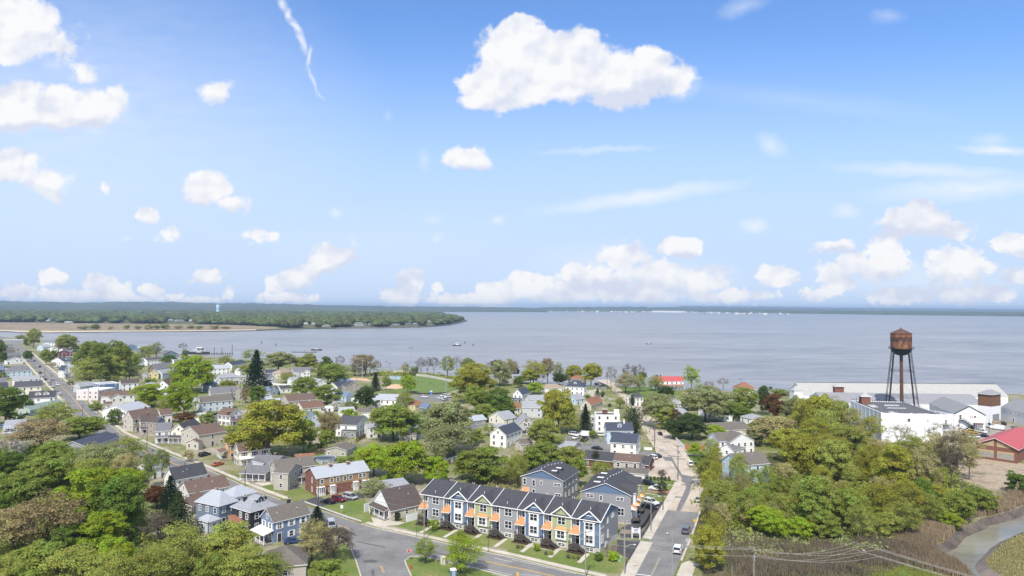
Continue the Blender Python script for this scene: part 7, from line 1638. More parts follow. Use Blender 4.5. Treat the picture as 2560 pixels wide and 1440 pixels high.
car('suv', 'white', (1660, 1198), (1745, 1000), 'white SUV driving up the dark asphalt part of the right road, nearest the corner', 'cars on the right road')
car('suv', 'grey', (1742, 1004), (1815, 830), 'dark grey SUV ahead of the white SUV on the right road', 'cars on the right road')
car('sedan', 'silver', (1866, 692), (1920, 560), 'silver sedan parked where the road surface turns pale', 'cars on the right road')
car('suv', 'white', (1783, 335), (1735, 245), 'white SUV with its tailgate open on the pale road', 'cars on the right road', hatch=True)
car('suv', 'white', (1402, 268), (1330, 250), 'white SUV parked at the end of the brick ranch house')
car('sedan', 'black', (1438, 252), (1360, 238), 'dark car beyond the white SUV at the brick ranch house')
car('sedan', 'black', (852, 175), (930, 182), 'black sedan on the lot above the long charcoal roof')
car('sedan', 'white', (640, 68), (600, 84), 'small white car beside the grey garage')
car('pickup', 'black', (725, 88), (780, 60), 'black pickup truck beside the small white car')
car('cargo', 'white', (715, 44), (650, 40), 'white camper van behind the black pickup', name='van')
car('van', 'white', (880, 40), (960, 46), 'white van against the pale blue dormer house')
car('suv', 'black', (1368, 530), (1430, 540), 'black SUV at the head of the townhouse drive')
car('suv', 'white', (1440, 582), (1365, 572), 'white SUV on the brick strip of the townhouse drive')
car('suv', 'white', (1395, 722), (1450, 738), 'white car in the dark lot beside the long townhouse block')
car('sedan', 'black', (1375, 765), (1430, 780), 'black car in the dark lot beside the white one')
car('sedan', 'white', (1930, 248), (1990, 236), 'white car half hidden by the bush at the white cross gabled house')
T(640, 1080)
car('sedan', 'black', (718, 712), (640, 700), 'dark sedan parked beside the red SUV at the brick apartments')
car('suv', 'red', (826, 692), (900, 708), 'dark red SUV parked between the sedan and the silver minivan')
car('van', 'silver', (942, 668), (1030, 690), 'silver minivan parked beside the dark red SUV')
car('van', 'silver', (752, 952), (775, 1010), 'silver van facing the photographer beside the dark spruce, on the road')
car('sedan', 'blue', (375, 1110), (460, 1100), 'blue car half hidden behind the blue house')
T(0, 1080)
car('suv', 'black', (2045, 240), (2110, 225), 'dark SUV parked beside the orange tan house')
car('sedan', 'orange', (2180, 335), (2240, 318), 'orange and white car below the dark wooden porch')
T(0, 740)
for i, (x, y, k, cc, lb) in enumerate([(352, 722, 'sedan', 'silver', 'silver car, farthest of the row parked on the left street'), (398, 714, 'suv', 'black', 'dark car next to the silver one high on the left street'), (402, 775, 'sedan', 'black', 'black car in the parked row on the left street, below the pale blue house'), (432, 806, 'suv', 'white', 'white SUV in the parked row on the left street, topmost white one'),
        (456, 840, 'sedan', 'blue', 'dark blue car in the parked row on the left street'), (482, 866, 'suv', 'white', 'white SUV beside the dark blue car in the parked row'), (500, 893, 'sedan', 'silver', 'silver car low in the parked row on the left street'), (522, 914, 'sedan', 'white', 'white car last in the parked row, beside the blue-black roof'),
        (592, 990, 'suv', 'white', 'white SUV parked by the two dormer gables'), (570, 972, 'sedan', 'grey', 'grey car behind the white SUV by the dormer gables')]):
    car(k, cc, (x, y), (x-48, y-62), lb, 'cars parked along the left street')
car('sedan', 'silver', (530, 846), (460, 762), 'silver car driving away up the left street', 'cars on the left street'); car('suv', 'white', (576, 896), (650, 985), 'white SUV driving towards the crossing on the left street', 'cars on the left street')
car('sedan', 'blue', (342, 655), (290, 590), 'small dark car far up the left street', 'cars on the left street'); car('sedan', 'grey', (180, 540), (150, 505), 'grey car at the far end of the left street', 'cars on the left street')
car('suv', 'ltblue', (60, 1318), (150, 1312), 'pale blue car in the lot at the left edge'); car('suv', 'white', (95, 1378), (190, 1366), 'white car in the lot at the left edge, nearest'); car('sedan', 'black', (150, 1262), (230, 1258), 'black car beside the pale roof at the left edge')
car('sedan', 'black', (2165, 1195), (2230, 1190), 'black car behind the white garage'); car('sedan', 'white', (1130, 1262), (1180, 1300), 'white car behind the poles below the shop')
T(640, 740)
for (x, y, dx, k, cc, lb) in [(1685, 1018, 60, 'suv', 'white', 'white SUV alone at the left of the ballfield parking'), (1880, 1005, -60, 'van', 'white', 'white van in the ballfield parking, farthest right'), (1920, 1018, -60, 'pickup', 'white', 'white pickup truck beside the van in the ballfield parking'), (1840, 1030, 60, 'sedan', 'white', 'white car in front of the white van, ballfield parking'), (1890, 1044, -60, 'sedan', 'silver', 'silver car nearest in the ballfield parking'), (1000, 800, 60, 'sedan', 'black', 'black car beside the far sports court')]:
    car(k, cc, (x, y), (x+dx, y+8), lb, 'cars at the ballfield')
T(1280, 740)
car('sedan', 'purple', (1112, 1074), (1160, 1110), 'dark purple car on the pale road', 'cars on the right road'); car('sedan', 'black', (1480, 1388), (1440, 1340), 'dark car near the lamp pole on the pale road', 'cars on the right road')
car('sedan', 'black', (908, 908), (960, 910), 'dark car at the end of the pale road by the water', 'cars on the right road'); car('suv', 'grey', (848, 893), (880, 900), 'grey car beside the water at the road end', 'cars on the right road'); car('van', 'white', (620, 1395), (660, 1400), 'white van in the yard left of the white block')
T(1920, 740)
car('cargo', 'white', (2295, 1338), (2200, 1325), 'white delivery van parked in the factory yard', 'vehicles in the factory yard'); car('cargo', 'white', (2190, 1312), (2250, 1325), 'white high van beside the gabled factory building', 'vehicles in the factory yard'); car('pickup', 'white', (2062, 1424), (1990, 1430), 'white pickup truck behind the red roofed workshop', 'vehicles in the factory yard')
car('suv', 'black', (2360, 1292), (2390, 1270), 'black car beside the brick topped tower', 'vehicles in the factory yard'); car('sedan', 'silver', (2466, 1324), (2400, 1300), 'silver car by the long white wing at the right edge', 'vehicles in the factory yard'); car('sedan', 'black', (2150, 1410), (2080, 1404), 'dark car behind the white pickup in the factory yard', 'vehicles in the factory yard')
car('pickup', 'yellow', (2030, 1372), (1960, 1360), 'yellow work truck among the vehicles of the factory yard', 'vehicles in the factory yard'); car('suv', 'grey', (1960, 1398), (1900, 1392), 'grey car left of the yellow work truck', 'vehicles in the factory yard'); car('pickup', 'white', (2130, 1368), (2190, 1380), 'white flatbed truck in front of the loading door', 'vehicles in the factory yard')
# ================================================================== POLES, WIRES, SIGNS, FENCES
POLE = mat('pole_wood', (.10, .075, .055), .9, .25, 3); POLEG = mat('pole_weathered', (.27, .245, .215), .9, .2, 3); GALV = mat('galvanised', (.42, .43, .44), .45, .1, 2, metal=.4); INSUL = mat('insulator_grey', (.42, .43, .45), .4, .05)
POLES = {}
def pole(key, x, yt, yb, label, m=None, arms=(.6,), aw=2.4, tr=False, adir=None, lamp=None, group='utility poles', r=.15, name='utility_pole'):
    p = GT((x, yb)); h = max(3, depth_z(*tp((x, yt)), p.y)); m = m or POLE
    o = thing(name, label, name.replace('_', ' '), (p.x, p.y, 0), adir or 0.0, group)
    b = MB(); b.tube([(0, 0, 0), (0, 0, h*.5), (0, 0, h)], [r, r*.85, r*.65], 8); b.build('pole', m, o)
    for d in arms:
        b = MB(); b.box(-aw/2, -.1, h-d-.07, aw/2, .02, h-d+.07); b.bar((-aw*.3, -.06, h-d), (0, -.06, h-d-.7), .04, .04); b.bar((aw*.3, -.06, h-d), (0, -.06, h-d-.7), .04, .04); b.build('crossarm', m, o)
        b = MB()
        for u in (-.46, -.28, .28, .46): b.tube([(u*aw, -.04, h-d+.07), (u*aw, -.04, h-d+.28)], .05, 6)
        b.build('insulator', INSUL, o)
    if tr: b = MB(); b.lathe([(.02, h-2.9), (.28, h-2.9), (.28, h-1.9), (.2, h-1.8), (.02, h-1.78)], 12, 0, .42, 0); b.build('transformer', GALV, o)
    if lamp:
        dx, dz = lamp; b = MB(); b.tube([(0, 0, dz), (dx*.5, 0, dz+.5), (dx, 0, dz+.6)], .05, 6); b.build('lamp_arm', GALV, o); b = MB(); b.box(dx-.1 if dx < 0 else dx-.3, -.16, dz+.5, dx+.3, .16, dz+.66); b.build('lamp_head', mat('lamp_head', (.5, .5, .48), .4), o)
    POLES[key] = (p, h, adir or 0.0, aw); return o
T(1280, 1080)
pole('a', 735, 980, 1470, 'weathered double arm pole in front of the corner townhouse', POLEG, (.5, 1.9), 2.9, adir=R(25))
pole('b', 1128, 880, 1420, 'leaning grey pole with lamp arm at the townhouse corner', POLEG, (.3,), 1.4, adir=R(0), lamp=(2.2, 6.0)); pole('b2', 1122, 985, 1405, 'pale metal post strapped beside the leaning grey pole', GALV, (), group=None, r=.11, name='post')
pole('c', 1660, 130, 482, 'tall brown pole with white transformer beside the pale road', POLE, (.4,), 2.4, tr=True, adir=R(-40)); pole('d', 1390, 560, 995, 'grey pole with lamp arm beside the townhouse drive', POLEG, (.3,), 1.2, lamp=(2.2, 8.8)); pole('e', 1510, 480, 782, 'dark leaning pole by the pavement of the right road', POLE, ())
pole('f', 1602, 1005, 1470, 'thin grey street light pole on the asphalt side', GALV, (), lamp=(-1.2, 9.5), group=None, r=.08, name='street_lamp'); pole('g', 1425, -40, 182, 'brown pole at the corner of the lot above the pale road', POLE, (.5,), 2.2); pole('h', 2420, 1160, 1560, 'weathered double arm pole with pale transformer over the brush', POLEG, (.3, 1.6), 2.2, tr=True, adir=R(70))
T(1920, 1080)
pole('i', 995, 1130, 1520, 'pole with two long crossarms over the brown brush', POLE, (.3, 1.9), 6.0, adir=R(-48), lamp=(-.8, 6.5))
T(1280, 1080); pole('i2', 2200, 1310, 1480, 'short thin post in the brown brush', POLEG, (), group=None, r=.08, name='post')
T(640, 1080)
pole('j', 620, 470, 770, 'brown pole before the brick apartment house', POLE, (.4, 1.3), 2.2, adir=R(-45)); pole('k', 1680, 690, 1085, 'weathered pole in front of the first townhouse', POLEG, (.3,), 2.6, adir=R(-30)); pole('k2', 1606, 880, 1050, 'thin dark lamp post on the townhouse lawn, left end', BLACK, (), group='thin dark lamp posts', r=.06, name='lamp_post'); pole('k3', 2322, 1040, 1200, 'thin dark lamp post on the lawn of the green townhouse', BLACK, (), group='thin dark lamp posts', r=.06, name='lamp_post')
T(0, 1080)
pole('l', 1468, -60, 200, 'dark pole before the cream gabled house', POLE, (.4,), 2.0, adir=R(-45)); pole('m', 2450, 285, 545, 'dark pole before the long white porch', POLE, (.5,), 2.0, tr=True, adir=R(-45)); pole('n', 2078, 895, 1160, 'dark pole before the slate blue house', POLE, (.4,), 2.0)
T(0, 740)
pole('o', 825, 1085, 1200, 'dark pole at the street crossing, near side', POLE, (.3,), 2.4, adir=R(40)); pole('p', 980, 930, 1185, 'tall dark pole on the corner before the beige house', POLE, (.5,), 2.4, adir=R(-45)); pole('q', 880, 925, 1085, 'dark pole before the pinkish white shop', POLE, (.4,), 2.4, adir=R(-45)); pole('r', 728, 740, 945, 'dark pole before the tall white gabled house', POLE, (.4,), 2.2, adir=R(-45)); pole('s', 628, 690, 860, 'dark pole higher up the left street, before the navy roof', POLE, (.4,), 2.2, adir=R(-45)); pole('t', 588, 670, 800, 'dark pole farthest up the left street', POLE, (.4,), 2.2, adir=R(-45))
pole('u', 1112, 1130, 1290, 'pole left of the pale blue-grey roof', POLEG, (.4,), 2.0, adir=R(-45)); pole('v', 1200, 1135, 1300, 'pole nearest the pale blue-grey roof', POLEG, (.4,), 2.0, adir=R(-45)); pole('w', 445, 715, 840, 'slim pole on the left kerb of the left street', POLE, ()); pole('x', 510, 775, 915, 'slim pole beside the last parked white car', POLE, ())
T(640, 740)
pole('y', 1145, 1095, 1230, 'dark pole beside the small taupe roof', POLE, (.4,), 2.0); pole('z', 2418, 1170, 1330, 'thin dark pole before the cream house', POLE, (.4,), 1.8); pole('z2', 1255, 860, 970, 'pale pole beside the infield spruce', POLEG, (), group=None, name='post')
T(1280, 740)
pole('A', 1147, 1030, 1185, 'brown pole at the pale road, upper part', POLE, (.4,), 2.2); pole('B', 1430, 1210, 1470, 'pole with a curved street lamp beside the pale road', POLEG, (.5,), 2.0, lamp=(2.0, 8.4)); pole('C', 717, 1130, 1345, 'tan pole before the dark spruce', POLEG, (.4,), 1.8); pole('D', 672, 1235, 1425, 'dark pole in the yard left of the white block', POLE, (.4,), 1.8); pole('E', 2288, 822, 945, 'dark pole with crossarm beside the terracotta roof', POLE, (.5,), 4.5); pole('F', 953, 770, 915, 'slim dark pole at the end of the pale road', POLE, ()); pole('F2', 2258, 1125, 1240, 'slim pole among the willows on the right', POLE, ())
T(1920, 740)
pole('G', 2212, 1220, 1370, 'black lamp pole in the factory yard', BLACK, (), lamp=(.8, 7.8), group=None, name='street_lamp', r=.1); pole('H', 888, 1000, 1210, 'thin pole at the left wall of the cold store', POLEG, (), group=None, name='post', r=.1); pole('I', 1065, 1190, 1420, 'grey pole before the corner of the cold store', POLEG, (), group=None, name='post', r=.12)
T(640, 740)
def mast(x, yt, yb, label, n, hh=1.2):
    p = GT((x, yb)); h = depth_z(*tp((x, yt)), p.y); o = thing('floodlight_mast', label, 'floodlight mast', (p.x, p.y, 0), 0, 'masts of the ballfield')
    b = MB(); b.tube([(0, 0, 0), (0, 0, h)], [.28, .16], 8); b.build('mast', GALV, o)
    b = MB(); b.box(-1.6, -.06, h-hh-.06, 1.6, .06, h-hh+.06); b.box(-1.6, -.06, h-.06, 1.6, .06, h+.06); b.build('crossarm', GALV, o)
    for i in range(n): b = MB(); b.box(-.35, -.3, -.3, .35, .25, .3); b.build('floodlight', mat('floodlight', (.13, .14, .20), .4), o, ((-1.3+2.6*(i % 3)/2), -.1, h-.1 if i < 3 else h-hh))
mast(1547, 512, 795, 'tallest floodlight mast in the outfield with dark lamps', 6); mast(1900, 655, 965, 'floodlight mast at the right of the ballfield', 4); mast(1062, 630, 825, 'floodlight mast left of the ballfield, thicker one', 4); mast(1008, 675, 845, 'floodlight mast left of the thicker one', 4); mast(1310, 655, 760, 'small floodlight mast near the beach, left one', 2); mast(1343, 675, 800, 'small floodlight mast near the beach, right one', 2)
mast(1140, 655, 790, 'thin floodlight mast before the budding tree', 2); mast(1498, 660, 780, 'thin floodlight mast beside the tallest one', 2)
def wire(p0, p1, label, sag=1.0, r=.022, group='overhead wires', m=None):
    p0 = Vector(p0); p1 = Vector(p1); n = 14
    pts = [p0.lerp(p1, i/n) - Vector((0, 0, sag*4*(i/n)*(1-i/n))) for i in range(n+1)]
    b = MB(); b.tube(pts, r, 4, cap=False); tag(b.build('overhead_wire', m or mat('wire_grey', (.16, .155, .15), .6, 0)), label, 'wire', group)
def top(k, u=0, d=.4):
    p, h, a, aw = POLES[k]; return Vector((p.x+math.cos(a)*u*aw, p.y+math.sin(a)*u*aw, h-d))
for (a, b_, lb) in [('t', 's', 'wire between the two farthest poles of the left street'), ('s', 'r', 'wire past the navy roofed white houses'), ('r', 'q', 'wire before the blue flat building'), ('q', 'p', 'wire from the shop to the corner pole'), ('p', 'o', 'wire across the left street at the crossing'), ('p', 'u', 'wire before the beige house'), ('u', 'l', 'wire before the brown roofed corner house'), ('l', 'm', 'wire along the houses with porches'), ('m', 'j', 'wire past the grey bungalow'), ('j', 'k', 'wire past the cape house to the townhouses'), ('k', 'a', 'wire along the townhouse fronts'), ('d', 'b', 'wire along the right road to the townhouse corner'), ('c', 'd', 'wire from the brown transformer pole to the drive'), ('g', 'c', 'wire along the upper pale road'), ('B', 'g', 'wire from the curved street lamp down the pale road'), ('A', 'B', 'wire high along the pale road'), ('b', 'f', 'wire from the leaning pole across the road')]:
    wire(top(a), top(b_), lb, .8, .025)
    wire(top(a, 0, 1.9), top(b_, 0, 1.9), 'lower '+lb, .9, .04)
PW = mat('wire_pale', (.40, .38, .35), .5, 0)
for i, (u, d) in enumerate([(-.46, .1), (-.1, .1), (.46, .1), (-.46, 1.7), (0, 1.7), (.46, 1.7)]):
    wire(top('i', u, d), top('h', (-.4, 0, .4)[i % 3], .1 if i < 3 else 1.4), 'pale power line from the long crossarms to the transformer pole', 1.6, .02, 'power lines over the brush', PW)
    e = Vector((128+i*1.4, 86, 9.5-(i > 2)*1.6)); wire(top('i', u, d), e, 'pale power line from the long crossarms to the bottom right corner', 1.2, .022, 'power lines to the bottom right corner', PW)
    if i < 4: wire(top('h', (-.4, 0, .4)[i % 3], .1 if i < 3 else 1.4), top('a', (-.4, 0, .4)[i % 3], .3 if i < 3 else 1.7), 'pale power line from the transformer pole across the road', 1.0, .02, 'power lines across the road', PW)
# signs
T(640, 1080)
def signpost(x, yt, yb, label, build, name='road_sign', r=.04, rz=None):
    p = GT((x, yb)); h = depth_z(*tp((x, yt)), p.y); o = thing(name, label, 'sign', (p.x, p.y, 0), rz or 0)
    b = MB(); b.tube([(0, 0, 0), (0, 0, h)], r, 6); b.build('post', GALV, o); build(o, h); return o
def text_mesh(txt, size, parent, loc, m, name='lettering'):
    cu = bpy.data.curves.new('lettering', 'FONT'); cu.body = txt; cu.size = size; cu.align_x = 'CENTER'; cu.align_y = 'CENTER'; cu.extrude = .004
    tmp = bpy.data.objects.new('lettering', cu); COL.objects.link(tmp); dg = bpy.context.evaluated_depsgraph_get(); me = bpy.data.meshes.new_from_object(tmp.evaluated_get(dg)); bpy.data.objects.remove(tmp)
    me.materials.clear(); me.materials.append(m); return inst(name, me, parent, loc, (math.pi/2, 0, 0))
SR = mat('sign_red', (.52, .02, .03), .5, .03); SW = mat('sign_white', (.78, .78, .78), .5, .03); SY = mat('sign_yellow', (.62, .38, .03), .5, .05); SB = mat('sign_blue', (.06, .10, .30), .5, .05)
def stop(o, h):
    b = MB(); oc = lambda r, y: [(r*math.sin(R(22.5+45*i)), y, h-.45+r*math.cos(R(22.5+45*i))) for i in range(8)]
    b.poly(oc(.47, -.05), 1); b.poly(oc(.47, -.03)[::-1], 2); b.poly(oc(.43, -.053), 0); b.build('sign_plate', [SR, SW, GALV], o); text_mesh('STOP', .30, o, (0, -.06, h-.45), SW)
signpost(1530, 1168, 1292, 'red octagonal STOP sign at the corner of the traffic island', stop, 'stop_sign')
def plate(w, hh, m, txt=None, tm=None, sz=.2):
    def f(o, h):
        b = MB(); b.box(-w/2, -.06, h-hh, w/2, -.03, h); b.build('sign_plate', m, o)
        if txt: text_mesh(txt, sz, o, (0, -.065, h-hh/2), tm)
    return f
signpost(857, 730, 820, 'white road sign on the lawn behind the guardrail', plate(.75, .95, SW)); T(1280, 1080)
signpost(1826, 872, 985, 'yellow warning sign beside the right road kerb', plate(.7, .7, SY)); signpost(1752, 1062, 1175, 'pale back of a road sign on the right kerb', plate(.75, .9, mat('sign_back', (.42, .42, .42), .4)))
p = GT((1240, 1068)); o = thing('sale_sign', 'white sale sign with blue panels at the townhouse entrance', 'sign', (p.x, p.y, 0), R(-12)); b = MB()
for x in (-1.0, 1.0): b.box(x-.13, -.1, 0, x+.13, .1, 3.0)
b.build('post', SW, o); b = MB(); b.box(-.9, -.06, 1.5, .9, .06, 2.7); b.build('sign_board', SW, o); b = MB()
for z in (1.7, 2.1, 2.4): b.box(-.6, -.075, z, .6, -.062, z+.16)
b.build('blue_panel', SB, o)
# small street furniture
def small(name, label, cat, p, prof, m, n=10, extra=None, rz=0):
    P = GT(p); o = thing(name, label, cat, (P.x, P.y, 0), rz); b = MB(); b.lathe(prof, n); b.build('body', m, o, smooth=False)
    if extra: extra(o)
    return o
T(640, 1080)
def hyd(o): b = MB(); b.tube([(-.22, 0, .5), (.22, 0, .5)], .08, 8); b.build('nozzle', SR, o); b = MB(); b.lathe([(.17, .72), (.12, .86), (.03, .92)], 10); b.build('cap', SR, o)
small('fire_hydrant', 'red fire hydrant on the traffic island grass', 'hydrant', (1548, 1368), [(.22, 0), (.2, .1), (.15, .12), (.15, .72), (.02, .73)], SR, 10, hyd)
small('bollard', 'yellow gas marker post on the traffic island', 'marker post', (1800, 1318), [(.09, 0), (.09, 1.0), (.05, 1.1), (.01, 1.12)], SY, 8)
P = GT((1878, 1320)); o = thing('utility_box', 'beige utility box between the two island trees', 'utility box', (P.x, P.y, 0), R(-20)); b = MB(); b.box(-.6, -.5, 0, .6, .5, 1.6); b.build('cabinet', wallm('beige'), o); b = MB(); b.box(-.68, -.58, 1.6, .68, .58, 1.7); b.build('lid', wallm('beige'), o); b = MB(); b.box(-.05, -.53, .2, .05, -.5, 1.4); b.build('door_seam', DARKW, o)
P = GT((1832, 1300)); o = thing('meter_pedestal', 'grey metal pedestals left of the beige utility box', 'pedestal', (P.x, P.y, 0), 0); b = MB(); b.box(-.5, -.15, 0, -.2, .15, 1.5); b.build('cabinet', GALV, o); b = MB(); b.box(.1, -.15, 0, .4, .15, 1.6); b.build('cabinet', GALV, o)
P = GT((1972, 1470)); o = thing('portable_toilet', 'blue portable toilet with white roof at the bottom of the photo', 'portable toilet', (P.x, P.y, 0), R(15)); b = MB(); b.box(-.6, -.6, .08, .6, .6, 2.1); b.build('cabin', mat('toilet_blue', (.09, .17, .30), .5, .1), o); b = MB(); b.poly([(-.7, -.7, 2.1), (.7, -.7, 2.1), (.45, 0, 2.45), (-.45, 0, 2.45)]); b.poly([(.7, .7, 2.1), (-.7, .7, 2.1), (-.45, 0, 2.45), (.45, 0, 2.45)]); b.poly([(-.7, .7, 2.1), (-.7, -.7, 2.1), (-.45, 0, 2.45)]); b.poly([(.7, -.7, 2.1), (.7, .7, 2.1), (.45, 0, 2.45)]); b.build('roof', SW, o); b = MB(); b.box(-.35, -.64, .2, .35, -.6, 1.95); b.build('door', mat('toilet_door', (.3, .36, .45), .5), o)
T(1280, 1080)
for (x, y, lb) in [(1075, 1292, 'pale green transformer box on the townhouse corner lawn'), (1215, 1010, 'pale green transformer box beside the sale sign')]:
    P = GT((x, y)); o = thing('transformer_box', lb, 'transformer box', (P.x, P.y, 0), R(-15), 'green ground transformer boxes'); b = MB(); b.box(-.45, -.4, 0, .45, .4, .9); b.build('cabinet', mat('box_green', (.22, .34, .24), .6, .1), o); b = MB(); b.poly([(-.48, -.45, .9), (.48, -.45, .9), (.48, .42, 1.15), (-.48, .42, 1.15)]); b.build('lid', mat('box_green', (.22, .34, .24)), o)
P = GT((55, 1560)); zz = depth_z(*tp((55, 1405)), P.y); o = thing('traffic_signal', 'yellow traffic signal at the bottom edge over the main road', 'traffic signal', (P.x, P.y, 0), 0); b = MB(); b.box(-.22, -.2, zz-1.15, .22, .2, zz); b.build('signal_head', SY, o)
b = MB(); b.tube([(0, .1, zz-.5), (5, .1, zz-.7)], .06, 6); b.build('mast_arm', GALV, o); b = MB(); b.tube([(5, .1, 0), (5, .1, zz)], .1, 8); b.build('mast', GALV, o)
# fences and walls
def fence(label, pts, h, m, name='fence', cat='fence', sp=2.4, pick=.0, group=None, t=.05, z0=0, cap=False):
    W_ = [GT(p) for p in pts]; o = thing(name, label, cat, tuple(W_[0]), 0, group); c = W_[0]; b = MB(); q = MB()
    for i in range(len(W_)-1):
        a, d = W_[i]-c, W_[i+1]-c; ln_ = (d-a).length; n = max(1, int(ln_/sp))
        dr = (d-a).normalized(); nrm = Vector((-dr.y, dr.x, 0))
        if pick:
            k = int(ln_/pick)
            for j in range(k):
                u = a.lerp(d, (j+.5)/k); hh = h*(1+.02*math.sin(j*2.1)); b.bar(u+Vector((0, 0, .05)), u+Vector((0, 0, hh)), pick*.92, t)
        else:
            b.poly([a+nrm*t, d+nrm*t, d+nrm*t+Vector((0, 0, h)), a+nrm*t+Vector((0, 0, h))]); b.poly([d-nrm*t, a-nrm*t, a-nrm*t+Vector((0, 0, h)), d-nrm*t+Vector((0, 0, h))]); b.poly([a+nrm*t+Vector((0, 0, h)), d+nrm*t+Vector((0, 0, h)), d-nrm*t+Vector((0, 0, h)), a-nrm*t+Vector((0, 0, h))])
        for j in range(n+1): u = a.lerp(d, j/n); q.bar(u+Vector((0, 0, .01)), u+Vector((0, 0, h+.12)), .14, .14)
    b.build('panel', m, o); q.build('post', m, o); return o
WOODN = mat('fence_wood', (.26, .19, .125), .9, .25, 1.5); WOODO = mat('fence_orange', (.36, .15, .06), .9, .2, 1.5); VINYL = mat('vinyl_white', (.74, .75, .76), .5, .04)
T(640, 1080)
fence('wooden fence on the lawn behind the pool', [(585, 222), (690, 200), (800, 178)], 1.8, WOODN, pick=.15)
fence('wooden fence beside the small greige shed', [(1000, 105), (1060, 70), (1120, 42)], 1.8, WOODN, pick=.15); fence('tan wooden fence behind the little white shed', [(1900, 345), (1960, 300), (2030, 240)], 1.8, mat('fence_tan', (.40, .29, .16), .9, .2, 1.5), pick=.15)
fence('white vinyl fence at the side of the beige cape house', [(1505, 902), (1612, 872)], 2.0, VINYL); fence('white vinyl fence at the front of the beige cape house', [(1082, 805), (1128, 790)], 2.4, VINYL)
T(1280, 1080)
fence('orange wooden fence beside the small round tree', [(1735, 172), (1925, 182)], 1.9, WOODO, pick=.2); fence('white fence along the right edge of the pale road', [(1640, 92), (1722, 172)], 1.7, VINYL); fence('small white picket fence at the lot corner', [(1322, 178), (1400, 182)], 1.1, VINYL)
fence('grey wooden fence behind the corner townhouse', [(945, 1255), (1000, 1215), (1050, 1180)], 1.8, mat('fence_grey', (.20, .17, .14), .9, .2), pick=.16)
STONE = mat('stone_wall', (.30, .255, .20), .95, .35, 1.6, bump=.4, bscale=3)
fence('low stone retaining wall at the townhouse entrance', [(1085, 1010), (1180, 1015), (1215, 1018)], .9, STONE, 'retaining_wall', 'wall', 50, t=.25); fence('curved stone retaining wall beside the townhouse drive', [(1262, 1030), (1320, 985), (1345, 940), (1420, 800)], .8, STONE, 'retaining_wall', 'wall', 50, t=.25); fence('black iron railing on the curved stone wall', [(1268, 1026), (1325, 975), (1350, 935), (1425, 795)], 1.7, BLACK, 'railing', 'railing', 1.5, pick=.45, t=.03)
T(640, 740)
fence('outfield fence along the ballfield', [(1600, 800), (1720, 812), (1850, 838), (1985, 868)], 2.0, mat('mesh_fence', (.42, .42, .38), .7, .1), sp=4, pick=.5, t=.03); fence('dark low fence between ballfield and parking', [(1500, 975), (1640, 985), (1800, 985), (1900, 978)], 1.2, DARKW, pick=.4, sp=5)
fence('white fence around the slate blue cottage', [(150, 890), (260, 900), (350, 905)], 1.6, VINYL)
T(0, 740)
fence('white fence in front of the long blue-grey house', [(1960, 1200), (2060, 1190)], 1.6, VINYL)
T(640, 1080)
gp = [(470, 712), (560, 745), (640, 772), (740, 808), (850, 848), (950, 882), (1052, 915)]; Wg = [GT(p) for p in gp]; o = thing('guardrail', 'white steel guardrail along the bend of the main road', 'guardrail', tuple(Wg[0]), 0); b = MB(); c = Wg[0]
for i in range(len(Wg)-1):
    for dz in (.55, .75): b.bar(Wg[i]-c+Vector((0, 0, dz)), Wg[i+1]-c+Vector((0, 0, dz)), .08, .14)
b.build('rail', mat('guardrail_white', (.62, .63, .64), .5, .08), o)
for i in range(len(Wg)-1):
    n = 3
    for j in range(n): u = (Wg[i]-c).lerp(Wg[i+1]-c, j/n); q = MB(); q.box(u.x-.08, u.y+.1, 0, u.x+.08, u.y+.24, .85); q.build('post', WOODN, o)
P = GT((690, 292)); o = thing('swimming_pool', 'round above ground pool behind the brick apartment house', 'pool', (P.x, P.y, 0)); b = MB(); b.lathe([(4.2, 0), (4.2, 1.3), (4.35, 1.32), (4.35, 1.4), (3.95, 1.4), (3.95, 1.1)], 32); b.build('wall', mat('pool_wall', (.33, .37, .42), .5, .1), o); b = MB(); b.lathe([(4.0, 1.12), (.01, 1.121)], 32); b.build('water', mat('pool_cover', (.05, .07, .10), .2, .4, .3), o); b = MB()
for i in range(12): a = i*.5236; b.tube([(4.3*math.cos(a), 4.3*math.sin(a), 0), (4.3*math.cos(a), 4.3*math.sin(a), 1.4)], .07, 5)
b.build('rim_post', SW, o)
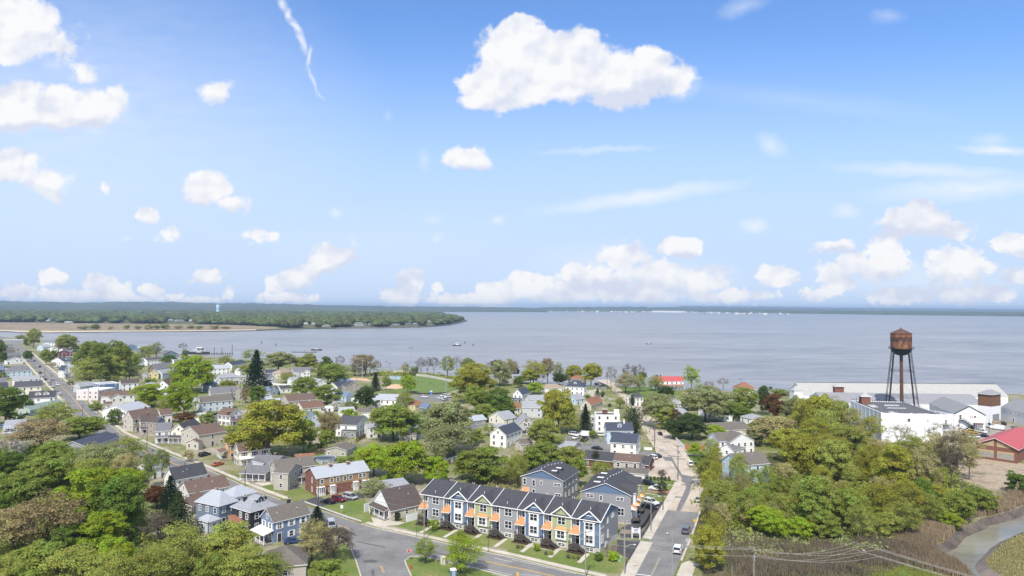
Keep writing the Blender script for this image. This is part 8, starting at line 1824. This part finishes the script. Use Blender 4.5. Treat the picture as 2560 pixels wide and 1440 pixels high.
# people on the ballfield
def person(x, y, label, shirt, legs, hair, a):
    P = GT((x, y)); o = thing('person', label, 'person', (P.x, P.y, .02), a, 'people on the ballfield')
    bm_ = bmesh.new(); J = dict(pel=(0, 0, .95), che=(0, 0, 1.32), nek=(0, 0, 1.5), hd=(0, .02, 1.66), top=(0, .02, 1.76), hl=(-.1, 0, .9), kl=(-.13, -.06, .5), fl=(-.14, .04, .08), tl=(-.14, -.1, .04), hr=(.1, 0, .9), kr=(.13, .05, .5), fr=(.14, .1, .08), tr=(.14, -.04, .04), sl=(-.2, 0, 1.42), el=(-.27, .03, 1.15), wl=(-.25, -.12, .95), nl=(-.25, -.17, .87), sr=(.2, 0, 1.42), er=(.28, .04, 1.15), wr=(.26, -.1, .95), nr=(.26, -.15, .87))
    ra = dict(pel=.15, che=.15, nek=.055, hd=.095, top=.07, hl=.09, kl=.06, fl=.045, tl=.04, hr=.09, kr=.06, fr=.045, tr=.04, sl=.065, el=.045, wl=.035, nl=.035, sr=.065, er=.045, wr=.035, nr=.035)
    V = {k: bm_.verts.new(v) for k, v in J.items()}
    for a_, b_ in [s.split() for s in ('pel che', 'che nek', 'nek hd', 'hd top', 'pel hl', 'hl kl', 'kl fl', 'fl tl', 'pel hr', 'hr kr', 'kr fr', 'fr tr', 'che sl', 'sl el', 'el wl', 'wl nl', 'che sr', 'sr er', 'er wr', 'wr nr')]: bm_.edges.new((V[a_], V[b_]))
    me = bpy.data.meshes.new('body'); bm_.verts.index_update(); keys = list(J); bm_.to_mesh(me); bm_.free(); ob = inst('body', me, o)
    ob.modifiers.new('skin', 'SKIN'); sv = me.skin_vertices[0].data
    for i, k in enumerate(keys): sv[i].radius = (ra[k], ra[k]*(.75 if k in ('pel', 'che') else 1)); sv[i].use_root = (k == 'pel')
    ob.modifiers.new('sub', 'SUBSURF').levels = 2
    dg = bpy.context.evaluated_depsgraph_get(); m2 = bpy.data.meshes.new_from_object(ob.evaluated_get(dg)); ob.modifiers.clear(); ob.data = m2
    m2.materials.clear()
    for mm in (mat('skin', (.42, .26, .18), .6, .05), mat('cloth_'+shirt, CARC[shirt], .9, .05), mat('cloth_'+legs, CARC[legs], .9, .05)): m2.materials.append(mm)
    m2.polygons.foreach_set('material_index', [2 if p.center.z < .97 else (1 if p.center.z < 1.5 and not (abs(p.center.x) > .22 and p.center.z < 1.1) else 0) for p in m2.polygons])
    m2.polygons.foreach_set('use_smooth', [True]*len(m2.polygons))
    b = MB(); b.lathe([(.11, 1.66), (.115, 1.74), (.08, 1.81), (.01, 1.83)], 10, 0, 0, .025); b.build('hair', mat('hair_dark', (.02, .015, .012), .9), o, smooth=True)
T(640, 740)
person(1620, 872, 'person in dark clothes standing in the outfield, left of a pair', 'black', 'black', 0, 0); person(1663, 870, 'person in dark clothes standing in the outfield, right of a pair', 'blue', 'black', 0, .8); person(1775, 905, 'person in dark clothes alone near the outfield light mast', 'black', 'grey', 0, 2); person(1880, 892, 'person in dark shirt near the right light mast', 'grey', 'black', 0, 1); person(1745, 885, 'person in dark clothes standing in the middle of the outfield', 'black', 'blue', 0, 3)
# blue portable toilet at the ballfield parking, boats, pier
P = GT((1752, 988)); o = thing('portable_toilet', 'blue portable toilet at the ballfield parking', 'portable toilet', (P.x, P.y, 0), .2); b = MB(); b.box(-.65, -.65, .05, .65, .65, 2.3); b.build('cabin', mat('toilet_bright', (.06, .22, .55), .5, .05), o); b = MB(); b.lathe([(.98, 2.3), (.6, 2.6), (.02, 2.7)], 4); b.build('roof', SW, o); b = MB(); b.box(-.4, -.69, .2, .4, -.65, 2.1); b.build('door', mat('toilet_bright2', (.10, .28, .6), .5), o)
def boat(name, label, p, L, col, cabin=0, mastH=0, rz=0, canopy_=False, cat='boat'):
    P = GT(p, WZ); o = thing(name, label, cat, (P.x, P.y, WZ), rz, 'boats on the bay'); b = MB(); N = 9; ring = []
    for i in range(N):
        t = i/(N-1); x = (t-.5)*L; w = L*.15*(1-max(0, (t-.55)/.45)**2.2)+.02; z = L*.09*(1+.6*max(0, t-.5)); ring.append([(x, -w*.6, -.2), (x, -w, z), (x, w, z), (x, w*.6, -.2)])
    for i in range(N-1):
        for j in range(4): b.poly([ring[i][j], ring[i+1][j], ring[i+1][(j+1) % 4], ring[i][(j+1) % 4]], 0)
    b.poly(ring[0]); b.build('hull', col, o)
    if cabin: b = MB(); z = L*.09; b.box(-L*.12, -L*.09, z, L*.16, L*.09, z+cabin, 0); b.box(-L*.10, -L*.092, z+cabin*.5, L*.162, L*.092, z+cabin*.85, 1); b.build('cabin', [SW, GLASS], o)
    if canopy_: b = MB(); b.box(-L*.3, -L*.14, L*.09+2.6, L*.25, L*.14, L*.09+2.75); [b.box(sx*L*.24-.05, sy*L*.12-.05, L*.09, sx*L*.24+.05, sy*L*.12+.05, L*.09+2.6) for sx in (-1, 1) for sy in (-1, 1)]; b.build('canopy', SW, o)
    if mastH: b = MB(); b.tube([(0, 0, L*.09), (0, 0, mastH)], .12, 6); b.bar((0, 0, mastH*.8), (-L*.25, 0, mastH*.5), .1, .1); b.build('mast', GALV, o)
HD = mat('hull_dark', (.05, .052, .06), .5, .2, 1); HW = mat('hull_white', (.6, .6, .6), .4, .1)
boat('motor_boat', 'small dark boat moored before the pale waterfront trees', (608, 543), 15, HD, 1.0, rz=0); boat('work_boat', 'work boat with upper deck alone in the bay, middle of the photo', (2010, 498), 13, HD, 3.4, 7, .3, True)
P = GT((482, 564), WZ); o = thing('floating_dock', 'low floating dock left of the small dark boat', 'dock', (P.x, P.y, WZ), 0); b = MB(); b.box(-16, -1.5, -.1, 16, 1.5, .6); b.build('deck', DARKW, o); b = MB(); [b.tube([(x, 1.6, -1), (x, 1.6, 2.4)], .18, 6) for x in (-14, 0, 14)]; b.build('pile', DARKW, o)
T(1280, 740)
boat('channel_buoy', 'dark channel buoy with a pale top alone on the right of the bay', (1367, 480), 9, HD, 2.0, 6, 0, cat='buoy'); boat('motor_boat', 'tiny white boat near the far shore, under the long white plant', (1805, 172), 60, HW, 10)
T(640, 740)
for (x, y) in [(2090, 462), (2170, 485), (55, 462), (198, 482)]: small('buoy', 'tiny dark mooring buoy on the bay', 'buoy', (x, y), [(.9, -1.6), (.9, -.4), (.3, .6), (.25, 1.6), (.02, 1.7)], HD, 8)['group'] = 'mooring buoys on the bay'
T(0, 740)
A = GT((1955, 588), WZ); B = GT((2322, 585), WZ); o = thing('pier', 'long thin pier reaching into the river mouth', 'pier', (A.x, A.y, WZ), math.atan2(B.y-A.y, B.x-A.x)); ln_ = (B-A).length; b = MB(); b.box(0, -1.2, 1.5, ln_, 1.2, 1.8); b.build('deck', DARKW, o)
b = MB(); [b.tube([(i*ln_/16, s, -1), (i*ln_/16, s, 2.6)], .2, 6) for i in range(17) for s in (-1.2, 1.2)]; b.build('pile', DARKW, o); b = MB(); [b.tube([(ln_*f, 1.4, 0), (ln_*f, 1.4, h_)], .35, 6) for f, h_ in ((.5, 9), (.71, 9), (.99, 12))]; b.build('dolphin_pile', POLE, o)
boat('work_boat', 'dark work boat with deck house lying at the pier', (1995, 580), 26, HD, 6, 9, 0, True); P = GT((2065, 580), WZ); o = thing('mast', 'slim mast with crossbar standing at the pier', 'mast', (P.x, P.y, WZ)); zz = depth_z(*tp((2065, 450)), P.y)-WZ; b = MB(); b.tube([(0, 0, 0), (0, 0, zz)], [.3, .15], 6); b.build('pole', GALV, o); b = MB(); b.box(-2, -.1, zz*.85, 2, .1, zz*.85+.2); b.build('crossbar', GALV, o)
# ================================================================== FAR WOODS AND AIR
def far_wood(name, pl, rows, seed, tint, hmin, hmax, size0):
    rs = np.random.RandomState(seed); base = bmesh.new(); bmesh.ops.create_icosphere(base, subdivisions=2, radius=1.0)
    bv = np.array([v.co[:] for v in base.verts]); bf = np.array([[v.index for v in f.verts] for f in base.faces]); base.free()
    pw = [(p.x, p.y) for p in pl]; V = []; F = []; TN = []; o = 0
    y = rows[0]
    while y < rows[1]:
        step = size0*(1+(y-rows[0])/1400.0)
        xs = np.arange(min(p[0] for p in pw), max(p[0] for p in pw), step*.8)
        for x in xs:
            px, py = x+rs.uniform(-.5, .5)*step, y+rs.uniform(-.5, .5)*step
            if not inpoly(px, py, pw) or abs(px/py) > .95 or rs.rand() < .05: continue
            if any(c.y-900 < py < c.y+9 and abs(px-c.x*py/c.y) < l*.5+6 for c, l in CLEAR): continue
            h = rs.uniform(hmin, hmax)*(1+.25*mnoise.noise(Vector((px*.004, py*.004, seed)))); r = step*rs.uniform(.4, .85)
            n = 1+.35*rs.normal(size=(len(bv), 1))
            V.append(bv*np.clip(n, .5, 1.5)*np.array([r, r, h*.42])+np.array([px, py, h*.58])); F.append(bf+o); o += len(bv); TN.append(np.clip(rs.uniform(.1, .9)+rs.normal(size=len(bf))*.12, 0, 1))
        y += step*.8
    V = np.concatenate(V); F = np.concatenate(F); n = len(F)
    me = bpy.data.meshes.new(name); me.vertices.add(len(V)); me.vertices.foreach_set('co', V.ravel().astype('f')); me.loops.add(3*n); me.loops.foreach_set('vertex_index', F.ravel().astype('i')); me.polygons.add(n); me.polygons.foreach_set('loop_start', np.arange(0, 3*n, 3, dtype='i'))
    at = me.attributes.new('tone', 'FLOAT', 'FACE'); at.data.foreach_set('value', np.concatenate(TN).astype('f')); me.materials.append(LEAF[tint]); me.update(calc_edges=True)
    ob = inst(name, me); ob['kind'] = 'stuff'; return ob
CLEAR = []
T(0, 740)
FH = 'houses at the edge of the far wood'
def farhouse(label, A, B, d, e, r, wall, roof, rf='g', **k): return (house(label, (A[0], A[1]-2*e), (B[0], B[1]-2*e), d, e*.6, r*.6, 'ltgray' if wall == 'white' else wall, 'lg' if roof == 'white' else roof, rf, group=FH, vents=False, nowin='abk', **k), CLEAR.append((HOUSES[-1].ctr, HOUSES[-1].L)))
farhouse('far white house with grey gable alone in the wood across the river, left', (495, 252), (572, 250), 14, 8, 6, 'white', 'gr', 't')
farhouse('far low white house left of the gabled one across the river', (325, 240), (385, 240), 10, 5, 2, 'white', 'lg')
farhouse('far pale blue roofed house at the marsh edge', (645, 268), (730, 268), 12, 5, 3, 'ltgray', 'lm')
farhouse('far white house at the wood edge above the marsh bushes', (1015, 250), (1080, 250), 12, 6, 3, 'white', 'white')
farhouse('far long white roof half hidden in the wood', (1215, 232), (1300, 232), 12, 5, 2, 'white', 'white')
farhouse('far white house at the left of the far village', (1660, 252), (1745, 251), 14, 7, 4, 'white', 'lg')
farhouse('far grey roofed house in the middle of the far village', (1765, 254), (1850, 253), 14, 6, 4, 'white', 'gr')
farhouse('far house at the right of the far village', (1880, 252), (1960, 252), 12, 6, 3, 'offwhite', 'lg')
T(640, 740)
farhouse('far white house with pale gable on the opposite shore, leftmost of three', (460, 284), (522, 284), 12, 7, 5, 'white', 'lg', 't')
farhouse('far narrow white house beside the leftmost one on the shore', (553, 286), (600, 286), 12, 8, 4, 'white', 'gr', 't')
farhouse('far white house with grey hipped roof right on the shore', (680, 306), (748, 305), 14, 8, 4, 'white', 'gr', 'h')
farhouse('far large white house with terraces on the opposite shore', (1000, 290), (1105, 288), 16, 9, 3, 'white', 'lg')
farhouse('far low white wing before the large house with terraces', (1010, 302), (1080, 301), 10, 5, 1, 'white', 'white')
farhouse('far grey house right of the large house with terraces', (1120, 288), (1165, 288), 10, 5, 2, 'ltgray', 'gr')
farhouse('far white cottage among the trees near the point', (1350, 294), (1392, 293), 10, 5, 2, 'white', 'lg')
farhouse('far white cottage right of the first, near the point', (1405, 293), (1442, 292), 10, 6, 2, 'white', 'gr')
farhouse('far dark blue house near the seawall point', (1505, 290), (1556, 289), 12, 6, 3, 'slate', 'gr')
farhouse('far white house right of the dark blue one', (1590, 284), (1640, 283), 12, 5, 3, 'white', 'lg')
farhouse('far tall white house up in the trees near the point', (1550, 240), (1595, 240), 14, 9, 3, 'white', 'white', 't')
farhouse('far pale house nearest the tip of the point', (1715, 262), (1775, 261), 12, 7, 3, 'offwhite', 'gr', 't')
LEAF['far'] = leafm('leaves_far', (.125, .15, .055), .3, .04, .55)
wp = [(-300, 802.5), (60, 805.5), (200, 807.5), (400, 809), (560, 811), (640, 814), (690, 816.5), (720, 820), (840, 818.5), (940, 817.5), (1040, 815.8), (1080, 813.6), (1115, 810), (1142, 805.5), (1152, 801), (1135, 796), (1112, 791), (1100, 786), (1085, 783)]
far_wood('far_wood', [G(*p) for p in wp] + [Vector((-600, 5600, 0)), Vector((-6500, 5600, 0)), Vector((-3000, 2000, 0))], (1800, 5600), 21, 'far', 10, 19, 13.0)
# bushes on the marsh and houses at the edge of the far wood
T(0, 740)
for i, (x, y, w, h) in enumerate([(835, 335, 120, 42), (960, 335, 90, 55), (1110, 333, 50, 30), (1270, 332, 80, 45), (1380, 334, 70, 40), (1480, 333, 90, 55), (1560, 330, 70, 42), (1640, 330, 110, 50), (1780, 330, 90, 46), (1910, 328, 70, 34), (2000, 332, 80, 36), (2150, 332, 120, 42), (2260, 330, 110, 30)]):
    tree('U', ['olive', 'green', 'pale'][i % 3], x, y-h, y, w, 'olive bush standing on the brown marsh across the river', 'bushes on the far marsh')
# long white plant and the strip of town on the far shore
T(1280, 740)
FT = 'buildings on the far shore of the bay'
rg = random.Random(4)
p0 = GT((1395, 155)); k = p0.y/FPX/4
o = house('long low white plant on the far shore of the bay', (1395, 152), (1700, 155), 120, 14, 6, 'white', 'white', name='far_plant', cat='building', group=FT, win=False, vents=False, found=0)
for i in range(60):
    x = rg.uniform(330, 2500)+(0 if i % 3 else 600); yy = 152+max(0, (x-300))*.0085+max(0, x-2000)*.012
    if 1380 < x < 1710: continue
    w = rg.uniform(5, 14)
    house('small pale building of the hazy town on the far shore of the bay', (x, yy-rg.uniform(0, 9)), (x+w, yy-rg.uniform(0, 2)-4), 30, rg.uniform(7, 13), 5, rg.choice(['offwhite', 'ltgray', 'beige', 'ltgray']), rg.choice(['lg', 'gr', 'white']), name='far_building', cat='building', group=FT, win=False, vents=False, found=0)
# haze: even pale air in one closed box round the scene
HM = bpy.data.materials.new("haze"); hm = HM; b = MB(); b.box(-14000, -400, -4, 14000, 16000, 112)
hz_o = b.build('haze', HM); hz_o['kind'] = 'stuff'; hm.use_nodes = True; t = hm.node_tree; t.nodes.remove(t.nodes['Principled BSDF'])
pv = t.nodes.new('ShaderNodeVolumePrincipled'); pv.inputs['Color'].default_value = (.56, .75, 1.0, 1); pv.inputs['Density'].default_value = 7.5e-5; pv.inputs['Anisotropy'].default_value = .2
t.links.new(pv.outputs[0], t.nodes['Material Output'].inputs['Volume'])
hz_o.display_type = 'WIRE'
